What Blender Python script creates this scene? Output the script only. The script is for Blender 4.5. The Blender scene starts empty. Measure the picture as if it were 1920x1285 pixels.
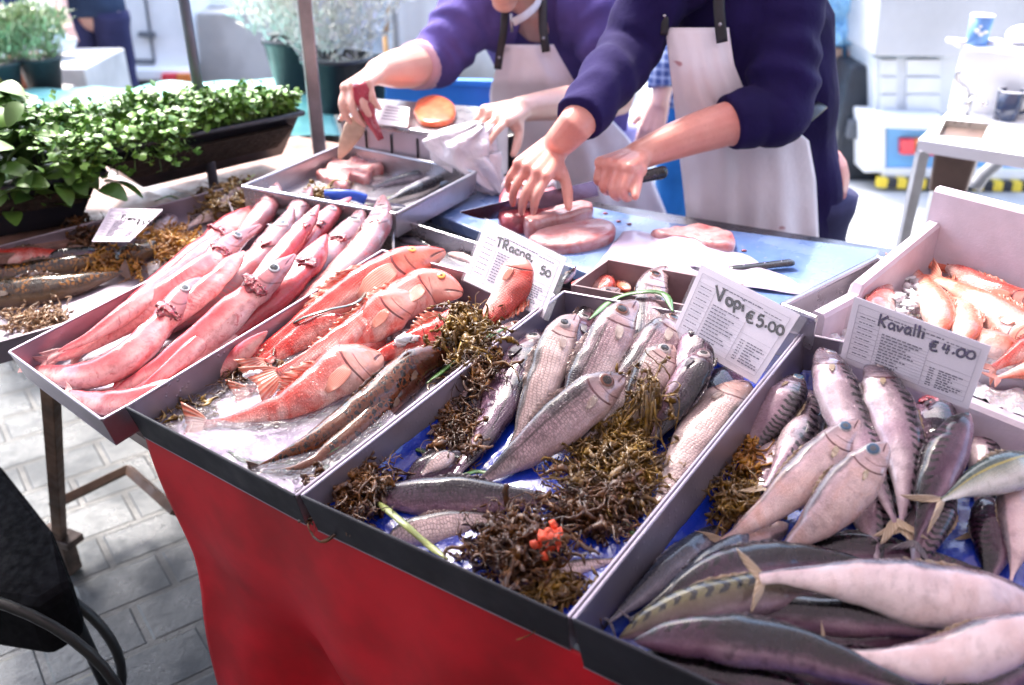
import bpy, bmesh, math, random
import numpy as np
from mathutils import Vector, Matrix, noise
R = math.radians
random.seed(7)
SC = bpy.context.scene
COL = SC.collection

# ------------------------------------------------------------ camera, sky, sun, exposure
CAMH = 1.6; PITCH = R(28.35); FPX = 1700.0
cd = bpy.data.cameras.new('camera'); cam = bpy.data.objects.new('camera', cd); COL.objects.link(cam)
cam.location = (0, 0, CAMH); cam.rotation_euler = (R(90) - PITCH, 0, 0)
cd.sensor_width = 36; cd.lens = 36 * FPX / 1920; cd.clip_start = 0.05; cd.clip_end = 400
cd.dof.use_dof = True; cd.dof.focus_distance = 1.34; cd.dof.aperture_fstop = 3.2
SC.camera = cam
SUN_EL, SUN_AZ = R(57), R(-30)      # azimuth measured from +Y towards +X
w = bpy.data.worlds.new('World'); SC.world = w; w.use_nodes = True
nt = w.node_tree; bgn = nt.nodes['Background']
sky = nt.nodes.new('ShaderNodeTexSky'); sky.sky_type = 'NISHITA'; sky.sun_disc = False
sky.sun_elevation = SUN_EL; sky.sun_rotation = SUN_AZ; sky.air_density = 1.0; sky.dust_density = 3.0
nt.links.new(sky.outputs[0], bgn.inputs[0]); bgn.inputs[1].default_value = 0.15
sd = bpy.data.lights.new('sun', 'SUN'); sun = bpy.data.objects.new('sun', sd); COL.objects.link(sun)
sd.energy = 1.7; sd.angle = R(12); sd.color = (1, 0.95, 0.88)
sdir = Vector((math.sin(SUN_AZ) * math.cos(SUN_EL), math.cos(SUN_AZ) * math.cos(SUN_EL), math.sin(SUN_EL)))
sun.rotation_euler = sdir.to_track_quat('Z', 'Y').to_euler()
sun['kind'] = 'structure'
SC.view_settings.view_transform = 'Standard'; SC.view_settings.look = 'None'
SC.view_settings.exposure = 2.68; SC.view_settings.gamma = 1
SC.render.engine = 'CYCLES'

# ------------------------------------------------------------ geometry of the view: a photo pixel to a place on a surface
C0 = np.array([0, 0, CAMH])
def ray(x, y):
    u = (x - 960) / FPX; v = (y - 642.5) / FPX
    return np.array([u, math.cos(PITCH) - v * math.sin(PITCH), -math.sin(PITCH) - v * math.cos(PITCH)])
def hitp(x, y, P0, n):
    d = ray(x, y); return C0 + d * (((P0 - C0) @ n) / (d @ n))
def H(x, y, z): return hitp(x, y, np.array([0, 0, z]), np.array([0, 0, 1.0]))
def Y(x, y, yy): d = ray(x, y); return C0 + d * (yy / d[1])
P0 = C0 + ray(560, 930) * 1.11
_a = R(51); _t = R(8)
_s = np.array([math.cos(_a), math.sin(_a), 0])
NN = np.array([0, 0, math.cos(_t)]) - _s * math.sin(_t)
SS = _s * math.cos(_t) + np.array([0, 0, math.sin(_t)])
EE = np.cross(SS, NN)
UPZ = np.array([0, 0, 1.0])

# ------------------------------------------------------------ object helpers
def setp(o, label=None, cat=None, group=None, kind=None):
    if label: o['label'] = label
    if cat: o['category'] = cat
    if group: o['group'] = group
    if kind: o['kind'] = kind
    return o
def mesh_obj(name, verts, faces, mat=None, parent=None, smooth=True, attrs=None, mats=None, fmat=None):
    me = bpy.data.meshes.new(name)
    me.from_pydata([tuple(map(float, v)) for v in verts], [], [tuple(f) for f in faces]); me.update()
    o = bpy.data.objects.new(name, me); COL.objects.link(o)
    if mats:
        for m in mats: me.materials.append(m)
        if fmat is not None: me.polygons.foreach_set('material_index', fmat)
    elif mat: me.materials.append(mat)
    if smooth: me.polygons.foreach_set('use_smooth', [True] * len(me.polygons))
    if attrs:
        for k, a in attrs.items():
            at = me.attributes.new(k, 'FLOAT_VECTOR', 'POINT'); at.data.foreach_set('vector', np.asarray(a, dtype=float).ravel())
    if parent: o.parent = parent
    return o
def empty(name, loc, label=None, cat=None, group=None):
    o = bpy.data.objects.new(name, None); COL.objects.link(o); o.empty_display_size = 0.05
    setp(o, label, cat, group); o['_l'] = 0
    del o['_l']
    ORIG[o.name] = Vector([float(c) for c in loc]); o.location = ORIG[o.name]
    return o
ORIG = {}
def under(root, o):                       # parent o (built in world space) below root, keeping its place
    o.parent = root
    r = root; off = Vector((0, 0, 0))
    while r: off += Vector(r.location); r = r.parent
    o.data.transform(Matrix.Translation(-off)) if o.data else None
    return o
def under_e(root, o):
    o.parent = root; o.location = Vector(o.location) - Vector(root.location); return o
class MB:
    """collects shapes and links them as one mesh object"""
    def __init__(s): s.v = []; s.f = []
    def add(s, vs, fs):
        b = len(s.v); s.v += [np.array(v, dtype=float) for v in vs]; s.f += [[b + i for i in f] for f in fs]; return s
    def box(s, c, d, rot=0, tilt=None):
        c = np.array(c, float); hx, hy, hz = [q / 2 for q in d]
        ca, sa = math.cos(rot), math.sin(rot); vs = []
        for z in (-hz, hz):
            for x, y in ((-hx, -hy), (hx, -hy), (hx, hy), (-hx, hy)):
                vs.append(c + np.array([x * ca - y * sa, x * sa + y * ca, z]))
        return s.add(vs, [(3, 2, 1, 0), (4, 5, 6, 7), (0, 1, 5, 4), (1, 2, 6, 5), (2, 3, 7, 6), (3, 0, 4, 7)])
    def hexa(s, b, t):     # four bottom corners, four top corners
        return s.add(list(b) + list(t), [(3, 2, 1, 0), (4, 5, 6, 7), (0, 1, 5, 4), (1, 2, 6, 5), (2, 3, 7, 6), (3, 0, 4, 7)])
    def tube(s, pts, rad, k=12, cap=True, flat=None, upv=None, jit=0):
        pts = [np.array(p, float) for p in pts]; n = len(pts)
        if not hasattr(rad, '__len__'): rad = [rad] * n
        b = len(s.v); prev = None
        for i, p in enumerate(pts):
            t = pts[min(i + 1, n - 1)] - pts[max(i - 1, 0)]; t = t / (np.linalg.norm(t) + 1e-9)
            if prev is None:
                u = np.array(upv, float) if upv is not None else (np.array([0, 0, 1.0]) if abs(t[2]) < .9 else np.array([1.0, 0, 0]))
            else: u = prev
            u = u - t * (u @ t); u /= np.linalg.norm(u) + 1e-9; prev = u; w_ = np.cross(t, u)
            r = rad[i]; ru, rw = (r, r) if not hasattr(r, '__len__') else r
            for j in range(k):
                a = 2 * math.pi * j / k
                s.v.append(p + u * ru * math.cos(a) + w_ * rw * math.sin(a))
        for i in range(n - 1):
            for j in range(k):
                a0 = b + i * k + j; a1 = b + i * k + (j + 1) % k
                s.f.append([a0, a1, a1 + k, a0 + k])
        if cap:
            s.f.append([b + j for j in range(k)][::-1]); s.f.append([b + (n - 1) * k + j for j in range(k)])
        return s
    def ball(s, c, r, k=14, m=9, axes=None):
        c = np.array(c, float); r = np.array(r if hasattr(r, '__len__') else (r, r, r), float)
        A = np.eye(3) if axes is None else np.array(axes)
        b = len(s.v); s.v.append(c + A.T @ (r * np.array([0, 0, 1.0])))
        for i in range(1, m):
            th = math.pi * i / m
            for j in range(k):
                ph = 2 * math.pi * j / k
                s.v.append(c + A.T @ (r * np.array([math.sin(th) * math.cos(ph), math.sin(th) * math.sin(ph), math.cos(th)])))
        s.v.append(c + A.T @ (r * np.array([0, 0, -1.0]))); e = len(s.v) - 1
        for j in range(k):
            s.f.append([b, b + 1 + j, b + 1 + (j + 1) % k])
            s.f.append([e, b + 1 + (m - 2) * k + (j + 1) % k, b + 1 + (m - 2) * k + j])
            for i in range(m - 2):
                q = b + 1 + i * k
                s.f.append([q + j, q + k + j, q + k + (j + 1) % k, q + (j + 1) % k])
        return s
    def limb(s, pts, rad, k=16):          # rounded tapered limb for remeshing
        s.tube(pts, rad, k)
        for p, r in ((pts[0], rad[0]), (pts[-1], rad[-1])):
            rr = max(r) if hasattr(r, '__len__') else r
            if not hasattr(r, '__len__'): s.ball(p, rr * .995, k=k)
        return s
    def grid(s, fn, nu, nv, wrap=False):
        b = len(s.v)
        for i in range(nu + 1):
            for j in range(nv + 1): s.v.append(np.array(fn(i / nu, j / nv), float))
        for i in range(nu):
            for j in range(nv):
                q = b + i * (nv + 1) + j
                s.f.append([q, q + nv + 1, q + nv + 2, q + 1])
        return s
    def lathe(s, c, prof, k=28):          # prof: list of (radius, z)
        b = len(s.v)
        for r, z in prof:
            for j in range(k):
                a = 2 * math.pi * j / k; s.v.append(np.array([c[0] + r * math.cos(a), c[1] + r * math.sin(a), c[2] + z]))
        for i in range(len(prof) - 1):
            for j in range(k):
                q = b + i * k
                s.f.append([q + j, q + (j + 1) % k, q + k + (j + 1) % k, q + k + j])
        return s
    def build(s, name, mat, parent=None, smooth=False, bevel=0, solid=0, sub=0, label=None, cat=None, group=None, kind=None, auto=None):
        o = mesh_obj(name, s.v, s.f, mat, None, smooth)
        if parent: under(parent, o)
        if solid:
            m = o.modifiers.new('s', 'SOLIDIFY'); m.thickness = solid; m.offset = 0
        if bevel:
            m = o.modifiers.new('b', 'BEVEL'); m.width = bevel; m.segments = 2; m.limit_method = 'ANGLE'; m.angle_limit = R(40)
        if sub:
            m = o.modifiers.new('u', 'SUBSURF'); m.levels = sub; m.render_levels = sub
        return setp(o, label, cat, group, kind)
def catmull(P, n):
    P = [np.array(p, float) for p in P]
    if len(P) == 2: return [P[0] * (1 - t) + P[1] * t for t in np.linspace(0, 1, n)]
    Q = [2 * P[0] - P[1]] + P + [2 * P[-1] - P[-2]]
    dense = []
    for i in range(1, len(Q) - 2):
        for t in np.linspace(0, 1, 24, endpoint=(i == len(Q) - 3)):
            a, b, c, d = Q[i - 1], Q[i], Q[i + 1], Q[i + 2]
            dense.append(.5 * ((2 * b) + (c - a) * t + (2 * a - 5 * b + 4 * c - d) * t * t + (3 * b - a - 3 * c + d) * t ** 3))
    D = np.array(dense); L = np.concatenate([[0], np.cumsum(np.linalg.norm(np.diff(D, axis=0), axis=1))])
    q = np.linspace(0, L[-1], n)
    return [np.array([np.interp(a, L, D[:, k]) for k in range(D.shape[1])]) for a in q]

# ------------------------------------------------------------ materials
class NT:
    def __init__(s, name):
        s.m = bpy.data.materials.new(name); s.m.use_nodes = True; s.t = s.m.node_tree; s.b = s.t.nodes['Principled BSDF']
    def n(s, ty, **kw):
        x = s.t.nodes.new(ty)
        for k, v in kw.items():
            if k.startswith('i_'):
                key = k[2:]; key = int(key) if key.isdigit() else key.replace('_', ' ')
                inp = x.inputs[key]
                if isinstance(v, bpy.types.NodeSocket): s.t.links.new(v, inp)
                else: inp.default_value = v
            else: setattr(x, k, v)
        return x
    def l(s, a, b): s.t.links.new(a, b)
    def math(s, op, a, b=0.0, c=None):
        x = s.n('ShaderNodeMath', operation=op)
        for i, v in enumerate((a, b) if c is None else (a, b, c)):
            if isinstance(v, bpy.types.NodeSocket): s.l(v, x.inputs[i])
            else: x.inputs[i].default_value = v
        return x.outputs[0]
    def ramp(s, fac, stops, interp='LINEAR'):
        x = s.n('ShaderNodeValToRGB'); s.l(fac, x.inputs[0]); e = x.color_ramp.elements; x.color_ramp.interpolation = interp
        while len(e) < len(stops): e.new(0.5)
        for q, (p, c) in zip(e, stops): q.position = p; q.color = (*c, 1) if len(c) == 3 else c
        return x.outputs[0]
    def fr(s, fac, lo, hi, a=0.0, b=1.0):
        x = s.n('ShaderNodeMapRange'); s.l(fac, x.inputs[0]) if isinstance(fac, bpy.types.NodeSocket) else None
        x.interpolation_type = 'SMOOTHSTEP'
        for i, v in enumerate((lo, hi, a, b)): x.inputs[i + 1].default_value = v
        return x.outputs[0]
    def mix(s, fac, a, b, mode='MIX'):
        x = s.n('ShaderNodeMix', data_type='RGBA', blend_type=mode)
        for i, v in ((0, fac), (6, a), (7, b)):
            if isinstance(v, bpy.types.NodeSocket): s.l(v, x.inputs[i])
            elif i == 0: x.inputs[0].default_value = v
            else: x.inputs[i].default_value = (*v, 1)
        return x.outputs[2]
    def noise(s, sc, det=4, rough=.55, vec=None, dist=0):
        x = s.n('ShaderNodeTexNoise'); x.inputs['Scale'].default_value = sc; x.inputs['Detail'].default_value = det
        x.inputs['Roughness'].default_value = rough; x.inputs['Distortion'].default_value = dist
        if vec is None: vec = s.n('ShaderNodeTexCoord').outputs['Object']
        s.l(vec, x.inputs['Vector']); return x.outputs[0]
    def bump(s, h, st=.3, dist=.002, prev=None):
        x = s.n('ShaderNodeBump'); x.inputs['Strength'].default_value = st; x.inputs['Distance'].default_value = dist
        s.l(h, x.inputs['Height'])
        if prev is not None: s.l(prev, x.inputs['Normal'])
        return x.outputs[0]
    def out(s, col=None, rough=None, normal=None, **kw):
        b = s.b
        for k, v in (('Base Color', col), ('Roughness', rough), ('Normal', normal)):
            if v is None: continue
            if isinstance(v, bpy.types.NodeSocket): s.l(v, b.inputs[k])
            elif k == 'Base Color': b.inputs[k].default_value = (*v, 1)
            else: b.inputs[k].default_value = v
        for k, v in kw.items():
            k = k.replace('_', ' ')
            if isinstance(v, bpy.types.NodeSocket): s.l(v, b.inputs[k])
            else: b.inputs[k].default_value = (*v, 1) if isinstance(v, tuple) and b.inputs[k].type == 'RGBA' and len(v) == 3 else v
        return s.m
_mc = {}
def M(name, col, rough=.5, var=.15, sc=8.0, bump=0.0, bsc=60.0, bd=.002, **kw):
    """plain procedural material: colour varied by noise, optional grain"""
    if name in _mc: return _mc[name]
    t = NT(name); f = t.noise(sc, 5)
    c = t.mix(t.fr(f, .3, .7), tuple(max(0, q * (1 - var)) for q in col), tuple(min(1, q * (1 + var)) for q in col))
    r = t.fr(t.noise(sc * 2.3, 3), .3, .7, max(.02, rough * .8), min(1, rough * 1.2))
    nrm = t.bump(t.noise(bsc, 5), bump, bd) if bump else None
    _mc[name] = t.out(c, r, nrm, **kw); return _mc[name]

def metal_tray_mat(name, col=(.36, .315, .38), rough=.38):
    t = NT(name)
    f = t.noise(5, 6, .65); g = t.noise(60, 4, .6); st = t.noise(900, 2)
    c = t.mix(t.fr(f, .3, .72), tuple(q * .72 for q in col), col)
    c = t.mix(t.fr(g, .62, .8), c, tuple(q * .6 for q in col))
    drops = t.n('ShaderNodeTexVoronoi', feature='F1'); drops.inputs['Scale'].default_value = 120
    t.l(t.n('ShaderNodeTexCoord').outputs['Object'], drops.inputs['Vector'])
    d = t.fr(drops.outputs[0], .0, .35, 1, 0)
    d = t.math('MULTIPLY', d, t.fr(t.noise(9, 3), .5, .65))
    nrm = t.bump(d, .5, .0015); nrm = t.bump(g, .08, .001, nrm)
    return t.out(c, t.fr(f, .3, .7, rough * .75, rough * 1.3), nrm, Metallic=.75, Coat_Weight=.25, Coat_Roughness=.15)
MT = metal_tray_mat('tray_metal')
MT_IN = metal_tray_mat('steel', (.44, .42, .46), .28)
MT_DARK = M('shade_and_joint_dark', (.014, .014, .020), .5, .35, 6, .15, 40, Specular_IOR_Level=.25)  # tray fronts: their shade put into the colour; also real panel joints

# fish skin. attribute fc = (s along body, v dorsal 1 .. ventral -1, random), fm = (metres along, metres round, 0)
def fish_mat(name, dorsal, flank, belly, head=None, pattern=None, pc=(.01, .01, .015), scale=.0035, scale_dark=.35,
             blotch=None, blotch_amt=.5, rough=.27, metallic=0.0, line=None, bsc=.35, sss=0.05, mid=.1, sheen=None):
    t = NT(name)
    fc = t.n('ShaderNodeAttribute', attribute_name='fc').outputs['Vector']
    fm = t.n('ShaderNodeAttribute', attribute_name='fm').outputs['Vector']
    sx = t.n('ShaderNodeSeparateXYZ'); t.l(fc, sx.inputs[0]); s_, v_, rn = sx.outputs
    obj = t.n('ShaderNodeTexCoord').outputs['Object']
    off = t.n('ShaderNodeVectorMath', operation='ADD'); t.l(fm, off.inputs[0])
    cmb = t.n('ShaderNodeCombineXYZ'); t.l(rn, cmb.inputs[0]); t.l(rn, cmb.inputs[2]); t.l(cmb.outputs[0], off.inputs[1])
    fv = off.outputs[0]
    n1 = t.noise(28, 4, .6, fv); n2 = t.noise(110, 4, .6, fv)
    vv = t.math('ADD', v_, t.math('MULTIPLY', t.math('SUBTRACT', n1, .5), .45))
    u = t.math('MULTIPLY_ADD', vv, .5, .5)
    c = t.ramp(u, [(0, belly), (.30 + mid * .3, belly), (.50 + mid * .5, flank), (.74 + mid * .2, dorsal), (1, dorsal)])
    # fine vertical/wet mottling
    c = t.mix(t.math('MULTIPLY', t.fr(n2, .45, .7), .4), c, tuple(q * .62 for q in flank))
    if blotch:
        b_ = t.fr(t.noise(16, 5, .62, fv, .6), .44, .66)
        c = t.mix(t.math('MULTIPLY', b_, blotch_amt), c, blotch)
    if sheen:
        c = t.mix(t.math('MULTIPLY', t.fr(t.noise(12, 3, .5, fv, .4), .42, .62), .55), c, sheen)
    # scales: staggered cells, darker at their rim
    sc = t.n('ShaderNodeVectorMath', operation='SCALE'); t.l(fm, sc.inputs[0]); sc.inputs['Scale'].default_value = 1 / scale
    vo = t.n('ShaderNodeTexVoronoi', feature='DISTANCE_TO_EDGE'); t.l(sc.outputs[0], vo.inputs['Vector']); vo.inputs['Scale'].default_value = 1
    vo.inputs['Randomness'].default_value = .42
    body = t.fr(s_, .2, .27)
    rim = t.math('MULTIPLY', t.fr(vo.outputs[0], .02, .2, 1, 0), body)
    side_ = t.math('MULTIPLY', rim, t.fr(v_, -.75, .2, .25, 1))
    c = t.mix(t.math('MULTIPLY', side_, scale_dark), c, tuple(q * .28 for q in dorsal))
    if pattern == 'bars':
        q = t.n('ShaderNodeTexNoise'); q.inputs['Scale'].default_value = 45; t.l(fv, q.inputs['Vector'])
        ph = t.math('MULTIPLY_ADD', q.outputs[0], 5.5, t.math('MULTIPLY', s_, 150))
        ph = t.math('ADD', ph, t.math('MULTIPLY', t.math('SINE', t.math('MULTIPLY', v_, 9)), 1.1))
        wv = t.fr(t.math('SINE', ph), -.1, .5)
        wv = t.math('MULTIPLY', wv, t.fr(vv, .12, .3)); wv = t.math('MULTIPLY', wv, t.fr(s_, .15, .24))
        c = t.mix(wv, c, pc)
    if pattern == 'spots':
        q = t.n('ShaderNodeTexVoronoi', feature='DISTANCE_TO_EDGE'); q.inputs['Scale'].default_value = 115
        q.inputs['Randomness'].default_value = 1
        dn = t.n('ShaderNodeVectorMath', operation='ADD'); nz = t.n('ShaderNodeTexNoise'); nz.inputs['Scale'].default_value = 90; t.l(fv, nz.inputs['Vector'])
        sc2 = t.n('ShaderNodeVectorMath', operation='SCALE'); t.l(nz.outputs[1], sc2.inputs[0]); sc2.inputs['Scale'].default_value = .012
        t.l(fv, dn.inputs[0]); t.l(sc2.outputs[0], dn.inputs[1]); t.l(dn.outputs[0], q.inputs['Vector'])
        wv = t.fr(q.outputs[0], .08, .22); wv = t.math('MULTIPLY', wv, t.fr(vv, -.5, -.2))
        wv = t.math('MULTIPLY', wv, t.fr(t.noise(25, 3, .5, fv), .36, .5))
        c = t.mix(wv, c, pc)
    if pattern == 'myomere':              # ribbed flesh of skinned fish
        q = t.math('ADD', t.math('MULTIPLY', s_, 260), t.math('MULTIPLY', t.math('ABSOLUTE', v_), 9))
        wv = t.math('MULTIPLY', t.fr(t.math('SINE', q), 0, 1), t.fr(t.noise(9, 2, .5, fv), .5, .68))
        wv = t.math('MULTIPLY', wv, t.fr(v_, -.9, -.1, 0, 1)); wv = t.math('MULTIPLY', wv, t.fr(s_, .3, .42))
        c = t.mix(t.math('MULTIPLY', wv, .45), c, pc)
        vein = t.fr(t.noise(55, 6, .75, fv, 1.2), .56, .66)
        c = t.mix(t.math('MULTIPLY', vein, .55), c, (.55, .04, .07))
    if line is not None:                  # lateral line
        lv = t.math('ABSOLUTE', t.math('SUBTRACT', v_, .35))
        ll = t.math('MULTIPLY', t.fr(lv, .03, .09, 1, 0), body); c = t.mix(t.math('MULTIPLY', ll, .7), c, line)
    hd = head or flank
    hm = t.fr(s_, .17, .235, 1, 0)
    hc = t.mix(t.fr(v_, -.2, .7), hd, tuple((a + 2 * b) / 3 for a, b in zip(hd, dorsal)))
    hc = t.mix(t.math('MULTIPLY', t.fr(t.noise(70, 5, .7, fv), .5, .65), .5), hc, tuple(q * .55 for q in hd))
    c = t.mix(t.math('MULTIPLY', hm, .85), c, hc)
    # gill slit: an arc behind the head; mouth: a dark line by the snout
    arc = t.math('SUBTRACT', s_, t.math('MULTIPLY_ADD', t.math('MULTIPLY', v_, v_), -.055, .222))
    gl = t.math('MULTIPLY', t.fr(t.math('ABSOLUTE', arc), .003, .008, 1, 0), t.fr(t.math('ABSOLUTE', v_), .75, .9, 1, 0))
    arc2 = t.math('SUBTRACT', s_, t.math('MULTIPLY_ADD', t.math('MULTIPLY', v_, v_), -.05, .168))
    g2 = t.math('MULTIPLY', t.fr(t.math('ABSOLUTE', arc2), .002, .006, 1, 0), t.fr(v_, .1, .3, 1, 0))
    mo = t.math('MULTIPLY', t.fr(t.math('ABSOLUTE', t.math('ADD', v_, t.math('MULTIPLY_ADD', s_, 5.0, -.05))), .05, .12, 1, 0), t.fr(s_, .055, .075, 1, 0))
    dk = t.math('MAXIMUM', t.math('MAXIMUM', gl, mo), t.math('MULTIPLY', g2, .6))
    c = t.mix(t.math('MULTIPLY', dk, .75), c, (.10, .02, .03))
    hh = t.math('SUBTRACT', t.math('MULTIPLY', rim, -1.0), t.math('MULTIPLY', dk, 2.0))
    nrm = t.bump(hh, bsc, .0011)
    nrm = t.bump(t.noise(260, 3, .6, obj), .12, .0008, nrm); nrm = t.bump(n1, .25, .004, nrm)
    gm = t.n('ShaderNodeGamma'); t.l(c, gm.inputs[0]); gm.inputs[1].default_value = 1.42; c = gm.outputs[0]
    ro = t.fr(n2, .3, .75, rough * .7, rough * 1.5)
    mm = t.math('MULTIPLY', t.fr(v_, .9, .2, .2, 1), metallic * .5)
    return t.out(c, ro, nrm, Metallic=mm, Specular_IOR_Level=.2, Coat_Weight=.8, Coat_Roughness=.05, Subsurface_Weight=sss,
                 Subsurface_Radius=(1, .35, .25), Subsurface_Scale=.004)
def eye_mat(name, iris, rimc, pup=.48, cloudy=0):
    t = NT(name); a = t.n('ShaderNodeAttribute', attribute_name='er').outputs['Vector']
    sx = t.n('ShaderNodeSeparateXYZ'); t.l(a, sx.inputs[0]); r = sx.outputs[0]
    pc = tuple(.012 + cloudy * q for q in (.5, .5, .55))
    c = t.ramp(r, [(0, pc), (pup - .04, pc), (pup + .03, iris), (.78, iris), (.9, rimc), (1, rimc)])
    c = t.mix(t.math('MULTIPLY', t.fr(t.noise(300, 3), .45, .65), .35), c, tuple(q * .5 for q in iris))
    return t.out(c, .2, None, Specular_IOR_Level=.3, Coat_Weight=.25, Coat_Roughness=.03)
EYE = {'silver': eye_mat('eye_silver', (.34, .29, .29), (.46, .38, .38), .58), 'brown': eye_mat('eye_brown', (.13, .05, .035), (.42, .34, .34), .55),
       'orange': eye_mat('eye_orange', (.75, .30, .07), (.45, .12, .08), .34), 'blue': eye_mat('eye_blue', (.045, .09, .15), (.42, .38, .38), .4, .15),
       'grey': eye_mat('eye_grey', (.30, .34, .42), (.5, .36, .38), .5), 'dark': eye_mat('eye_dark', (.10, .08, .10), (.25, .18, .18), .5),
       'bright': eye_mat('eye_bright', (.40, .42, .45), (.30, .16, .18), .6)}
def fin_mat(name, a, b, alpha=.75):
    t = NT(name); at = t.n('ShaderNodeAttribute', attribute_name='fr').outputs['Vector']
    sx = t.n('ShaderNodeSeparateXYZ'); t.l(at, sx.inputs[0]); u, r = sx.outputs[0], sx.outputs[1]
    w_ = t.math('SINE', t.math('MULTIPLY', u, 60)); c = t.mix(t.fr(w_, -.2, .8), a, b)
    c = t.mix(t.math('MULTIPLY', t.fr(t.noise(60, 4), .4, .7), .4), c, tuple(q * .5 for q in a))
    return t.out(c, .35, t.bump(w_, .5, .0006), Coat_Weight=.4, Alpha=alpha)

FM = {
 'bogue': fish_mat('skin_bogue', (.075, .065, .078), (.40, .31, .32), (.70, .60, .60), head=(.50, .38, .38), line=(.06, .04, .045), metallic=.35, scale=.0036, scale_dark=.5, sheen=(.44, .30, .34)),
 'bogue_dark': fish_mat('skin_bogue_dark', (.045, .04, .055), (.17, .10, .14), (.45, .32, .38), head=(.25, .15, .17), line=(.03, .02, .03), metallic=.3, scale=.0034, scale_dark=.6, sheen=(.26, .15, .24), mid=-.3),
 'bogue_pale': fish_mat('skin_bogue_pale', (.14, .12, .12), (.55, .43, .42), (.72, .60, .58), head=(.55, .38, .36), metallic=.3, scale=.0040, scale_dark=.45, mid=.5),
 'mackerel': fish_mat('skin_mackerel', (.10, .085, .105), (.33, .25, .29), (.62, .52, .54), head=(.20, .15, .18), pattern='bars', pc=(.018, .014, .022), scale=.002, scale_dark=.12, metallic=.35, sheen=(.40, .26, .33)),
 'mackerel_green': fish_mat('skin_mackerel_green', (.20, .18, .09), (.20, .15, .14), (.40, .30, .34), head=(.08, .07, .07), pattern='bars', pc=(.012, .012, .012), scale=.002, scale_dark=.1, metallic=.3, mid=-.2),
 'mackerel_dark': fish_mat('skin_mackerel_dark', (.010, .010, .016), (.06, .035, .058), (.42, .30, .36), head=(.05, .04, .055), pattern='bars', pc=(.006, .006, .009), scale=.0022, scale_dark=.35, metallic=.35, sheen=(.20, .08, .15), mid=-.1),
 'mackerel_pale': fish_mat('skin_mackerel_pale', (.22, .18, .20), (.58, .44, .46), (.72, .58, .57), head=(.60, .47, .48), scale=.002, scale_dark=.12, metallic=.3, blotch=(.66, .38, .28), blotch_amt=.4, mid=.5),
 'mackerel_white': fish_mat('skin_mackerel_white', (.16, .13, .16), (.74, .60, .61), (.84, .72, .72), head=(.6, .45, .5), scale=.002, scale_dark=.08, metallic=.15, blotch=(.62, .42, .38), blotch_amt=.3, mid=.6),
 'sardine': fish_mat('skin_sardine', (.025, .03, .045), (.10, .10, .14), (.40, .37, .42), head=(.14, .13, .17), scale=.0022, scale_dark=.6, metallic=.45, sheen=(.12, .12, .17)),
 'jack': fish_mat('skin_jack', (.08, .12, .11), (.45, .46, .40), (.70, .68, .66), head=(.4, .4, .4), scale=.002, scale_dark=.15, metallic=.4, line=(.5, .42, .12)),
 'pink': fish_mat('skin_pink', (.52, .12, .14), (.74, .29, .30), (.86, .56, .54), head=(.50, .27, .29), pattern='myomere', pc=(.62, .09, .11), scale=.003, scale_dark=.05, blotch=(.62, .11, .13), blotch_amt=.55, sss=.15, bsc=.15, rough=.32),
 'pink_grey': fish_mat('skin_pink_grey', (.30, .19, .21), (.52, .29, .30), (.64, .38, .37), head=(.34, .22, .25), pattern='myomere', pc=(.6, .10, .12), scale=.003, scale_dark=.05, blotch=(.60, .13, .15), blotch_amt=.4, sss=.15, bsc=.15, rough=.32),
 'gurnard': fish_mat('skin_gurnard', (.58, .05, .045), (.70, .17, .145), (.80, .50, .46), head=(.66, .30, .23), scale=.0034, scale_dark=.4, blotch=(.64, .05, .03), blotch_amt=.85, sss=.08, bsc=.6, rough=.3),
 'gurnard_pale': fish_mat('skin_gurnard_pale', (.66, .17, .15), (.74, .36, .33), (.82, .62, .58), head=(.70, .42, .37), scale=.0034, scale_dark=.35, blotch=(.66, .08, .05), blotch_amt=.8, sss=.08, bsc=.6, rough=.3),
 'eel': fish_mat('skin_eel', (.20, .075, .028), (.24, .09, .035), (.44, .20, .10), head=(.12, .05, .04), pattern='spots', pc=(.014, .004, .004), scale=.002, scale_dark=.1, mid=-.6),
 'weed_fish': fish_mat('skin_brown', (.045, .032, .022), (.10, .065, .035), (.26, .19, .13), head=(.08, .05, .035), pattern='spots', pc=(.34, .17, .035), scale=.0025, scale_dark=.3, mid=-.3),
 'mullet': fish_mat('skin_mullet', (.72, .26, .18), (.78, .44, .36), (.84, .66, .60), head=(.74, .36, .28), scale=.0042, scale_dark=.15, blotch=(.74, .22, .14), blotch_amt=.5, sss=.1),
}
FINM = {'pale': fin_mat('fin_pale', (.32, .22, .20), (.46, .34, .30), .6), 'red': fin_mat('fin_red', (.62, .14, .08), (.66, .34, .26)),
        'dark': fin_mat('fin_dark', (.06, .045, .055), (.16, .12, .14), .9), 'pink': fin_mat('fin_pink', (.56, .22, .22), (.66, .36, .34)),
        'tan': fin_mat('fin_tan', (.42, .30, .18), (.56, .42, .30)), 'brown': fin_mat('fin_brown', (.09, .045, .03), (.18, .10, .06), .95)}
GILL = NT('gill_flesh'); _g = GILL.noise(160, 5, .7); GILL = GILL.out(GILL.mix(GILL.fr(_g, .35, .65), (.10, .004, .012), (.42, .03, .05)), .22, GILL.bump(_g, .8, .004), Coat_Weight=.8)
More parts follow.
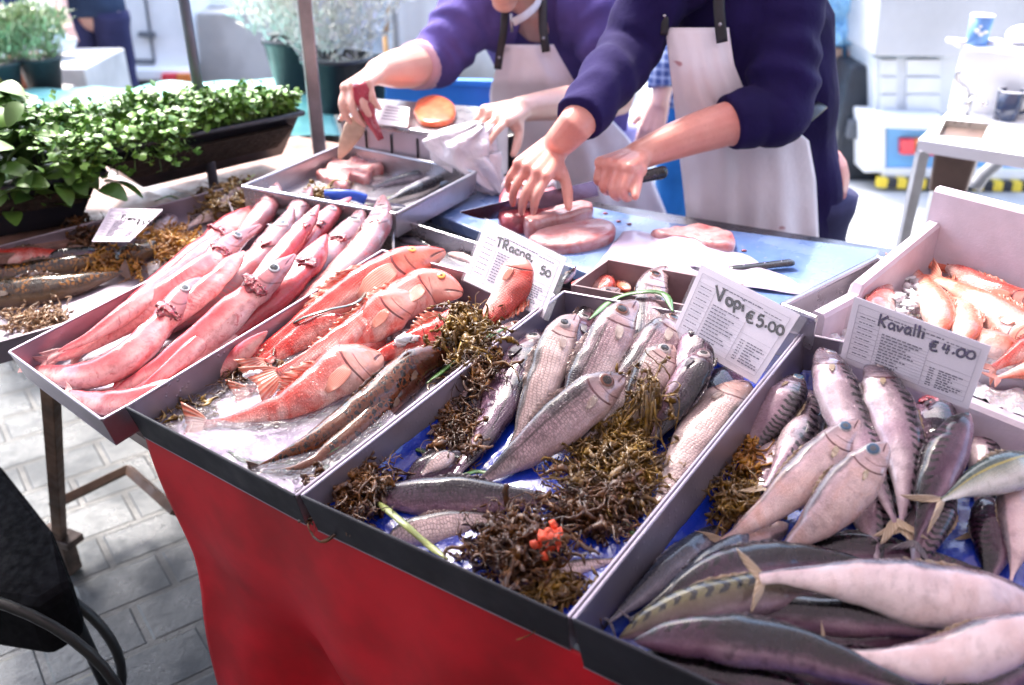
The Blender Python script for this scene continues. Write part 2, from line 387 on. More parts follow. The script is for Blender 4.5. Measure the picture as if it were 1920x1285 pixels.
# ------------------------------------------------------------ piles: a height map over a tilted plane, so each fish lies on those below it
class Pile:
    def __init__(s, P, n, E, S, rng, base, res=.004):
        s.P = np.array(P, float); s.n = n; s.E = E; s.S = S; s.x0, s.x1, s.y0, s.y1 = rng; s.res = res
        s.nx = int((s.x1 - s.x0) / res); s.ny = int((s.y1 - s.y0) / res); s.F = np.full((s.nx, s.ny), float(base)); s.base = base
    def at(s, x, y, h=0): return hitp(x, y, s.P + s.n * h, s.n)
    def loc(s, p): d = np.array(p) - s.P; return d @ s.E, d @ s.S, d @ s.n
    def get(s, a, b):
        i = int((a - s.x0) / s.res); j = int((b - s.y0) / s.res)
        return s.F[i, j] if 0 <= i < s.nx and 0 <= j < s.ny else s.base
    def stamp(s, a, b, r, h, flat=.9):
        i0 = max(0, int((a - r - s.x0) / s.res)); i1 = min(s.nx, int((a + r - s.x0) / s.res) + 2)
        j0 = max(0, int((b - r - s.y0) / s.res)); j1 = min(s.ny, int((b + r - s.y0) / s.res) + 2)
        if i0 >= i1 or j0 >= j1: return
        xs = s.x0 + np.arange(i0, i1) * s.res - a; ys = s.y0 + np.arange(j0, j1) * s.res - b
        d2 = (xs[:, None] ** 2 + ys[None, :] ** 2) / r ** 2
        val = np.where(d2 < 1, h[0] + h[1] * np.sqrt(np.clip(1 - d2, 0, 1)) * flat, -9)
        s.F[i0:i1, j0:j1] = np.maximum(s.F[i0:i1, j0:j1], val)
    def region(s, poly, h):               # raise/lower the floor inside a polygon given in local coordinates
        xs = s.x0 + (np.arange(s.nx) + .5) * s.res; ys = s.y0 + (np.arange(s.ny) + .5) * s.res
        X, Y_ = np.meshgrid(xs, ys, indexing='ij'); ins = np.zeros(X.shape, bool); n = len(poly)
        for i in range(n):
            (xa, ya), (xb, yb) = poly[i], poly[(i + 1) % n]
            if ya == yb: continue
            c = ((ya > Y_) != (yb > Y_)) & (X < (xb - xa) * (Y_ - ya) / (yb - ya) + xa); ins ^= c
        s.F[ins] = h
STALL = Pile(P0, NN, EE, SS, (-1.35, 1.0, -.12, .85), -.052)

PROF = {
 'bogue': [(0, .10), (.03, .36), (.08, .58), (.15, .80), (.25, .96), (.38, 1), (.55, .90), (.72, .64), (.86, .34), (.94, .22), (1, .24)],
 'mackerel': [(0, .08), (.03, .30), (.09, .56), (.18, .80), (.32, 1), (.5, .95), (.68, .70), (.83, .38), (.94, .16), (1, .13)],
 'gurnard': [(0, .16), (.03, .42), (.08, .70), (.14, .92), (.22, 1), (.36, .88), (.55, .66), (.75, .42), (.9, .24), (1, .2)],
 'pink': [(0, .10), (.03, .34), (.07, .56), (.13, .82), (.19, .92), (.24, .80), (.33, 1.0), (.5, 1), (.68, .86), (.84, .56), (.95, .30), (1, .14)],
 'eel': [(0, .22), (.03, .55), (.09, .82), (.18, .95), (.35, 1), (.6, .85), (.8, .55), (.93, .26), (1, .08)],
 'mullet': [(0, .26), (.03, .52), (.09, .78), (.2, .98), (.32, 1), (.5, .88), (.7, .58), (.87, .32), (1, .24)],
}
#       profile, width/height, skin, eye (s, v, radius/half height, kind), fin material, tail (length, spread, fork), dorsal, pectoral
SP = {
 'bogue': ('bogue', .58, 'bogue', (.125, .16, .38, 'brown'), 'pale', (.16, .75, .5), .18, .16),
 'bogued': ('bogue', .62, 'bogue_dark', (.125, .16, .38, 'silver'), 'dark', (.16, .75, .5), .18, .16),
 'boguep': ('bogue', .55, 'bogue_pale', (.10, .45, .28, 'silver'), 'pale', (.14, .8, .5), .12, .14),
 'mack': ('mackerel', .74, 'mackerel', (.095, .30, .27, 'dark'), 'tan', (.10, .8, .6), .1, .10),
 'mackg': ('mackerel', .74, 'mackerel_green', (.095, .30, .27, 'dark'), 'tan', (.10, .8, .6), .1, .10),
 'mackd': ('mackerel', .74, 'mackerel_dark', (.095, .30, .27, 'dark'), 'dark', (.10, .8, .6), .1, .10),
 'mackp': ('mackerel', .60, 'mackerel_pale', (.10, .36, .30, 'blue'), 'tan', (.10, .8, .6), .1, .12),
 'mackw': ('mackerel', .70, 'mackerel_white', (.10, .36, .30, 'blue'), 'tan', (.085, .85, .6), .1, .12),
 'sard': ('mackerel', .72, 'sardine', (.09, .3, .28, 'dark'), 'dark', (.1, .8, .7), .1, .1),
 'jack': ('mackerel', .6, 'jack', (.1, .3, .3, 'silver'), 'tan', (.28, .9, .8), .15, .15),
 'pink': ('pink', .72, 'pink', (.11, .14, .42, 'bright'), 'pink', (.08, .5, .3), .0, .0),
 'pinkg': ('pink', .72, 'pink_grey', (.11, .14, .44, 'grey'), 'pink', (.08, .5, .3), .0, .0),
 'gurn': ('gurnard', .72, 'gurnard', (.125, .50, .25, 'orange'), 'red', (.14, .9, .2), .28, .30),
 'gurnp': ('gurnard', .72, 'gurnard_pale', (.115, .50, .22, 'grey'), 'red', (.14, .9, .2), .22, .22),
 'eel': ('eel', .85, 'eel', (.06, .55, .16, 'dark'), 'brown', (.04, .5, 0), .12, .10),
 'brown': ('eel', .8, 'weed_fish', (.06, .5, .18, 'dark'), 'brown', (.06, .7, 0), .25, .15),
 'mull': ('mullet', .66, 'mullet', (.13, .50, .20, 'dark'), 'red', (.20, .85, .6), .18, .18),
}
frnd = random.Random(11)
def px_to(pile, P, h): return pile.at(P[0], P[1], h)
def fish(label, pts, w, sp, dors, roll=12, lift=0.0, tail=1, head=1, gill=0, pile=None, nostamp=False, cat='fish', group=None, name='fish',
         taper=1.0, sink=.62, eyes=None, k=26, N=58, fixed=None, skin=None, gv=.1, lean=.9, noeye=0, hf=.2):
    """pts: photo places of the body's centre line head to tail (read off on the pile's surface); w: body breadth there in photo px at its widest"""
    pile = pile or STALL
    prof, wr, sk, (es, ev, er, ek), fm_, (tl, tsp, tfork), dh, ph = SP[sp]
    pts = [tuple(map(float, q)) for q in pts]
    n = len(pts); hs = np.full(n, pile.base + .02)
    def real_w():
        m = n // 2 if n > 2 else 0; a = np.array(pts[max(0, m - 1)]); b = np.array(pts[min(n - 1, m + 1)] if n > 2 else pts[1])
        t = (b - a) / np.linalg.norm(b - a); pn = np.array([-t[1], t[0]]) * w / 2; c = np.array(pts[m] if n > 2 else (a + b) / 2)
        A = pile.at(*(c + pn), hs[m]); B = pile.at(*(c - pn), hs[m]); inpl = np.linalg.norm(A - B)
        depth = (np.array(A) - C0) @ np.array([0, math.cos(PITCH), -math.sin(PITCH)]); return w * depth / FPX
    for it in range(4):
        W = real_w(); hh = W * .5; ww = hh * wr * 1.0
        rr = R(roll); vt = math.sqrt((ww * math.cos(rr + .35)) ** 2 + (hh * math.sin(rr + .35)) ** 2)   # half thickness upright
        bt = math.sqrt((ww * math.sin(rr)) ** 2 + (hh * math.cos(rr)) ** 2)                 # half breadth seen from above
        if fixed is not None:
            hs = np.interp(np.linspace(0, 1, n), np.linspace(0, 1, len(fixed)), fixed); break
        P3 = [pile.at(x, y, h) for (x, y), h in zip(pts, hs)]
        st = catmull(P3, 30); sup = []
        for i, q in enumerate(st):
            a, b, _ = pile.loc(q); f = np.interp(i / 29, *zip(*PROF[prof])); r = bt * f * .55
            t = st[min(i + 1, 29)] - st[max(0, i - 1)]; ta, tb = t @ pile.E, t @ pile.S; m = math.hypot(ta, tb) + 1e-9
            pa, pb = -tb / m * r, ta / m * r
            sup.append(max(pile.get(a, b), pile.get(a + pa, b + pb), pile.get(a - pa, b - pb)) + vt * f * sink)
        sup = np.array(sup); ker = np.exp(-np.linspace(-2, 2, 13) ** 2); ker /= ker.sum()
        sm = np.convolve(np.pad(sup, 6, mode='edge'), ker, 'valid')
        q_ = np.linspace(0, 1, 30); ln_ = np.polyval(np.polyfit(q_, sm, 1), q_); sup = ln_ + .3 * (sm - ln_) + .002
        L_ = np.concatenate([[0], np.cumsum([np.linalg.norm(P3[i + 1] - P3[i]) for i in range(n - 1)])]); L_ /= L_[-1]
        lf = lift[0] * .8 * (1 - L_) if hasattr(lift, '__len__') else lift
        hs = np.interp(L_, np.linspace(0, 1, 30), sup) + lf
    P3 = [pile.at(x, y, h) for (x, y), h in zip(pts, hs)]
    tc = C0 - P3[n // 2]; tc /= np.linalg.norm(tc); FN = pile.n + tc * lean; FN /= np.linalg.norm(FN)   # the flank leans towards the buyer's side
    st = catmull(P3, N); L = sum(np.linalg.norm(st[i + 1] - st[i]) for i in range(N - 1))
    # dorsal side in the plane, from its direction in the photo
    m = N // 3; t = st[m + 1] - st[m - 1]; t /= np.linalg.norm(t); A = np.cross(FN, t); A /= np.linalg.norm(A)
    c = st[m]; c2 = c + A * .02
    def pr(P): P = np.array(P) - C0; z = P[1] * math.cos(PITCH) - P[2] * math.sin(PITCH); return np.array([P[0] / z, -(P[1] * -math.sin(PITCH) * -1 + P[2] * math.cos(PITCH)) / z])
    dd = {'L': (-1, 0), 'R': (1, 0), 'U': (0, -1), 'D': (0, 1)}[dors] if isinstance(dors, str) else dors
    sg = 1 if (pr(c2) - pr(c)) @ np.array(dd) > 0 else -1
    rnd = frnd.random(); ph0 = frnd.random() * 9
    verts = []; FCa = []; FMa = []; frames = []
    xs, ys = zip(*PROF[prof]); run = 0
    def seff(q): return q * .2 / hf if q < hf else .2 + (q - hf) * .8 / (1 - hf)
    def sinv(q): return q * hf / .2 if q < .2 else hf + (q - .2) * (1 - hf) / .8
    for i in range(N):
        s = seff(i / (N - 1)); t = st[min(i + 1, N - 1)] - st[max(i - 1, 0)]; t /= np.linalg.norm(t)
        A = np.cross(FN, t); A /= np.linalg.norm(A); A *= sg
        Nn = np.cross(t, A); Nn = Nn * (1 if Nn @ FN > 0 else -1)
        D = A * math.cos(rr) + Nn * math.sin(rr); B = np.cross(t, D)
        f = np.interp(s, xs, ys)
        if 0 < i < N - 1: f = (np.interp(s - .02, xs, ys) + 2 * f + np.interp(s + .02, xs, ys)) / 4
        f *= 1 + .018 * math.sin(s * 23 + ph0) + (.035 if .17 < s < .215 else 0) * head
        h_ = hh * f * (taper if s > .5 else 1); w_ = ww * (f ** 1.15) * (1.0 if s < .75 else 1 - .8 * (s - .75) / .25 * .6)
        w_ = max(w_, .0012)
        cen = st[i] + D * hh * (-.10 * math.exp(-(s / .07) ** 2) * 1.2)
        frames.append((cen, t, D, B, h_, w_))
        if i: run += np.linalg.norm(st[i] - st[i - 1])
        for j in range(k):
            a = 2 * math.pi * j / k; ca, sa = math.cos(a), math.sin(a)
            # bellies fuller than backs; flat where squeezed
            hhh = h_ * (1.04 if ca < 0 else .97); e = .88
            xx = math.copysign(abs(ca) ** e, ca) * hhh; yy = math.copysign(abs(sa) ** .95, sa) * w_
            if s > .22: yy *= 1 - (.13 if prof == 'pink' else .05) * math.exp(-((ca - .12 - .15 * math.sin(s * 9 + ph0)) / .10) ** 2) - (.08 if prof == 'pink' else 0) * math.exp(-((ca + .5 - .1 * math.sin(s * 14)) / .08) ** 2)
            ds = 1.0
            if head and s < .075 and -.62 < ca < -.1: ds = .86          # mouth corner pinch
            p = cen + D * xx + B * yy * ds
            nz = noise.noise(Vector(p) * 45 + Vector((ph0, 0, 0))) + .8 * noise.noise(Vector(p) * 20 + Vector((ph0, 4, 0))); p = p + (D * ca + B * sa) * nz * .055 * hh
            verts.append(p); FCa.append((s if head else .24 + .76 * s, ca, rnd)); FMa.append((run, (a if a <= math.pi else 2 * math.pi - a) * (h_ + w_) / 2, rnd))
    faces = [[i * k + j, i * k + (j + 1) % k, (i + 1) * k + (j + 1) % k, (i + 1) * k + j] for i in range(N - 1) for j in range(k)]
    for i, inv in ((0, True), (N - 1, False)):
        verts.append(frames[i][0] + frames[i][1] * (-.15 if inv else .05) * hh * .3); FCa.append((i / (N - 1), 0, rnd)); FMa.append((0, 0, rnd)); q = len(verts) - 1
        for j in range(k):
            fc_ = [i * k + j, i * k + (j + 1) % k, q]; faces.append(fc_[::-1] if inv else fc_)
    root = empty(name, st[N // 2], label, cat, group)
    sgv = 1 if frames[N // 3][3] @ FN > 0 else -1
    body = mesh_obj('body', verts, faces, FM[skin or sk], None, True, {'fc': FCa, 'fm': FMa}); under(root, body)
    # eyes
    if head and not noeye:
        i = int(sinv(es) * (N - 1)); cen, t, D, B, h_, w_ = frames[i]; re = er * hh
        for sd in (sgv, -sgv):
            sv = math.sqrt(1 - ev * ev); p = cen + D * h_ * ev * .95 + B * sd * w_ * sv * .975
            nr = D * ev / h_ + B * sd * sv / w_; nr /= np.linalg.norm(nr); nr = nr - t * .25; nr /= np.linalg.norm(nr)
            ux = np.cross(nr, D); ux /= np.linalg.norm(ux); uy = np.cross(nr, ux)
            V = [p + nr * re * .26]; E_ = [(0, 0, 0)]; kk = 18; rings = 6
            for r_ in range(1, rings + 1):
                q = r_ / rings; hgt = .26 * math.sqrt(max(0, 1 - q * q)) - (.12 if q == 1 else 0)
                for j in range(kk):
                    a = 2 * math.pi * j / kk; V.append(p + (ux * math.cos(a) + uy * math.sin(a)) * re * q + nr * re * hgt); E_.append((q, 0, 0))
            F = [[0, 1 + j, 1 + (j + 1) % kk] for j in range(kk)] + [[1 + r_ * kk + j, 1 + (r_ + 1) * kk + j, 1 + (r_ + 1) * kk + (j + 1) % kk, 1 + r_ * kk + (j + 1) % kk] for r_ in range(rings - 1) for j in range(kk)]
            under(root, mesh_obj('eye', V, F, EYE[eyes or ek], None, True, {'er': E_}))
    def fin(nm, fn, nu, nv, th=.0007):
        g = MB(); g.grid(fn, nu, nv); at = [(u / nu, v / nv, 0) for u in range(nu + 1) for v in range(nv + 1)]
        o = mesh_obj(nm, g.v, g.f, FINM[fm_], None, True, {'fr': at}); under(root, o)
        md = o.modifiers.new('s', 'SOLIDIFY'); md.thickness = th; md.offset = 0
    if tail:
        cen, t, D, B, h_, w_ = frames[-2]; Lt = tl * L * tail; sp_ = tsp * hh * 1.15; wob = frnd.uniform(-.3, .3)
        def tf(u, r):
            q = 2 * u - 1; ln = Lt * (1 - tfork * (1 - abs(q)) ** 1.3); lat = q * (h_ * .9 * (1 - r) + sp_ * r ** .8)
            return cen + t * ln * r + D * lat + B * (.06 * Lt * math.sin(q * 4 + wob) * r) + t * .0
        fin('tail_fin', tf, 22, 5)
    if dh:
        s0, s1 = .30, .62
        def df(u, r):
            s = s0 + (s1 - s0) * u; i = min(N - 1, int(s * (N - 1))); cen, t, D, B, h_, w_ = frames[i]
            hp = dh * 1.4 * hh * math.sin(math.pi * min(1, u * 1.0) ** .6) * (.72 + .5 * abs(math.sin(u * 22)))
            return cen + D * (h_ * .93 + hp * r) + t * hp * r * 1.1 + B * sgv * hp * r * .25
        fin('dorsal_fin', df, 30, 3)
    if ph and head:
        i = int(sinv(.245) * (N - 1)); cen, t, D, B, h_, w_ = frames[i]
        def pf(u, r):
            q = 2 * u - 1; ln = ph * L * .62; rr_ = r; lat = q * ln * .22 * math.sin(math.pi * (.12 + .8 * rr_)) ** .8
            ii = min(N - 1, i + int(rr_ * ln / L * (N - 1))); ce, t2, D2, B2, h2, w2 = frames[ii]
            return ce + t2 * 0 - D2 * (h2 * .18 + rr_ * ln * .18) + B2 * sgv * (w2 * .985 + .0018 + .01 * ln * rr_) + D2 * lat
        fin('pectoral_fin', pf, 12, 6)
    if gill:
        i = int(sinv(.20) * (N - 1)); cen, t, D, B, h_, w_ = frames[i]
        g = MB(); g.ball(cen + D * h_ * gv + B * sgv * w_ * .72, (h_ * .42 * gill, h_ * .62 * gill, w_ * .34), 26, 14, axes=(t, D, B * sgv))
        for q in range(len(g.v)):
            nz = noise.noise(Vector(g.v[q]) * 160); n2_ = noise.noise(Vector(g.v[q]) * 90 + Vector((5, 0, 0))); g.v[q] = g.v[q] + B * sgv * nz * .004 + D * n2_ * .010 + t * nz * .012
        under(root, g.build('gill_opening', GILL, None, True))
    if not nostamp:
        for i in range(0, N, 1):
            cen, t, D, B, h_, w_ = frames[i]; a, b, h0 = pile.loc(cen)
            r = math.sqrt((w_ * math.sin(rr)) ** 2 + (h_ * math.cos(rr)) ** 2); v_ = math.sqrt((w_ * math.cos(rr)) ** 2 + (h_ * math.sin(rr)) ** 2)
            pile.stamp(a, b, max(r, .003), (h0, v_))
    return root

# ------------------------------------------------------------ seaweed, grass blades, ice
def weed_mat(name, a, b, c_):
    t = NT(name); o = t.n('ShaderNodeTexCoord').outputs['Object']
    f = t.noise(38, 4, .6, o); g = t.noise(150, 3, .6, o)
    c = t.ramp(f, [(.32, a), (.5, b), (.66, c_)]); c = t.mix(t.math('MULTIPLY', t.fr(g, .4, .7), .6), c, a)
    return t.out(c, .42, t.bump(g, .5, .002), Coat_Weight=.25, Coat_Roughness=.15)
WEED = {'brown': weed_mat('seaweed_brown', (.030, .012, .005), (.095, .035, .009), (.21, .085, .014)),
        'olive': weed_mat('seaweed_olive', (.045, .022, .005), (.15, .075, .010), (.31, .18, .022)),
        'gold': weed_mat('seaweed_gold', (.14, .05, .006), (.36, .15, .012), (.54, .28, .03)),
        'tan': weed_mat('seaweed_tan', (.10, .05, .025), (.24, .13, .06), (.36, .22, .12))}
def weed(label, c, rpx, n, kind='brown', h=None, thick=.02, pile=None, blob=0, group='clumps of seaweed', seed=0, seglen=.007, segs=15, wid=.0015, name='seaweed', lumps=True):
    pile = pile or STALL; r = random.Random(seed + int(c[0] * 3 + c[1])); g = MB()
    cx, cy = c; rx, ry = rpx
    polys = []
    def supp(x, y):
        q = pile.at(x, y, pile.base + .02)
        for _ in range(3):
            a, b, _h = pile.loc(q); s0 = pile.get(a, b); q = pile.at(x, y, s0 + thick * .4)
        return q, s0
    org, s0 = supp(cx, cy)
    href = float(np.median([supp(cx + rx * a_, cy + ry * b_)[1] for a_, b_ in ((0, 0), (.6, 0), (-.6, 0), (0, .6), (0, -.6), (.4, .4), (-.4, -.4), (.4, -.4), (-.4, .4))])) + .004
    for i in range(int(n * 1.5)):
        a = r.uniform(0, 2 * math.pi); q = math.sqrt(r.random()) * (1 if r.random() < .8 else 1.15)
        x = cx + rx * q * math.cos(a); y = cy + ry * q * math.sin(a)
        p, s1 = supp(x, y); p = pile.at(x, y, min(s1, href) + thick * .4); dome = thick * (1 - min(1, q) ** 2)
        p = np.array(p) + pile.n * (r.uniform(-.15, 1) * dome - .001)
        d = np.array([r.gauss(0, 1), r.gauss(0, 1), r.gauss(0, .35)]); d /= np.linalg.norm(d); ns = r.randint(segs // 2, segs)
        wdt = wid * r.uniform(.5, 1.7) * (2.4 if r.random() < .35 else 1); pts = [p]; curl = np.array([r.gauss(0, 1), r.gauss(0, 1), r.gauss(0, 1)])
        for s in range(ns):
            d = d + np.cross(d, curl) * .2 + np.array([r.gauss(0, .33), r.gauss(0, .33), r.gauss(0, .25)]); d /= np.linalg.norm(d)
            nx = pts[-1] + d * seglen * r.uniform(.5, 1.2)
            aa, bb, h0 = pile.loc(nx); fl = min(pile.get(aa, bb), href) + .0008
            if h0 < fl:
                if fl - h0 > .007: break
                nx = nx + pile.n * (fl - h0)
            mx = fl + thick * 1.25
            if h0 > mx: nx = nx - pile.n * (h0 - mx) * .7
            pts.append(nx)
        ns = len(pts) - 1
        if ns < 2: continue
        rad = [(wdt * (1 - .6 * j / ns) * r.uniform(.6, 1.7), wdt * .22) for j in range(ns + 1)]
        g.tube(pts, rad, 5, upv=(r.gauss(0, 1), r.gauss(0, 1), r.gauss(0, 1)))
        if r.random() < .7:                # side sprigs
            for j in range(1, ns, 2):
                d2 = np.array([r.gauss(0, 1), r.gauss(0, 1), r.gauss(0, .6)]); d2 /= np.linalg.norm(d2)
                g.tube([pts[j], pts[j] + d2 * seglen * .8, pts[j] + d2 * seglen * 1.3 + np.array([r.gauss(0, .002), r.gauss(0, .002), r.gauss(0, .002)])], [(wdt * .8, wdt * .3), (wdt * 1.3, wdt * .3), (wdt * .3, wdt * .2)], 4)
    if lumps:                              # matted core under the strands
        for i in range(max(5, n // 9)):
            a = r.uniform(0, 2 * math.pi); q = math.sqrt(r.random()) * .8
            x = cx + rx * q * math.cos(a); y = cy + ry * q * math.sin(a); p, s1 = supp(x, y); p = pile.at(x, y, min(s1, href))
            rad = thick * r.uniform(.2, .38); b0 = len(g.v)
            g.ball(np.array(p) + pile.n * (thick * .25 * (1 - q) - .002), (rad * 1.3, rad * 1.1, rad * .6), 12, 7, axes=(pile.E, pile.S, pile.n))
            for z in range(b0, len(g.v)): g.v[z] = g.v[z] + pile.n * noise.noise(Vector(g.v[z]) * 130) * .006
    o = g.build(name, WEED[kind], None, True, label=label, cat='seaweed', group=group)
    for q in np.linspace(0, 2 * math.pi, 9)[:-1]:
        for rr in (0, .5, .85):
            p, s1 = supp(cx + rx * rr * math.cos(q), cy + ry * rr * math.sin(q)); a, b, _ = pile.loc(p); pile.stamp(a, b, .012, (min(s1, href), thick * .4 * (1 - rr)))
    return o
GRASS = M('seagrass_green', (.055, .13, .03), .3, .4, 40, .2, 200, Coat_Weight=.5)
GRASS_D = M('seagrass_dark', (.018, .035, .022), .22, .4, 40, .2, 200, Coat_Weight=.8)
GRASS_Y = M('seagrass_yellow', (.34, .40, .12), .35, .25, 20, .2, 200, Coat_Weight=.4)
def blade(label, pts, hts, wd, mat, pile=None, rel=True, name='seagrass_blade', group='seagrass blades on the trays', tw=0, cat='seagrass', wpx=None):
    pile = pile or STALL; P = []
    for (x, y), h in zip(pts, hts):
        p = pile.at(x, y, h)
        if rel:
            for _ in range(3):
                a, b, _h = pile.loc(p); p = pile.at(x, y, pile.get(a, b) + h)
        P.append(p)
    st = catmull(P, 40); g = MB(); V = []
    def gf(u, v):
        i = int(round(u * 39)); t = st[min(39, i + 1)] - st[max(0, i - 1)]; t /= np.linalg.norm(t); s = np.cross(pile.n, t); s /= np.linalg.norm(s) + 1e-9
        up = np.cross(t, s); a = tw * u; s2 = s * math.cos(a) + up * math.sin(a); q = (2 * v - 1)
        return st[i] + s2 * wd / 2 * q * min(1, (.25 + 5 * min(u, 1 - u))) + up * .0012 * (1 - q * q)
    g.grid(gf, 39, 4)
    return g.build(name, mat, None, True, solid=.0008, label=label, cat=cat, group=group)
ICE = NT('ice'); ICE = ICE.out((.84, .84, .88), .15, ICE.bump(ICE.noise(150, 4), .6, .003), Transmission_Weight=.3, IOR=1.31, Coat_Weight=.5)
def ice(label, c, rpx, n, size=.007, pile=None, seed=3, group='lumps of ice'):
    pile = pile or STALL; r = random.Random(seed); g = MB()
    for i in range(n):
        a = r.uniform(0, 6.28); q = math.sqrt(r.random()); x = c[0] + rpx[0] * q * math.cos(a); y = c[1] + rpx[1] * q * math.sin(a)
        p = pile.at(x, y, pile.base + .01)
        for _ in range(2): aa, bb, _h = pile.loc(p); p = pile.at(x, y, pile.get(aa, bb) + size * .4)
        b0 = len(g.v); s = size * r.uniform(.5, 1.3); g.ball(p, (s, s * r.uniform(.6, 1), s * .6), 10, 6)
        for z in range(b0, len(g.v)): g.v[z] = g.v[z] + (g.v[z] - p) * noise.noise(Vector(g.v[z]) * 220) * .9
    return g.build('crushed_ice', ICE, None, True, label=label, cat='ice', kind='stuff')
# ------------------------------------------------------------ trays of the stall
def LP(e, s, h=0): return P0 + EE * e + SS * s + NN * h
def tray(label, cor, h, depth=.055, backdrop=0, mat=MT, liner=None, group='metal fish trays', out=None, flare=.006):
    """cor: FL, FR, BR, BL on the stall plane (local metres); h: rim height over that plane"""
    root = empty('fish_tray', LP(*np.mean(np.array(cor), axis=0), h - depth), label, 'tray', group)
    c = [np.array(q, float) for q in cor]; mid = sum(c) / 4
    def inset(d): return [q + np.array([np.sign(mid[0] - q[0]) * d, np.sign(mid[1] - q[1]) * d]) for q in c]
    o0 = c; i0 = inset(.0022); o1 = inset(flare); i1 = inset(flare + .0022)
    hq = [h, h, h - backdrop, h - backdrop]
    names = ['front_wall', 'side_wall', 'back_wall', 'side_wall']
    for k in range(4):
        a, b = k, (k + 1) % 4; g = MB()
        g.hexa([LP(*o1[a], h - depth), LP(*o1[b], h - depth), LP(*i1[b], h - depth), LP(*i1[a], h - depth)],
               [LP(*o0[a], hq[a]), LP(*o0[b], hq[b]), LP(*i0[b], hq[b]), LP(*i0[a], hq[a])])
        # rolled rim
        ra, rb = LP(*((o0[a] * .5 + i0[a] * .5)), hq[a]), LP(*((o0[b] * .5 + i0[b] * .5)), hq[b])
        g.tube([ra, rb], .0026, 8)
        m_ = mat if not (out and k == 0) else out  # front wall gets the darker colour, shade painted in
        g.build(names[k], m_, root, False, bevel=.0008)
    g = MB(); g.hexa([LP(*q, h - depth - .002) for q in o1], [LP(*q, h - depth) for q in o1]); g.build('tray_floor', mat, root)
    STALL.region([tuple(q) for q in i1], h - depth)
    if liner:
        g = MB()
        def lf(u, v):
            a = i1[0] * (1 - u) * (1 - v) + i1[1] * u * (1 - v) + i1[2] * u * v + i1[3] * (1 - u) * v
            nz = noise.noise(Vector((a[0] * 14, a[1] * 14, 1))) * .006 + abs(noise.noise(Vector((a[0] * 40, a[1] * 30, 4)))) * .006
            e = min(u, 1 - u, v, 1 - v); up = .018 * max(0, 1 - e / .03)
            return LP(a[0], a[1], h - depth + .003 + max(0, nz) + up)
        g.grid(lf, 60, 60); g.build('plastic_liner', liner, root, True)
    return root
BLUE = NT('blue_plastic'); _n = BLUE.noise(30, 5, .7)
BLUE = BLUE.out((.005, .026, .30), .16, BLUE.bump(_n, .5, .008), Coat_Weight=.6)
def loc2(x, y, h=0): q = STALL.at(x, y, h); a, b, _ = STALL.loc(q); return (a, b)
TA = tray('metal tray of skinned pink fish, its left front corner jutting over the paving', [(-.668, -.046), (-.366, -.056), (-.372, .535), (-.72, .50)], -.006, .052, backdrop=.030)
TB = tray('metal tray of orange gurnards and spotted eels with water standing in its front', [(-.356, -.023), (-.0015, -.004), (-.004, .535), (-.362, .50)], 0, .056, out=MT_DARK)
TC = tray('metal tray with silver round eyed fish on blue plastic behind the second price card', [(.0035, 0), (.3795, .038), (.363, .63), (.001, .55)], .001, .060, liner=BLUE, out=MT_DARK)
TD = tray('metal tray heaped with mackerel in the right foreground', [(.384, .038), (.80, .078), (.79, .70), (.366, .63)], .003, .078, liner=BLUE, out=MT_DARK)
# the far left tray lies lower and turned, partly under its neighbour
T0H = -.072
a0 = loc2(0, 462, T0H); a1 = loc2(175, 417, T0H); b0 = loc2(0, 642, T0H)
dv = np.array(a1) - np.array(a0); dv /= np.linalg.norm(dv); pv = np.array([dv[1], -dv[0]]); wd0 = (np.array(b0) - np.array(a0)) @ pv
fl = np.array(a0) - dv * .14; cor0 = [tuple(fl), tuple(fl + pv * wd0), tuple(fl + pv * wd0 + dv * .60), tuple(fl + dv * .62)]
def tray0():
    root = empty('fish_tray', LP(*(fl + pv * wd0 / 2 + dv * .3), T0H - .04), 'low metal tray of brown wrasse and seaweed at the left edge', 'tray', 'metal fish trays')
    c = [np.array(q) for q in cor0]
    for k in range(4):
        a, b = c[k], c[(k + 1) % 4]; d = (b - a) / np.linalg.norm(b - a); nrm = np.array([-d[1], d[0]]) * .002; g = MB()
        g.hexa([LP(*a, T0H - .04), LP(*b, T0H - .04), LP(*(b + nrm), T0H - .04), LP(*(a + nrm), T0H - .04)], [LP(*a, T0H), LP(*b, T0H), LP(*(b + nrm), T0H), LP(*(a + nrm), T0H)])
        g.tube([LP(*a, T0H), LP(*b, T0H)], .0024, 8); g.build('side_wall', MT, root)
    g = MB(); g.hexa([LP(*q, T0H - .042) for q in c], [LP(*q, T0H - .04) for q in c]); g.build('tray_floor', MT, root)
tray0()
TA_POLY = [(-.70, -.05), (-.36, -.06), (-.37, .53), (-.72, .5)]
STALL0 = Pile(P0, NN, EE, SS, (-1.35, .2, -.12, 1.1), T0H - .038)
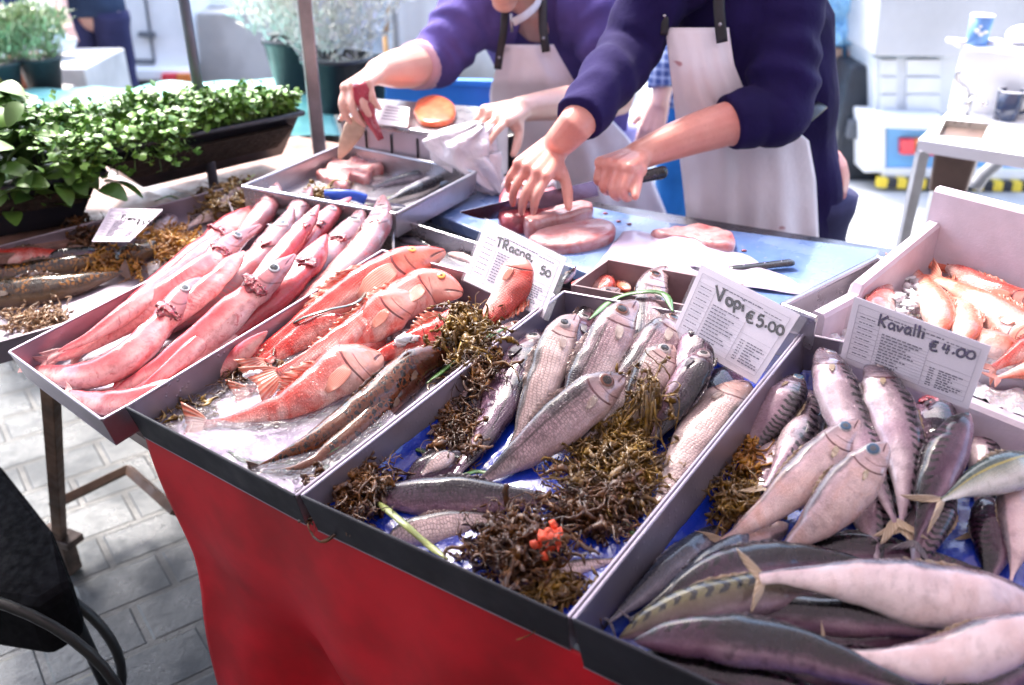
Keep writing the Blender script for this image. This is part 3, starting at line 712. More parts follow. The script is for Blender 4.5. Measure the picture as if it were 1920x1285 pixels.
# water film in the front of the gurnard tray
WAT = NT('water'); _n = WAT.noise(90, 3, .6, None, 1.5); _b = WAT.n('ShaderNodeTexVoronoi', feature='F1'); _b.inputs['Scale'].default_value = 75
WAT.l(WAT.n('ShaderNodeTexCoord').outputs['Object'], _b.inputs['Vector']); _r = WAT.math('ABSOLUTE', WAT.math('SUBTRACT', _b.outputs[0], .33))
_r = WAT.math('MULTIPLY', WAT.fr(_r, 0, .1, 1, 0), WAT.fr(WAT.noise(14, 3), .5, .58))
WAT = WAT.out((.50, .46, .56), .03, WAT.bump(_r, .8, .004, WAT.bump(_n, .6, .006)), Transmission_Weight=.9, IOR=1.33)
g = MB(); WL = -.040
def wf(u, v):
    a = np.array((-.347, -.014)) * (1 - u) * (1 - v) + np.array((-.010, .006)) * u * (1 - v) + np.array((-.010, .20)) * u * v + np.array((-.347, .28)) * (1 - u) * v
    return LP(a[0], a[1], WL + .0012 * noise.noise(Vector((a[0] * 60, a[1] * 60, 0))))
g.grid(wf, 70, 50); o = g.build('water', WAT, None, True, kind='structure')

# ------------------------------------------------------------ table, red cloth, frame
TBL = M('wet_table_top', (.16, .12, .11), .3, .4, 10, .2, 60)
g = MB(); q = [LP(-1.30, .02, -.135), LP(-.40, .02, -.135), LP(-.40, .62, -.135), LP(-1.55, .62, -.135)]
tab = empty('stall_table', (0, 1.3, 0), 'dark stall table frame and boards carrying the fish trays', 'table')
g.hexa([np.array(p) - [0, 0, .02] for p in q], q); g.build('table_top', TBL, tab)
g = MB(); q = [LP(-.34, .05, -.09), LP(.84, .12, -.10), LP(.84, .72, -.10), LP(-.40, .55, -.09)]
g.hexa([np.array(p) - [0, 0, .02] for p in q], q); g.build('table_top', TBL, tab)
WOOD = M('worn_wood', (.10, .055, .035), .75, .4, 14, .4, 90)
RUST = M('rusty_steel', (.10, .065, .05), .6, .5, 20, .4, 120, Metallic=.3)
RED = NT('red_cloth'); _o = RED.n('ShaderNodeTexCoord').outputs['Object']; _n = RED.noise(5, 4, .6, _o)
_w = RED.n('ShaderNodeTexWave'); _w.inputs['Scale'].default_value = 240; _w.inputs['Distortion'].default_value = .5; RED.l(_o, _w.inputs['Vector'])
RED = RED.out(RED.mix(RED.fr(_n, .35, .65), (.24, .002, .006), (.40, .004, .012)), .45, RED.bump(_w.outputs[0], .06, .0005), Specular_IOR_Level=.25)
g = MB()
eL = LP(-.372, -.008, -.056); eR = LP(1.10, .10, -.075)
def cloth(u, v):
    p = eL * (1 - u) + eR * u; z = p[2] * (1 - v) + .03 * v
    L = u * 1.48; fold = .011 * math.sin(L * 13 + 1.1 * math.sin(L * 5)) + .006 * math.sin(L * 31 + 2 + 3 * v); fold += .012 * noise.noise(Vector((L * 4, v * 3, 2)))
    outw = np.cross(EE, [0, 0, 1]); outw = outw / np.linalg.norm(outw); amp = 1.3 * min(1, v * 2.2) ** 1.2
    diag = .022 * math.sin((L * 8 - v * 6)) * min(1, v * 3)
    lft = -.02 * (v ** 1.1) * math.exp(-u * 5)
    return np.array([p[0] + lft, p[1], z]) + outw * (-.004 - .09 * v ** 1.2 - (fold + diag) * amp * -1) 
g.grid(cloth, 220, 90)
tc_ = g.build('tablecloth', RED, None, True, solid=.0015, label='red cloth hanging in folds from the front of the stall', cat='tablecloth')
outw = np.cross(EE, [0, 0, 1]); outw /= np.linalg.norm(outw)
# the stall's frame seen at the left: a wooden leg, a cross bar and a foot plate
legT = LP(-.76, .02, -.14); legB = H(112, 1005, .12)
g = MB(); d = (legB - legT)
g.tube([legT, legB], .018, 4, upv=(1, .6, 0)); g.build('leg', WOOD, tab, bevel=.002)
g = MB(); fp = H(110, 1000, .12); g.box(fp + [0, 0, -.01], (.11, .05, .02), R(-25)); g.box(fp + [0, 0, -.065], (.05, .04, .10), R(-25)); g.build('foot_plate', RUST, tab, bevel=.002)
for a, b in (((95, 950), (240, 880)), ((240, 880), (330, 960))):
    A = H(*a, .16); B = H(*b, .16); g = MB(); g.tube([A, A * .5 + B * .5, B], .016, 4, upv=(0, 0, 1)); g.build('cross_bar', WOOD, tab, bevel=.002)
for e, s in ((-.30, .5), (.75, .62), (.75, .08)):
    p = LP(e, s, -.12); g = MB(); g.tube([p, (p[0], p[1], 0)], .022, 4); g.build('leg', RUST, tab)
# ------------------------------------------------------------ the fish, tray by tray, from the bottom of each heap to its top
G_P = 'skinned pink fish in the second tray'
for a in [
 ('pink fish showing only its back by the tray wall, red hole near its head', [(470, 385), (430, 425), (350, 500), (240, 590), (150, 655)], 60, 'pink', 'L', dict(gill=1.2, head=0)),
 ('small grey headed fish peering out of the weed behind the pink heap', [(522, 342), (505, 385), (470, 430), (430, 470)], 46, 'pinkg', 'R', dict(lift=[.03])),
 ('grey headed pink fish pointing straight up, second from the left at the back', [(586, 350), (562, 392), (525, 450), (470, 520)], 50, 'pinkg', 'R', dict(lift=[.03])),
 ('pink fish along the foot of the left wall, thin tail in the corner', [(430, 480), (350, 540), (230, 605), (105, 668)], 40, 'pink', 'L', dict(head=0)),
 ('pink fish with a blunt grey head and round eye, centre back', [(553, 388), (528, 432), (480, 490), (380, 570), (250, 650)], 64, 'pinkg', 'R', dict(gill=.8, lift=[.03])),
 ('pink fish with pointed snout and bloody gill by the blunt head', [(487, 420), (440, 452), (370, 512), (280, 575), (150, 655), (100, 675)], 58, 'pink', 'L', dict(gill=1.3, lift=[.025])),
 ('red cheeked fish with its mouth open, third from the right at the back', [(660, 372), (620, 402), (570, 460), (500, 540), (400, 630)], 52, 'pink', 'R', dict(gill=1.1, lift=[.03], eyes='grey')),
 ('blunt pink grey fish with a wide eye, second from the right at the back', [(690, 385), (660, 428), (600, 500), (530, 570), (430, 650)], 62, 'pinkg', 'R', dict(gill=1.0, lift=[.03], eyes='silver')),
 ('tallest pointed head of the pink heap, at the corner beside the orange gurnard', [(722, 366), (708, 425), (665, 490), (600, 545), (530, 600)], 62, 'pinkg', 'R', dict(gill=.7, lift=[.035], eyes='silver')),
 ('headless looking pink body running down the right wall of its tray', [(615, 440), (575, 500), (510, 560), (430, 625), (330, 690)], 64, 'pink', 'R', dict(head=0, gill=1.3)),
 ('pink fish with upturned jaw and dark open gill, mid heap', [(550, 475), (515, 510), (440, 580), (340, 665), (215, 735)], 62, 'pink', 'L', dict(gill=1.5, lift=[.02, .01, 0])),
 ('pink fish with a big black and white eye resting on the right wall', [(532, 548), (490, 585), (420, 640), (330, 700), (225, 748)], 58, 'pink', 'L', dict(gill=1.2, lift=[.012, .008, 0])),
 ('slim pink fish lying on its neighbour in the left half of the heap', [(405, 440), (350, 500), (265, 565), (180, 625), (110, 660)], 44, 'pink', 'L', dict(head=0)),
 ('slim pink fish wedged between the ribbed tail and the middle of the heap', [(330, 585), (285, 640), (240, 690), (215, 728)], 42, 'pink', 'L', dict(head=0, lift=.004)),
 ('pink fish back rising left of the bloody gill', [(455, 470), (400, 530), (330, 590), (265, 650)], 46, 'pink', 'L', dict(head=0)),
 ('slim red backed fish lying over the dark open gill one', [(470, 560), (400, 620), (320, 690), (250, 742)], 40, 'pink', 'L', dict(head=0)),
 ('slim pink fish squeezed under the one with the big black and white eye', [(500, 620), (430, 680), (350, 725), (270, 752)], 40, 'pink', 'L', dict(head=0)),
 ('slim pink fish between the two blunt grey heads at the back', [(600, 385), (560, 440), (500, 510), (430, 580)], 44, 'pink', 'R', dict(gill=.9, lift=[.02])),
 ('pink fish with glassy eye and red throat, ribbed tail sweeping to the front corner', [(388, 518), (350, 545), (300, 610), (225, 680), (140, 705), (58, 688)], 60, 'pink', 'L', dict(gill=1.5, lift=[.02, .01, 0, 0, .004])),
 ('pink tail piece bent along the front rim beside the ribbed tail', [(430, 690), (340, 725), (260, 752), (190, 755), (130, 735)], 56, 'pink', 'U', dict(head=0)),
]: fish(a[0], a[1], a[2] * .98, a[3], a[4], group=G_P, name='pink_fish', **{**dict(tail=1, hf=.32 if a[2] > 44 and a[3] == 'pinkg' else .27), **a[5]})

G_G = 'gurnards and eels in the third tray'
for a in [
 ('buried red gurnard below the flat snout', [(740, 520), (660, 570), (580, 620), (500, 680)], 74, 'gurn', 'U', dict(head=0)),
 ('buried red gurnard under the round headed one', [(720, 620), (640, 665), (560, 710), (470, 740)], 80, 'gurn', 'U', dict(head=0)),
 ('red fleshed gurnard half hidden below the olive weed', [(905, 590), (850, 620), (760, 650), (680, 680)], 84, 'gurn', 'U', dict(head=0)),
 ('orange gurnard with an orange ringed eye and a flat snout over the tray back', [(832, 468), (770, 492), (690, 530), (590, 595), (480, 670), (380, 712)], 78, 'gurn', 'U', dict(lift=[.042, .034, .012, 0])),
 ('pale pink gurnard with spines on its cheek, right behind the flat snout', [(868, 545), (800, 540), (710, 590), (610, 650), (520, 700)], 82, 'gurnp', 'U', dict(lift=[.034, .028, .008, 0], eyes='orange')),
 ('gurnard standing in front of the first price card with its pale head up', [(992, 478), (968, 535), (925, 590), (860, 650)], 84, 'gurnp', 'R', dict(lift=[.10])),
 ('long red gurnard lying along the left wall under a dark grass blade', [(640, 590), (580, 625), (500, 680), (430, 712), (365, 716)], 56, 'gurn', 'U', dict(head=0)),
 ('whitish pink gurnard with a rounded head in the middle of its tray', [(778, 548), (725, 585), (650, 640), (580, 685), (500, 735)], 84, 'gurnp', 'U', dict(lift=[.016, .01, 0], noeye=1)),
 ('dark brown spotted eel, the longer of two, lying on its tray floor', [(838, 655), (770, 690), (690, 760), (590, 830), (480, 880)], 72, 'eel', 'U', dict(roll=40, lift=.004)),
 ('shorter brown spotted eel against the right wall of the gurnard tray', [(796, 702), (735, 745), (660, 815), (570, 880), (475, 888)], 54, 'eel', 'U', dict(roll=40)),
 ('nearest gurnard, bright pink with a scaly red flank, its tail in the water', [(712, 662), (640, 700), (560, 755), (470, 785), (385, 800)], 104, 'gurn', 'U', dict(lift=[.012, .006, 0, 0], noeye=1, skin='gurnard_pale')),
]: fish(a[0], a[1], a[2], a[3], a[4], group=G_G, name='eel' if a[3] == 'eel' else 'gurnard', **a[5])

G_B = 'silver fish on blue plastic'
for a in [
 ('buried silver fish under the large upright one', [(1150, 640), (1090, 720), (1030, 800)], 80, 'bogue', 'L', dict(head=0, tail=0)),
 ('buried silver fish between the bronze and the narrow dark one', [(1230, 700), (1190, 770), (1150, 840)], 80, 'bogue', 'L', dict(head=0, tail=0)),
 ('buried dark fish below the strands by the left wall', [(960, 640), (905, 730), (860, 820)], 70, 'bogued', 'L', dict(head=0, tail=0)),
 ('dark fish under the right wall behind the big pale one', [(1380, 690), (1330, 760), (1260, 830)], 80, 'bogued', 'L', dict(head=0, tail=0)),
 ('buried dark tail near the front left weed', [(760, 900), (830, 870), (900, 850)], 60, 'bogued', 'U', dict(head=0, tail=0)),
 ('silver fish at the very back, its head up beside the long green blade', [(1245, 498), (1222, 540), (1212, 620), (1180, 700), (1130, 780)], 74, 'bogue', 'L', dict(lift=[.055, .04, .01, 0])),
 ('small pale head left of the topmost silver fish', [(1160, 540), (1130, 560), (1090, 610), (1040, 680)], 48, 'bogue', 'L', dict(lift=[.035, .02, 0])),
 ('dark silver fish behind the one with two strands on its cheek', [(1108, 585), (1085, 620), (1060, 690), (1010, 780)], 58, 'bogued', 'L', dict(lift=[.02, .01, 0])),
 ('dark backed fish showing its head in front of the second price card', [(1322, 560), (1318, 620), (1290, 700), (1240, 780), (1190, 850)], 76, 'bogued', 'R', dict(lift=[.075], eyes='orange')),
 ('dark scaled fish under the strands at the left wall of the blue lined tray', [(985, 600), (930, 650), (880, 710), (840, 790)], 56, 'bogue', 'L', dict(lift=[.012, .006, 0])),
 ('silver fish with two brown strands across its cheek', [(1078, 588), (1052, 625), (1020, 710), (985, 790), (955, 850)], 74, 'bogue', 'L', dict(lift=[.025, .015, 0, 0], eyes='silver', skin='bogue_pale')),
 ('large upright silver fish in the middle of the heap below the pale head', [(1190, 562), (1160, 600), (1120, 680), (1060, 780), (1010, 850)], 88, 'bogue', 'L', dict(lift=[.035, .022, .005, 0])),
 ('bronze scaled silver fish left of the dark backed head', [(1280, 590), (1245, 625), (1200, 690), (1150, 760), (1090, 830)], 80, 'bogue', 'L', dict(lift=[.03, .02, 0, 0])),
 ('purple backed fish with a long dark flank beside the left wall weed', [(1012, 615), (985, 665), (950, 740), (910, 820), (850, 895)], 84, 'bogued', 'R', dict(lift=[.016, .01, 0, 0])),
 ('narrow dark fish with a silver eye, right edge of the silver heap', [(1328, 655), (1300, 700), (1260, 770), (1215, 840)], 68, 'bogued', 'R', dict(lift=[.022, .012, 0])),
 ('white bellied fish with a yellow strand over its gill', [(1258, 645), (1228, 690), (1200, 750), (1165, 820)], 76, 'bogue', 'L', dict(lift=[.02, .012, 0], eyes='silver', skin='bogue_pale')),
 ('big pale scaled fish without an eye showing, leaning on the right wall', [(1408, 718), (1360, 760), (1300, 840), (1250, 920), (1222, 950)], 102, 'boguep', 'R', dict(lift=[.018, .01, 0, 0], noeye=1, tail=0)),
 ('slender fish along the right front wall of the blue lined tray', [(920, 1108), (1000, 1090), (1080, 1065), (1165, 1048)], 44, 'boguep', 'U', dict(head=0, tail=0)),
 ('pinkish white tail half wrapped in weed near the front rim', [(725, 1010), (800, 995), (870, 980), (945, 968)], 66, 'boguep', 'U', dict(head=0, tail=0)),
 ('dark purple fish body lying crossways above the pinkish white tail', [(700, 928), (780, 930), (880, 930), (980, 935), (1075, 940)], 76, 'bogued', 'U', dict(head=0, tail=.8, lift=.008)),
 ('biggest silver fish lying diagonally in front, its round brown eye up', [(1168, 700), (1110, 742), (1040, 800), (965, 860), (895, 908)], 92, 'bogue', 'L', dict(lift=[.05], roll=18)),
 ('small pinkish belly scrap in the weed at the left wall', [(850, 850), (815, 870), (790, 890)], 34, 'boguep', 'L', dict(head=0, tail=0)),
]: fish(a[0], a[1], a[2], a[3], a[4], group=G_B, name='silver_fish', **a[5])

G_M = 'mackerel in the right tray'
for a in [
 ('buried barred mackerel showing between the white throats and the pale pair', [(1590, 760), (1600, 840), (1590, 930), (1560, 1010)], 84, 'mack', 'R', dict(head=0, tail=0)),
 ('buried mackerel under the dark glossy one', [(1700, 760), (1730, 850), (1740, 950), (1720, 1050)], 86, 'mack', 'R', dict(head=0, tail=0)),
 ('buried violet mackerel at the middle of the crosswise row', [(1480, 1040), (1600, 1030), (1720, 1050), (1850, 1070)], 80, 'mackd', 'U', dict(head=0, tail=0)),
 ('buried dark mackerel between the two white bellies', [(1250, 1170), (1400, 1180), (1600, 1195), (1850, 1170)], 90, 'mackd', 'U', dict(head=0, tail=0)),
 ('buried barred mackerel at the golden weed', [(1490, 800), (1450, 870), (1420, 940), (1370, 1010)], 76, 'mack', 'R', dict(head=0, tail=0)),
 ('buried barred mackerel at the right edge', [(1880, 830), (1900, 930), (1890, 1040)], 80, 'mack', 'L', dict(head=0, tail=0)),
 ('buried mackerel filling the heap at the bottom right', [(1400, 1260), (1600, 1250), (1850, 1260)], 90, 'mackd', 'U', dict(head=0, tail=0)),
 ('striped mackerel flank seen between the glossy one and the two white bellies', [(1520, 730), (1512, 790), (1480, 850), (1435, 915)], 80, 'mack', 'R', dict(head=0)),
 ('glossy lilac backed mackerel touching the left wall at the top', [(1498, 702), (1470, 755), (1430, 810), (1390, 870)], 74, 'mackp', 'R', dict(skin='mackerel', lift=[.02, .01, 0])),
 ('pink and red gutted mackerel behind the dark glossy one', [(1740, 735), (1755, 790), (1760, 860), (1745, 940)], 90, 'mackd', 'R', dict(gill=1.3, lift=[.01, .005, 0])),
 ('barred mackerel at the back beside the bare blue plastic', [(1812, 790), (1845, 850), (1850, 930), (1830, 1000)], 66, 'mack', 'R', dict(head=0)),
 ('torn mackerel lying belly up between the pale pair and the dark glossy fish', [(1650, 870), (1640, 940), (1640, 1000), (1650, 1060)], 96, 'mack', 'R', dict(head=0, tail=0, gill=1.1)),
 ('black backed mackerel standing upright right of the brown striped one', [(1845, 930), (1855, 980), (1860, 1040), (1850, 1100)], 84, 'mackd', 'L', dict(head=0, tail=0)),
 ('plain pink mackerel belly at the right edge of the picture', [(1890, 890), (1900, 960), (1905, 1030), (1895, 1090)], 62, 'mackp', 'L', dict(head=0, tail=0)),
 ('brown striped mackerel with an orange belly, upright in the right half', [(1775, 900), (1750, 960), (1730, 1020), (1715, 1085)], 92, 'mackg', 'R', dict(head=0, tail=0, skin='mackerel')),
 ('mackerel with its white throat up, left of the two that stand under the card', [(1545, 652), (1568, 720), (1600, 800), (1640, 890), (1680, 980)], 92, 'mack', 'R', dict(lift=[.06], roll=-10)),
 ('mackerel with its white throat up, right of the two that stand under the card', [(1638, 676), (1662, 745), (1690, 830), (1700, 920), (1690, 990)], 96, 'mack', 'R', dict(lift=[.08], roll=-10)),
 ('dark glossy mackerel with a bright silver flank, right of the standing pair', [(1812, 772), (1780, 835), (1745, 920), (1715, 1020)], 86, 'mackd', 'L', dict(lift=[.03, .02, .01, 0], head=0)),
 ('small barred mackerel piece under the tails of the pale pair', [(1480, 985), (1420, 1010), (1370, 1035), (1330, 1060)], 58, 'mack', 'D', dict(head=0, tail=0, skin='mackerel_pale')),
 ('greenish silver scad whose forked tail crosses the striped fish', [(1960, 862), (1900, 880), (1830, 905), (1765, 938)], 76, 'jack', 'U', dict(lift=.018, head=0)),
 ('upper one of the two pale mackerel side by side, blue eye', [(1606, 785), (1550, 850), (1470, 930), (1400, 985), (1350, 1015)], 84, 'mackp', 'L', dict(lift=[.085])),
 ('lower one of the two pale mackerel side by side, its snout at the striped back', [(1658, 828), (1605, 895), (1540, 970), (1455, 1045)], 92, 'mackp', 'L', dict(lift=[.06], tail=0)),
 ('slim blue grey mackerel deepest along the left wall', [(1345, 985), (1290, 1040), (1220, 1100), (1140, 1168)], 64, 'sard', 'U', dict(head=0, tail=.4)),
 ('second slim blue grey mackerel beside the left wall, half covered', [(1400, 1000), (1330, 1065), (1260, 1120), (1180, 1165)], 66, 'sard', 'U', dict(head=0, tail=.4)),
 ('violet backed mackerel lying crossways above the white belly', [(1250, 1110), (1380, 1062), (1500, 1050), (1620, 1062), (1700, 1085)], 86, 'mackd', 'U', dict(head=0, lift=.006)),
 ('green and black wave striped mackerel below the forked tail', [(1160, 1190), (1300, 1140), (1440, 1110), (1560, 1110), (1650, 1140)], 92, 'mackg', 'U', dict(head=0, lift=.004, tail=.3)),
 ('dark violet mackerel in the middle of the crosswise ones', [(1330, 1170), (1450, 1150), (1600, 1160), (1720, 1175), (1830, 1190)], 84, 'mackd', 'U', dict(head=0, tail=.5, skin='mackerel_dark', lift=.004)),
 ('wide white belly stretching to the right edge from a forked tail', [(1985, 1150), (1880, 1130), (1750, 1115), (1600, 1090), (1480, 1082), (1425, 1085)], 118, 'mackw', 'U', dict(head=0, lift=.012, tail=.9)),
 ('white bellied mackerel lowest at the right, lying under the dark one', [(1990, 1165), (1900, 1195), (1780, 1235), (1650, 1240), (1540, 1215)], 100, 'mackw', 'U', dict(head=0, lift=.004, tail=.4)),
 ('black backed mackerel cut by the bottom of the picture, below the long dark one', [(1180, 1230), (1320, 1265), (1460, 1290), (1640, 1330)], 84, 'mackd', 'U', dict(head=0, tail=.3)),
 ('long black backed mackerel sweeping across the bottom right', [(1190, 1195), (1330, 1195), (1480, 1215), (1620, 1260), (1760, 1310)], 104, 'mackd', 'U', dict(head=0, lift=.01, tail=.3)),
 ('dark mackerel in the bottom right corner', [(1960, 1215), (1900, 1250), (1820, 1300), (1740, 1340)], 80, 'mackd', 'U', dict(head=0, tail=.3, lift=.006)),
]: fish(a[0], a[1], a[2] * (.92 if a[3] in ('mackd', 'mackg') else 1), a[3], a[4], group=G_M, name='mackerel' if a[3] != 'jack' else 'scad', **a[5])

G_0 = 'dark fish in the far left tray'
for a in [
 ('thick brown fish with gold speckles lying nearest in the far left tray', [(-60, 560), (40, 548), (130, 535), (230, 510)], 62, 'brown', 'U', {}),
 ('brown fish with a pale glossy back behind the gold speckled one', [(-40, 520), (60, 510), (150, 492), (230, 478)], 44, 'brown', 'U', {}),
 ('flat brown fish along the far wall of the left tray', [(-40, 490), (40, 482), (110, 480), (170, 468)], 40, 'brown', 'U', dict(skin='gurnard_pale')),
 ('black shining fish left of the pale price card', [(90, 485), (150, 476), (210, 468)], 30, 'brown', 'U', dict(skin='mackerel_dark')),
 ('brown fish tucked between weed and the pink heap', [(215, 480), (270, 470), (330, 445)], 36, 'brown', 'U', {}),
 ('silvery belly near the right corner of the pale price card', [(330, 405), (305, 420), (275, 440)], 36, 'bogue', 'U', dict(head=0)),
 ('small silver fish pointing up in the weed behind the card', [(440, 365), (405, 395), (350, 425)], 34, 'bogue', 'U', dict(skin='bogue_pale')),
 ('small olive fish leaning across the silver ones', [(455, 352), (420, 380), (370, 412)], 30, 'brown', 'L', dict(skin='bogue')),
 ('pale small fish at the back corner of the left tray', [(500, 345), (465, 365), (430, 395)], 34, 'bogue', 'U', dict(skin='bogue_pale')),
 ('small red speckled fish beside the grey head at the back', [(500, 372), (470, 388), (440, 412)], 32, 'mull', 'U', dict(skin='gurnard_pale')),
]: fish(a[0], a[1], a[2], a[3], a[4], pile=STALL0, group=G_0, name='rock_fish', lift=.004, **a[5])

# seaweed
weed('thick brown weed against the left wall of the blue lined tray', (858, 800), (40, 72), 110, 'brown', thick=.02)
weed('great clump of brown weed in the middle of the blue lined tray', (1150, 880), (76, 82), 280, 'olive', thick=.022)
weed('brown weed hanging below the great clump', (1120, 960), (75, 50), 140, 'brown', thick=.025)
weed('brown weed at the front left corner of the blue lined tray', (672, 930), (56, 42), 120, 'brown', thick=.03)
weed('loose weed ball beside the orange sponge', (965, 1035), (70, 50), 150, 'brown', thick=.04)
weed('olive weed on the slender fish at the front rim', (1040, 1118), (40, 20), 60, 'olive', thick=.014)
weed('weed strands on the silver belly by the gill', (1218, 735), (34, 30), 36, 'olive', thick=.012, lumps=False)
weed('olive weed on the wall between the gurnards and the silver fish', (872, 622), (42, 40), 110, 'olive', thick=.022)
weed('dark weed hanging over the tray wall', (900, 690), (30, 34), 60, 'brown', thick=.016)
weed('golden weed draped over the wall of the mackerel tray', (1403, 830), (24, 78), 110, 'gold', thick=.02, lumps=False)
weed('brown golden weed below the draped strands', (1375, 935), (52, 34), 100, 'olive', thick=.025)
weed('thin weed between the gurnards and the ice', (440, 705), (38, 30), 50, 'brown', thick=.014, lumps=False)
weed('small weed tuft floating in the tray water', (352, 772), (34, 16), 45, 'olive', thick=.012)
weed('thin weed lying across the ice crumbs', (505, 690), (55, 12), 26, 'brown', thick=.012, lumps=False)
weed('weed by the dark grass blade at the tray back', (890, 640), (30, 40), 40, 'olive', thick=.03, seed=5)
weed('golden brown weed on the pink heap side of the left tray', (325, 460), (52, 24), 110, 'gold', thick=.025, pile=STALL0)
weed('dark weed beside the pale price card', (165, 440), (38, 22), 90, 'brown', thick=.025, pile=STALL0)
weed('golden weed spots in the middle of the left tray', (215, 492), (60, 16), 70, 'gold', thick=.015, pile=STALL0)
weed('weed under the small silver fish at the back left', (440, 380), (70, 24), 130, 'olive', thick=.03, pile=STALL0)
weed('golden weed behind the grey pointed heads', (505, 400), (34, 20), 70, 'gold', thick=.03, pile=STALL0)
weed('small weed tuft between the pink heads and the blue handle', (602, 372), (18, 12), 40, 'olive', thick=.02)
weed('tan weed in the shallow water of the left tray', (70, 600), (50, 12), 60, 'tan', thick=.012, pile=STALL0)
SPG = M('orange_sponge', (.72, .09, .035), .6, .4, 60, .9, 120, bd=.006)
g = MB(); c = STALL.at(1032, 1012, -.012)
for i in range(26):
    a = random.uniform(0, 6.28); r_ = random.uniform(0, .018); p = c + EE * r_ * math.cos(a) * .8 + SS * r_ * math.sin(a) * 1.3 + NN * random.uniform(-.012, .008)
    g.ball(p, random.uniform(.004, .008), 9, 6)
for z in range(len(g.v)): g.v[z] = g.v[z] + NN * noise.noise(Vector(g.v[z]) * 180) * .005 + EE * noise.noise(Vector(g.v[z]) * 150 + Vector((4, 0, 0))) * .005
o = g.build('sea_sponge', SPG, None, True, label='orange and pink sponge lump in the weed near the front rim', cat='sponge')
# grass blades
blade('green grass blade over the topmost silver fish', [(1105, 600), (1150, 562), (1200, 548), (1245, 552), (1262, 585)], [.012, .014, .012, .010, .006], .011, GRASS)
blade('dark grass blade curling over the orange gurnards', [(512, 668), (520, 630), (560, 600), (620, 580), (672, 565), (700, 520)], [.010, .010, .008, .008, .010, .016], .0075, GRASS_D)
blade('green grass blade lying on the wall between the two front trays', [(540, 890), (620, 845), (700, 800), (745, 830), (800, 850)], [.006, .004, .006, .006, .010], .008, GRASS)
blade('grass blade over the front corner of the gurnard tray', [(428, 850), (470, 872), (560, 872), (612, 880), (628, 915)], [.004, .004, .006, .006, .004], .008, GRASS)
blade('dark wet grass blade in the weed by the left wall', [(740, 826), (800, 848), (862, 858)], [.010, .010, .010], .009, GRASS_D)
blade('yellow green grass stalk crossing the pinkish white tail', [(706, 940), (760, 985), (800, 1020), (840, 1050)], [.020, .014, .012, .010], .009, GRASS_Y)
blade('olive grass blade on the wall by the gurnard tray weed', [(800, 720), (860, 672), (910, 635), (950, 615)], [.012, .010, .010, .012], .009, GRASS)
blade('short grass blade by the right wall of the blue lined tray', [(1165, 975), (1180, 985), (1188, 1008)], [.008, .010, .006], .008, GRASS)
blade('green grass tip below the biggest silver fish', [(850, 900), (890, 885), (920, 888)], [.010, .010, .008], .007, GRASS)
blade('light green stalk in the weed at the back left', [(425, 352), (455, 340), (478, 328)], [.03, .03, .03], .008, GRASS_Y, pile=STALL0)
blade('green blade behind the pale price card', [(290, 378), (320, 368), (345, 380)], [.02, .022, .018], .007, GRASS, pile=STALL0)
ice('ice crumbs among the gurnard tails', (470, 705), (60, 25), 40, .006)
ice('lump of ice on the red fleshed gurnard', (770, 638), (38, 22), 16, .010, seed=9)
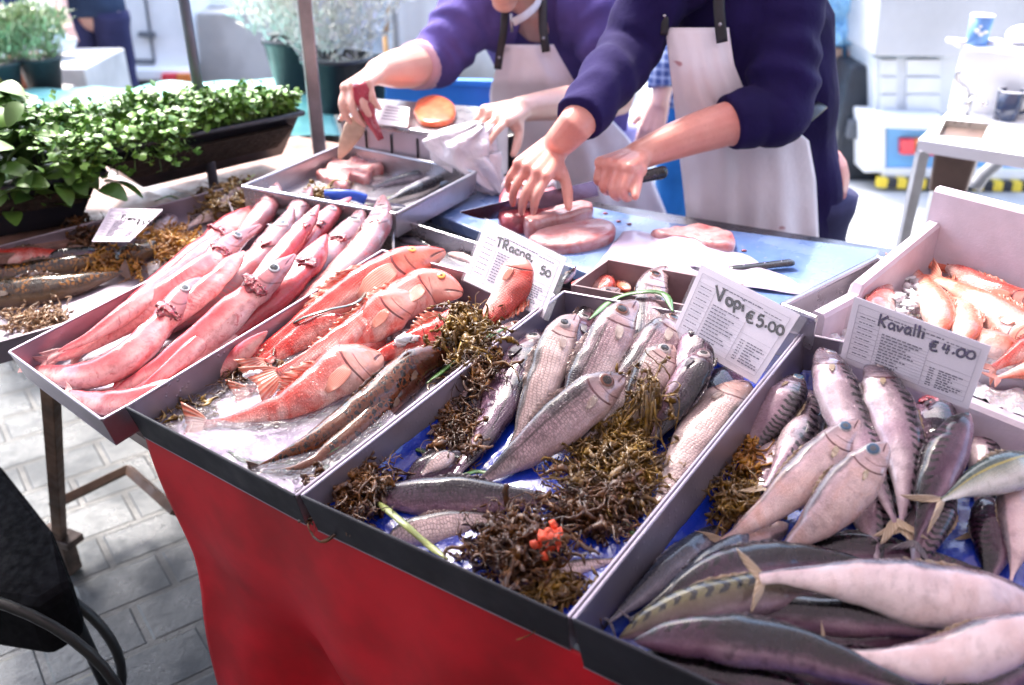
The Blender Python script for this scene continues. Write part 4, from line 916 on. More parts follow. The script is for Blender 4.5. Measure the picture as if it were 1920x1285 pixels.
# ------------------------------------------------------------ price cards
PAPER = M('paper', (.62, .56, .64), .5, .03, 10)
SLEEVE = NT('plastic_sleeve'); SLEEVE = SLEEVE.out((.85, .83, .88), .12, SLEEVE.bump(SLEEVE.noise(20, 2), .2, .003), Alpha=.07, Coat_Weight=.3)
PRINT = M('print_ink', (.07, .055, .10), .9, .1, Specular_IOR_Level=.1)
PRINT_L = M('print_ink_pale', (.34, .30, .38), .6, .1)
MARK = M('marker_ink', (.004, .003, .006), .9, .1, Specular_IOR_Level=.05)
MARK_V = M('violet_marker', (.018, .006, .06), .9, .1, Specular_IOR_Level=.05)
class Card:
    def __init__(s, label, px, hb, ext=0, pile=None):
        """px: TL, TR, BR, BL in the photo; hb: heights of BL and BR over the stall plane"""
        pile = pile or STALL
        BLp = pile.at(*px[3], hb[0]); BRp = pile.at(*px[2], hb[1]); ax = BRp - BLp; ax /= np.linalg.norm(ax); best = None
        for k in range(10, 120):
            a = R(k); f = np.cross(ax, NN) * 1.0; f /= np.linalg.norm(f)
            if f @ SS < 0: f = -f
            up = f * math.cos(a) + NN * math.sin(a); n = np.cross(ax, up)
            if n @ (C0 - BLp) < 0: n = -n
            TL = hitp(*px[0], BLp, n); TR = hitp(*px[1], BLp, n)
            l = TL - BLp; r = TR - BRp
            e = abs(l @ ax / np.linalg.norm(l)) + abs(r @ ax / np.linalg.norm(r)) + abs(np.linalg.norm(l) - np.linalg.norm(r)) * 5
            if best is None or e < best[0]: best = (e, n / np.linalg.norm(n), TL, TR)
        _, s.n, TL, TR = best; s.q = [TL, TR, BRp, BLp]; s.P = BLp
        s.root = empty('price_card', (BLp + BRp) / 2, label, 'price card', 'price cards stuck in the fish')
        g = MB(); g.hexa([p - s.n * .0012 for p in (s.q[3], s.q[2], s.q[1], s.q[0])], [p for p in (s.q[3], s.q[2], s.q[1], s.q[0])]); g.build('paper', PAPER, s.root)
        w = np.linalg.norm(TR - TL); c = sum(s.q) / 4; k = 1 + ext
        g = MB(); qq = [c + (p - c) * np.array(k) for p in s.q]
        off = ax * (w * .02); qq = [qq[0] - off * .3, qq[1] + off * 3, qq[2] + off * 3, qq[3] - off * .3]
        g.hexa([p + s.n * .0016 for p in (qq[3], qq[2], qq[1], qq[0])], [p + s.n * .0021 for p in (qq[3], qq[2], qq[1], qq[0])])
        if ext: g.build('plastic_sleeve', SLEEVE, s.root)
    def uv(s, u, v, h=.0004):
        a, b, c, d = s.q; return a * (1 - u) * (1 - v) + b * u * (1 - v) + c * u * v + d * (1 - u) * v + s.n * h
    def line(s, g, u0, v0, u1, v1, wd=.0006):
        a = s.uv(u0, v0); b = s.uv(u1, v1); t = (b - a) / (np.linalg.norm(b - a) + 1e-9); p = np.cross(s.n, t) * wd / 2; h = s.n * .0003
        g.hexa([a - p, b - p, b + p, a + p], [a - p + h, b - p + h, b + p + h, a + p + h])
    def form(s, seed=0):
        r = random.Random(seed); g = MB(); L = lambda *a, **k: s.line(g, *a, **k)
        for a in ((.05, .09, .95, .09), (.05, .92, .95, .92), (.05, .09, .05, .92), (.95, .09, .95, .92), (.24, .2, .24, .92), (.62, .2, .62, .92), (.05, .2, .95, .2)): L(*a, wd=.0006)
        for k in range(1, 9): v = .2 + .08 * k; L(.05, v, .24, v, wd=.0004); L(.62, v, .95, v, wd=.0004) if k > 3 else None
        for k in range(1, 12): v = .36 + .045 * k; L(.24, v, .62, v, wd=.0003)
        g.build('printed_lines', PRINT_L, s.root)
        g = MB()
        def words(u0, u1, v, wd):
            u = u0
            while u < u1:
                e = min(u1, u + r.uniform(.015, .045)); s.line(g, u, v, e, v, wd=wd); u = e + .008
        words(.28, .7, .14, .0016); words(.72, .9, .16, .0012)
        for k in range(8): words(.08, .2, .245 + .08 * k, .0011)
        for k in range(11): words(.27, .30 + r.uniform(.12, .28), .385 + .045 * k, .0016)
        for k in range(8): words(.66, .70, .60 + .037 * k, .0014); words(.73, .73 + r.uniform(.08, .2), .60 + .037 * k, .0016)
        g.build('printed_text', PRINT, s.root)
    def write(s, text, px0, adv, up, mat, wd=.0021, parts=None, seed=1):
        """handwriting: px0 start of the baseline in the photo, adv px per letter cell, up px vector of a tall letter"""
        r = random.Random(seed); g = MB(); x = 0
        for ch in text:
            if ch in GLY:
                w_, strokes = GLY[ch]
                for st in strokes:
                    P = []
                    for a, b in st:
                        X = px0[0] + (x + a) * adv[0] + b * up[0]; Y_ = px0[1] + (x + a) * adv[1] + b * up[1]
                        P.append(hitp(X, Y_, s.P + s.n * .0007, s.n))
                    if len(P) > 2: P = catmull(P, 4 * len(P))
                    g.tube(P, [(wd * .72 * r.uniform(.8, 1.15), .0003)] * len(P), 6, upv=np.cross(s.n, P[1] - P[0]))
                x += w_
            else: x += .45
        g.build('handwriting', mat, s.root, True)
GLY = {
 'V': (.75, [[(.0, 1), (.28, .0)], [(.28, 0), (.62, 1.02)]]), 'o': (.55, [[(.3, .52), (.08, .42), (.06, .12), (.25, 0), (.45, .16), (.44, .42), (.28, .52)]]),
 'p': (.55, [[(.08, .5), (.06, -.35)], [(.08, .42), (.3, .55), (.46, .38), (.36, .1), (.1, .1)]]), 'i': (.32, [[(.12, .5), (.12, .0)], [(.12, .76), (.15, .82)]]),
 'c': (.5, [[(.42, .46), (.2, .52), (.07, .28), (.18, .03), (.45, .06)]]), 'K': (.62, [[(.08, 1), (.06, 0)], [(.55, .95), (.12, .45)], [(.12, .5), (.5, 0)]]),
 'a': (.55, [[(.42, .45), (.2, .52), (.06, .25), (.2, .02), (.4, .2)], [(.42, .5), (.42, .1), (.52, 0)]]), 'v': (.5, [[(.05, .5), (.2, .02)], [(.2, .02), (.42, .52)]]),
 'l': (.28, [[(.1, 1.0), (.12, .0)]]), 'T': (.62, [[(0, .95), (.6, 1.0)], [(.3, .98), (.26, 0)]]), 'R': (.6, [[(.08, .95), (.06, 0)], [(.06, .92), (.4, .95), (.42, .6), (.1, .5)], [(.15, .5), (.5, 0)]]),
 'n': (.55, [[(.06, .5), (.06, 0)], [(.06, .35), (.25, .5), (.4, .38), (.42, 0)]]), '.': (.3, [[(.06, .16), (.16, .22), (.1, .3)]]), ',': (.3, [[(.15, .1), (.05, -.2)]]),
 'E': (.75, [[(.5, .9), (.2, .92), (.08, .5), (.2, .08), (.55, .1)], [(-.02, .6), (.42, .62)], [(-.02, .42), (.4, .44)]]),
 '5': (.6, [[(.5, .98), (.15, .95)], [(.15, .95), (.1, .55)], [(.1, .55), (.4, .6), (.5, .3), (.3, .02), (.05, .1)]]), '0': (.6, [[(.3, .8), (.08, .6), (.06, .2), (.28, .02), (.5, .2), (.48, .62), (.28, .8)]]),
 '4': (.6, [[(.15, .95), (.05, .4)], [(.05, .4), (.5, .45)], [(.38, .9), (.34, 0)]]), '3': (.55, [[(.08, .9), (.4, .85), (.2, .5)], [(.2, .5), (.45, .3), (.3, .02), (.05, .1)]]),
 'F': (.55, [[(.08, 1), (.05, 0)], [(.05, 1), (.5, .98)], [(.08, .55), (.4, .55)]]), 'e': (.5, [[(.08, .3), (.4, .32), (.3, .52), (.08, .35), (.15, .03), (.42, .08)]]),
 'u': (.5, [[(.06, .5), (.1, .08), (.35, .1), (.38, .5)], [(.38, .5), (.42, 0)]]), 'd': (.55, [[(.4, .4), (.15, .45), (.06, .15), (.3, .02), (.42, .2)], [(.44, 1), (.44, 0)]]),
 'y': (.5, [[(.06, .5), (.2, .1)], [(.42, .5), (.1, -.35)]]), 'r': (.4, [[(.08, .5), (.08, 0)], [(.08, .35), (.35, .5)]]), 'q': (.5, [[(.38, .45), (.12, .45), (.1, .1), (.36, .15)], [(.4, .5), (.38, -.35)]]),
}
cv = Card('price card reading Vopi 5.00, standing among the silver fish', [(1315, 496), (1500, 591), (1417, 720), (1258, 628)], (.002, -.012), .03); cv.form(1)
cv.write('Vopi', (1341, 562), (26, 11.5), (2, -27), MARK, .0030); cv.write('E', (1396, 603), (28, 10), (6, -22), MARK, .0028); cv.write('5.00', (1416, 610), (25, 10), (5, -22), MARK, .0028, seed=4)
ck = Card('price card reading Kavalli 4.00, in front of the white box of red fish', [(1602, 556), (1858, 650), (1815, 768), (1574, 676)], (.006, .006), .03); ck.form(2)
ck.write('Kavalli', (1645, 611), (29, 8.6), (5, -23), MARK_V, .0023); ck.write('E4.00', (1740, 657), (31, 6.5), (5, -19), MARK_V, .0023, seed=6)
ct = Card('price card reading Tracna, leaning behind the gurnard with its head up', [(913, 411), (1062, 484), (1018, 596), (869, 525)], (-.008, -.008), .03); ct.form(3)
ct.write('TRacna,', (929, 461), (19.5, 8), (4, -17), MARK, .0024); ct.write('50', (1011, 512), (17, 8), (4, -15), MARK, .0024)
c0 = Card('pale price card lying on the weed of the far left tray', [(207, 390), (305, 393), (243, 453), (172, 453)], (-.035, -.035), 0); c0.form(4)
c0.write('Frenry', (226, 412), (13, 1), (4, -9), MARK, .0018); c0.write('E3.50', (254, 423), (12, -1), (4, -9), MARK, .0018)

# ------------------------------------------------------------ counter behind the trays
BZ = .925
ctr = empty('counter', (.5, 1.6, 0), 'steel work counter behind the fish trays carrying the blue cutting boards', 'counter')
CTM = M('counter_steel', (.14, .13, .15), .3, .3, 12, .15, 80, Metallic=.8)
q = [H(660, 470, .85), H(1640, 640, .85), H(1700, 470, .85), H(800, 330, .85)]
g = MB(); g.hexa([p - [0, 0, .03] for p in q], q); g.build('counter_top', CTM, ctr, bevel=.003)
for p in q: g = MB(); c_ = sum(q) / 4; pp = p + (c_ - p) * .06; g.tube([(pp[0], pp[1], .82), (pp[0], pp[1], 0)], .02, 10); g.build('leg', CTM, ctr, True)
BOARD = NT('blue_board'); _f = BOARD.noise(7, 5, .6); _g = BOARD.noise(70, 5, .7)
_c = BOARD.mix(BOARD.fr(_f, .3, .7), (.08, .14, .32), (.15, .22, .40)); _c = BOARD.mix(BOARD.math('MULTIPLY', BOARD.fr(_g, .6, .72), .5), _c, (.40, .30, .38))
BOARD = BOARD.out(_c, BOARD.fr(_f, .35, .65, .12, .4), BOARD.bump(_g, .25, .002), Coat_Weight=.4)
q = [H(800, 395, BZ), H(1225, 560, BZ), H(1545, 600, BZ), H(1650, 468, BZ), H(1250, 416, BZ), H(905, 345, BZ)]
g = MB(); n_ = len(q); g.add([p - [0, 0, .025] for p in q] + q, [tuple(range(n_))[::-1], tuple(range(n_, 2 * n_))] + [(i, (i + 1) % n_, n_ + (i + 1) % n_, n_ + i) for i in range(n_)])
g.build('cutting_board', BOARD, None, bevel=.003, label='blue plastic cutting board covering the counter behind the trays', cat='cutting board')
q = [H(738, 410, .93), H(905, 455, .93), H(1010, 400, .90), H(860, 355, .93)]
# steel strip and small tray with silver fish behind the gurnards
c4 = [loc2(738, 408), loc2(742, 458), loc2(925, 500), loc2(905, 455)]
qa = [H(735, 408, .95), H(738, 470, .95), H(1000, 560, .95), H(1000, 490, .95)]
root = empty('fish_tray', sum(qa) / 4 - [0, 0, .03], 'steel tray of small silver fish behind the gurnard tray, mostly hidden', 'tray', 'metal fish trays')
for i in range(4):
    a, b = qa[i], qa[(i + 1) % 4]; g = MB(); d = (b - a) / np.linalg.norm(b - a); nn = np.cross(d, UPZ) * .002
    g.hexa([a - [0, 0, .035], b - [0, 0, .035], b - [0, 0, .035] + nn, a - [0, 0, .035] + nn], [a, b, b + nn, a + nn]); g.tube([a, b], .003, 8); g.build('side_wall', MT_IN, root)
g = MB(); g.hexa([p - [0, 0, .038] for p in qa], [p - [0, 0, .035] for p in qa]); g.build('tray_floor', MT_IN, root)
def flatpile(z, base, rng=(-3, 3, 0, 4), res=.006): return Pile((0, 0, z), np.array([0, 0, 1.0]), np.array([1.0, 0, 0]), np.array([0, 1.0, 0]), rng, base, res)
PB = flatpile(.915, 0, (-.5, .3, 1.2, 2.2))
for i, (a, b) in enumerate((((742, 428), (800, 446)), ((770, 442), (850, 460)), ((800, 452), (868, 476)), ((748, 445), (812, 466)), ((840, 474), (905, 498)))):
    fish(['thin silver fish nearest the tall pink head, in the steel tray behind', 'thin silver fish second from the pink head in the steel tray behind', 'thin silver fish in the middle of the steel tray behind the gurnards', 'thin dark silver fish along the front wall of the steel tray behind', 'thin silver fish partly under the first price card'][i],
         [a, ((a[0] + b[0]) / 2, (a[1] + b[1]) / 2 - 3), b], 18, 'sard' if i % 2 else 'mackp', 'U', pile=PB, group='small silver fish behind the gurnards', name='small_fish', head=0)

# brown box with red fish behind the silver fish
BXM = M('box_brown', (.20, .13, .14), .5, .25, 10, .2, 60)
qa = [LP(.02, .575, .004), LP(.325, .66, .004), H(1300, 498, .985), H(1050, 480, .985)]
qa = [LP(.004, .566, .006), LP(.235, .615, .006), LP(.235, .705, .006), LP(.008, .665, .006)]
root = empty('fish_box', sum(qa) / 4 - UPZ * .05, 'small brown box with red fish and dark scraps behind the silver fish', 'box')
for i in range(4):
    a, b = qa[i], qa[(i + 1) % 4]; g = MB(); d = (b - a) / np.linalg.norm(b - a); nn = np.cross(d, UPZ) * .004; dz = UPZ * .06
    g.hexa([a - dz, b - dz, b - dz - nn, a - dz - nn], [a, b, b - nn, a - nn]); g.build('side_wall', BXM, root)
g = MB(); g.hexa([p - UPZ * .063 for p in qa], [p - UPZ * .06 for p in qa]); g.build('box_floor', BXM, root)
STALL.region([(.01, .57), (.235, .62), (.235, .70), (.015, .66)], -.030)
fish('pale orange fish pieces in the small brown box', [(1142, 545), (1110, 528), (1072, 535)], 50, 'mull', 'U', head=0, tail=0, skin='gurnard_pale', group='red fish in the brown box', name='red_fish')
fish('darker red fish slanting in the small brown box', [(1175, 545), (1155, 520), (1140, 505)], 26, 'mull', 'L', head=0, skin='mullet', group='red fish in the brown box', name='red_fish')
fish('dark scrap of fish standing at the left of the brown box', [(1055, 530), (1070, 515), (1080, 500)], 16, 'brown', 'L', head=0, skin='mackerel_dark', group='red fish in the brown box', name='dark_fish', tail=0)
fish('red fish behind the topmost silver fish', [(1205, 560), (1240, 540), (1275, 545)], 30, 'mull', 'U', head=0, skin='gurnard', group='red fish in the brown box', name='red_fish')

# knives
BLADE = M('knife_steel', (.16, .15, .22), .22, .3, 20, .1, 100, Metallic=.95)
HANDLE = M('black_handle', (.012, .012, .016), .3, .2, 30, .1, 100, Coat_Weight=.4)
def knife(label, tip, heel, butt, hgt, hr, curve=0, edge=(0, 0, -1)):
    root = empty('knife', heel, label, 'knife'); tip, heel, butt = map(lambda a: np.array(a, float), (tip, heel, butt)); d = tip - heel; L = np.linalg.norm(d); d /= L
    dn = np.array(edge, float); dn -= d * (dn @ d); dn /= np.linalg.norm(dn); sd = np.cross(d, dn); g = MB(); n_ = 24; vs = []; fs = []
    for i in range(n_ + 1):
        u = i / n_; c = heel + d * L * u; wv = hgt * (1 - max(0, (u - .72) / .28) ** 2 * .96)
        vs += [c + sd * .0012, c + dn * wv, c - sd * .0012]
    for i in range(n_):
        a = 3 * i; fs += [(a, a + 3, a + 4, a + 1), (a + 1, a + 4, a + 5, a + 2), (a + 2, a + 5, a + 3, a)]
    fs += [(0, 1, 2), (3 * n_ + 2, 3 * n_ + 1, 3 * n_)]; g.add(vs, fs); g.build('blade', BLADE, root)
    g = MB(); P = [heel - d * .002 + dn * hgt * .4]; Rr = [(hr * .9, hr * .6)]
    for u, k in ((.1, 1.05), (.3, .92), (.55, .98), (.8, .95), (.95, 1.15), (1, .7)):
        P.append(heel + dn * hgt * .4 + (butt - heel) * u + dn * curve * math.sin(u * 3) ); Rr.append((hr * k, hr * .62 * k))
    g.tube(P, Rr, 12, upv=dn); g.build('handle', HANDLE, root, True, sub=1)
    for u in (.25, .55, .8):
        g = MB(); p = heel + dn * hgt * .4 + (butt - heel) * u; g.tube([p - sd * hr * .64, p + sd * hr * .64], .0022, 8); g.build('rivet', BLADE, root, True)
    return root
KH = H(1118, 338, 1.02); knife('long knife held over the pink fish steak', H(862, 397, .965), KH, H(1250, 310, 1.035), .034, .014)
knife('small black handled knife lying on the blue board', H(1290, 500, BZ + .01), H(1362, 503, BZ + .008), H(1488, 489, BZ + .012), .018, .010, edge=(0, -1, 0))

# fish steaks, fillets, sheet
def flesh(name, skin, meat, red):
    t = NT(name); o = t.n('ShaderNodeTexCoord').outputs['Object']; a = t.noise(22, 5, .6, o, .6); b = t.noise(90, 5, .65, o)
    c = t.ramp(a, [(.34, meat), (.5, skin), (.62, meat), (.72, red)]); c = t.mix(t.math('MULTIPLY', t.fr(b, .55, .7), .5), c, red)
    gm = t.n('ShaderNodeGamma'); t.l(c, gm.inputs[0]); gm.inputs[1].default_value = 1.3; c = gm.outputs[0]
    return t.out(c, .3, t.bump(b, .6, .003), Coat_Weight=.5, Coat_Roughness=.1, Subsurface_Weight=.15, Subsurface_Scale=.006)
FL_PINK = flesh('flesh_pink', (.56, .36, .36), (.50, .22, .22), (.45, .08, .10))
FL_DARK = flesh('flesh_dark', (.42, .10, .13), (.28, .06, .09), (.60, .30, .30))
FL_PALE = flesh('flesh_pale', (.62, .48, .50), (.50, .34, .36), (.42, .14, .16))
FL_SAL = flesh('flesh_salmon', (.70, .16, .06), (.78, .28, .14), (.62, .12, .05))
SKIN_G = flesh('fish_skin_grey', (.40, .33, .36), (.28, .22, .26), (.50, .36, .38))
def slab(label, name, outline, z, th, mat, cat='fish piece', group=None, rim=None, bulge=.4, seed=0, tilt=None, hole=None):
    """irregular slice of fish: outline in photo px read at height z"""
    O = [H(x, y, z + th * .5) for x, y in outline]; O = catmull(O + [O[0]], 60)[:-1]; c = sum(O) / len(O); n_ = len(O); vs = []; fs = []; rr = random.Random(seed)
    prof_ = [(.0, 1.0), (.35, 1.02), (.65, 1.0), (.85, 1.0), (.96, .93), (1.0, .62), (.985, -.1)]; rings = []
    for f, h in prof_:
        ring = []
        for p in O:
            q = c + (p - c) * f; nz = noise.noise(Vector(q) * 60 + Vector((seed, 0, 0))) * .18 + noise.noise(Vector(q) * 22 + Vector((seed, 3, 0))) * .25
            zz = z + th * max(0, h + nz * (h > .2) * bulge); q = np.array([q[0], q[1], zz])
            if tilt is not None: q[2] += (q[:2] - c[:2]) @ np.array(tilt)
            ring.append(q)
        rings.append(ring)
    vs = [v for r_ in rings for v in r_]
    for i in range(len(rings) - 1):
        for j in range(n_): fs.append((i * n_ + j, i * n_ + (j + 1) % n_, (i + 1) * n_ + (j + 1) % n_, (i + 1) * n_ + j))
    root = empty(name, (c[0], c[1], z), label, cat, group)
    o = mesh_obj('flesh', vs, fs, mat, None, True); under(root, o)
    if rim:                                # the skin round the slice
        g = MB(); b0 = [q * 1.0 for q in rings[-3]]; b1 = rings[-2]
        vs = []; fs = []
        for j in range(n_):
            d = rings[-2][j] - c; d[2] = 0; d /= np.linalg.norm(d) + 1e-9
            vs += [rings[3][j] * .8 + rings[4][j] * .2 + d * .001 + UPZ * .001, rings[4][j] + d * .003 + UPZ * .001, rings[5][j] + d * .003, rings[6][j] + d * .002]
        for j in range(n_):
            for k in range(3): fs.append((j * 4 + k, ((j + 1) % n_) * 4 + k, ((j + 1) % n_) * 4 + k + 1, j * 4 + k + 1))
        under(root, mesh_obj('skin', vs, fs, rim, None, True))
    return root
slab('dark red cut fish trunk standing in front of the knife', 'fish_steak', [(935, 385), (955, 368), (1000, 360), (1038, 372), (1045, 392), (1000, 412), (955, 418), (935, 410)], BZ, .050, FL_DARK, rim=None, seed=1, tilt=(0, .18), bulge=.25)
slab('rounded fish trunk held down by the hand behind the knife', 'fish_roll', [(940, 370), (955, 350), (990, 340), (1030, 348), (1040, 368), (1000, 378)], BZ, .062, FL_PALE, seed=2, rim=SKIN_G)
slab('rear one of the two thick pink fish slices on the board', 'fish_slice', [(978, 418), (995, 400), (1050, 390), (1100, 388), (1112, 398), (1080, 410), (1030, 422), (990, 432)], BZ, .034, FL_PINK, seed=3, group='pink fish slices')
slab('front one of the two thick pink fish slices on the board', 'fish_slice', [(990, 452), (1015, 436), (1070, 424), (1125, 418), (1154, 430), (1142, 450), (1090, 464), (1030, 466)], BZ, .022, FL_PINK, seed=4, group='pink fish slices')
slab('torn pink scraps of fish beside the small knife on the board', 'fish_scrap', [(1220, 442), (1270, 432), (1310, 427), (1370, 442), (1375, 468), (1330, 468), (1290, 452), (1240, 450)], BZ, .022, FL_PINK, seed=5, bulge=1.2)
SHEET = NT('sheet_plastic'); SHEET = SHEET.out((.46, .39, .52), .35, SHEET.bump(SHEET.noise(8, 3), .3, .01), Alpha=.93, Coat_Weight=.3)
g = MB(); qa = [H(1165, 440, BZ), H(1118, 500, BZ), H(1500, 590, BZ), H(1530, 540, BZ), H(1380, 470, BZ)]
def shf(u, v):
    a = H(1168, 440, BZ) * (1 - u) * (1 - v) + H(1390, 482, BZ) * u * (1 - v) + H(1535, 560, BZ) * u * v + H(1112, 512, BZ) * (1 - u) * v
    return a + UPZ * (.006 + .012 * math.sin(u * 3.1) * (1 - v) + .006 * noise.noise(Vector((u * 5, v * 4, 0))))
g.grid(shf, 40, 30); g.build('plastic_sheet', SHEET, None, True, solid=.001, label='sheet of thin lilac plastic lying on the blue board', cat='plastic sheet')
for i, (x, y) in enumerate(((1225, 437), (1135, 400), (1160, 415), (1410, 520), (1180, 420), (1395, 470))):
    g = MB(); p = H(x, y, BZ + .002); g.ball(p, (.006, .003, .002), 8, 5); g.build('fish_crumb', FL_DARK if i != 3 else FL_PALE, None, True, label=['dark crumb beside the torn scraps', 'small crumb behind the pink slices, nearest the man', 'small crumb right of the pink slices', 'pale crumb near the knife handle', 'tiny crumb between slices and scraps', 'tiny dark crumb at the right of the scraps'][i], cat='crumb', group='crumbs on the cutting board')

# white foam box with red mullet on ice
FOAM = M('foam', (.54, .45, .52), .7, .05, 30, .35, 220, bd=.0015)
fz = .925; BX = empty('foam_box', H(1750, 560, fz), 'white foam box with high side walls holding red fish on ice', 'foam box')
fb = H(1765, 347, 1.14)[:2]; fa = LP(.366, .645)[:2]; u_ = (fb - fa) / np.linalg.norm(fb - fa); v2 = np.array([u_[1], -u_[0]])
def FB(a, b, z): p = fa + u_ * a + v2 * b; return np.array([p[0], p[1], z])
LEN = float(np.linalg.norm(fb - fa)); WD = .62; zt = 1.045
def topz(a): return 1.03 if a < .10 else (1.045 + (a - .10) / .30 * .06 if a < .40 else 1.13 + .01 * min(1, (a - .40) / .1))
def wall(p0, p1, n, tz, th=.022, nm='side_wall'):
    g = MB(); V = []; F = []
    p0 = np.array(p0); p1 = np.array(p1)
    for i in range(n + 1):
        t = i / n; a = p0 * (1 - t) + p1 * t; z1 = tz(t)
        for (dx, z) in ((0, fz), (0, z1 - .006), (.004, z1), (th - .004, z1), (th, z1 - .006), (th, fz)):
            q = FB(a[0] , a[1], z); d = np.array([p1[1] - p0[1], -(p1[0] - p0[0])]); d = d / np.linalg.norm(d); w_ = fa * 0 + u_ * d[0] * -1 + v2 * d[1] * -1; q[:2] = q[:2] + w_ * dx; V.append(q)
    for i in range(n):
        for k in range(5): F.append((i * 6 + k, i * 6 + k + 1, (i + 1) * 6 + k + 1, (i + 1) * 6 + k))
    F.append(tuple(range(6))); F.append(tuple(n * 6 + k for k in range(6))[::-1]); g.add(V, F); g.build(nm, FOAM, BX, False)
wall((0, 0), (LEN, 0), 60, lambda t: topz(t * LEN))
wall((LEN, 0), (LEN, WD), 20, lambda t: 1.14 if t < .5 else 1.14 - .012)
wall((LEN, WD), (0, WD), 20, lambda t: topz((1 - t) * LEN))
wall((0, WD), (0, 0), 10, lambda t: .985)
g = MB(); q = [FB(0, 0, fz + .008), FB(LEN, 0, fz + .008), FB(LEN, WD, fz + .008), FB(0, WD, fz + .008)]; g.hexa([p - UPZ * .02 for p in q], q); g.build('box_floor', FOAM, BX)
# metal rimmed tray under the foam box, seen along its left side
g = MB(); root = empty('metal_tray', FB(.25, -.05, fz - .02), 'white rimmed metal tray sticking out left of the foam box', 'tray')
for a0_, b0_, a1_, b1_ in ((-.02, -.035, LEN * .72, -.035), (LEN * .72, -.035, LEN * .72, .02), (-.02, -.035, -.02, .02)):
    g = MB(); A = FB(a0_, b0_, 1.03); B = FB(a1_, b1_, 1.03); g.tube([A, B], .005, 8); g.hexa([A - UPZ * .05, B - UPZ * .05, B - UPZ * .05 + [.003, .003, 0], A - UPZ * .05 + [.003, .003, 0]], [A, B, B + [.003, .003, 0], A + [.003, .003, 0]]); g.build('side_wall', MT_IN, root)
g = MB(); g.hexa([FB(-.02, -.035, .978), FB(LEN * .72, -.035, .978), FB(LEN * .72, 0, .978), FB(-.02, 0, .978)], [FB(-.02, -.035, .98), FB(LEN * .72, -.035, .98), FB(LEN * .72, 0, .98), FB(-.02, 0, .98)]); g.build('tray_floor', MT_IN, root)
PF = flatpile(1.012, 0, (.2, 1.6, .8, 2.0))
ICEW = M('packed_ice', (.78, .72, .76), .2, .1, 60, .9, 130, bd=.01, Coat_Weight=.6, Subsurface_Weight=.2)
g = MB(); g.grid(lambda u, v: FB(.02 + (LEN - .045) * u, .022 + (WD - .045) * v, .985 + .012 * noise.noise(Vector((u * 14, v * 20, 0))) + .008 * noise.noise(Vector((u * 40, v * 60, 3)))), 90, 110); g.build('packed_ice', ICEW, None, True, label='packed ice under the red fish in the white foam box', cat='ice', kind='stuff')
for i, (lb, p_, w_, d_) in enumerate([
 ('red fish lying along the back wall of the foam box', [(1742, 460), (1820, 455), (1900, 470), (1990, 490)], 34, 'U'),
 ('red fish second from the back in the foam box', [(1985, 520), (1900, 505), (1830, 490), (1770, 477)], 40, 'U'),
 ('small red tail pointing left at the back of the foam box', [(1860, 520), (1790, 502), (1740, 494), (1690, 490)], 38, 'D'),
 ('red fish at the right edge below the second one', [(2000, 548), (1930, 537), (1860, 530), (1800, 517)], 44, 'U'),
 ('pale red fish behind the top corner of the violet written card', [(1640, 600), (1655, 560), (1668, 524)], 54, 'L'),
 ('red fish under the right corner of the violet written card', [(1905, 662), (1850, 640), (1800, 610)], 54, 'U'),
 ('red fish bent over the ice in the middle of the foam box', [(1812, 640), (1812, 590), (1778, 537)], 52, 'R'),
 ('red fish standing on its tail behind the violet written card', [(1768, 620), (1755, 570), (1716, 507)], 58, 'R'),
 ('red fish crossing on the ice from its raised tail to the right', [(1985, 585), (1900, 560), (1820, 525), (1737, 463)], 46, 'U'),
 ('long red fish pointing down to the right edge', [(1960, 660), (1900, 612), (1830, 562), (1757, 522)], 70, 'U'),
 ('pinkish white fish at the right edge beside the card', [(1990, 640), (1930, 655), (1862, 690)], 52, 'U'),
 ('lowest red fish by the front wall of the foam box', [(1990, 692), (1930, 697), (1872, 708)], 46, 'D')]):
    fish(lb, p_, w_, 'mull', d_, pile=PF, group='red fish in the foam box', name='red_mullet', sink=.5, head=1 if i in (0, 3, 8, 9) else 0, tail=1, skin='gurnard_pale' if i in (0, 4, 8, 10) else None)
ice('glassy ice lumps between the red fish in the foam box', (1700, 555), (28, 40), 24, .008, pile=PF, seed=4)
# ------------------------------------------------------------ big steel tray, display box, planters, poles at the back left
TZ = .985
bt = [H(455, 350, TZ), H(742, 402, TZ), H(893, 323, TZ), H(642, 272, TZ)]
root = empty('steel_tray', sum(bt) / 4 - UPZ * .05, 'large shallow steel tray with fish and a blue handled knife at the back', 'tray')
for i in range(4):
    a, b = bt[i], bt[(i + 1) % 4]; g = MB(); d = (b - a) / np.linalg.norm(b - a); nn = np.cross(d, UPZ) * .003
    g.hexa([a - UPZ * .045, b - UPZ * .045, b - UPZ * .045 - nn, a - UPZ * .045 - nn], [a, b, b - nn, a - nn]); g.tube([a, b], .004, 8); g.build('side_wall', MT_IN, root)
g = MB(); g.hexa([p - UPZ * .048 for p in bt], [p - UPZ * .044 for p in bt]); g.build('tray_floor', MT_IN, root)
tz = TZ - .044; PT = flatpile(tz, 0, (-1, .3, 1.4, 2.5))
g = MB(); q = [p - UPZ * .05 for p in bt]; cc = sum(q) / 4; q = [cc + (p - cc) * .8 for p in q]; g.hexa([p * [1, 1, 0] + UPZ * .855 for p in q], q); g.build('support_block', CTM, None, label='dark block the large steel tray stands on', cat='block')
slab('pink fish frame with red patches in the large steel tray', 'fish_remains', [(592, 328), (612, 318), (622, 304), (652, 306), (672, 290), (700, 300), (720, 318), (700, 322), (690, 340), (660, 334), (648, 352), (618, 340)], tz, .02, FL_PINK, seed=11, bulge=1.8)
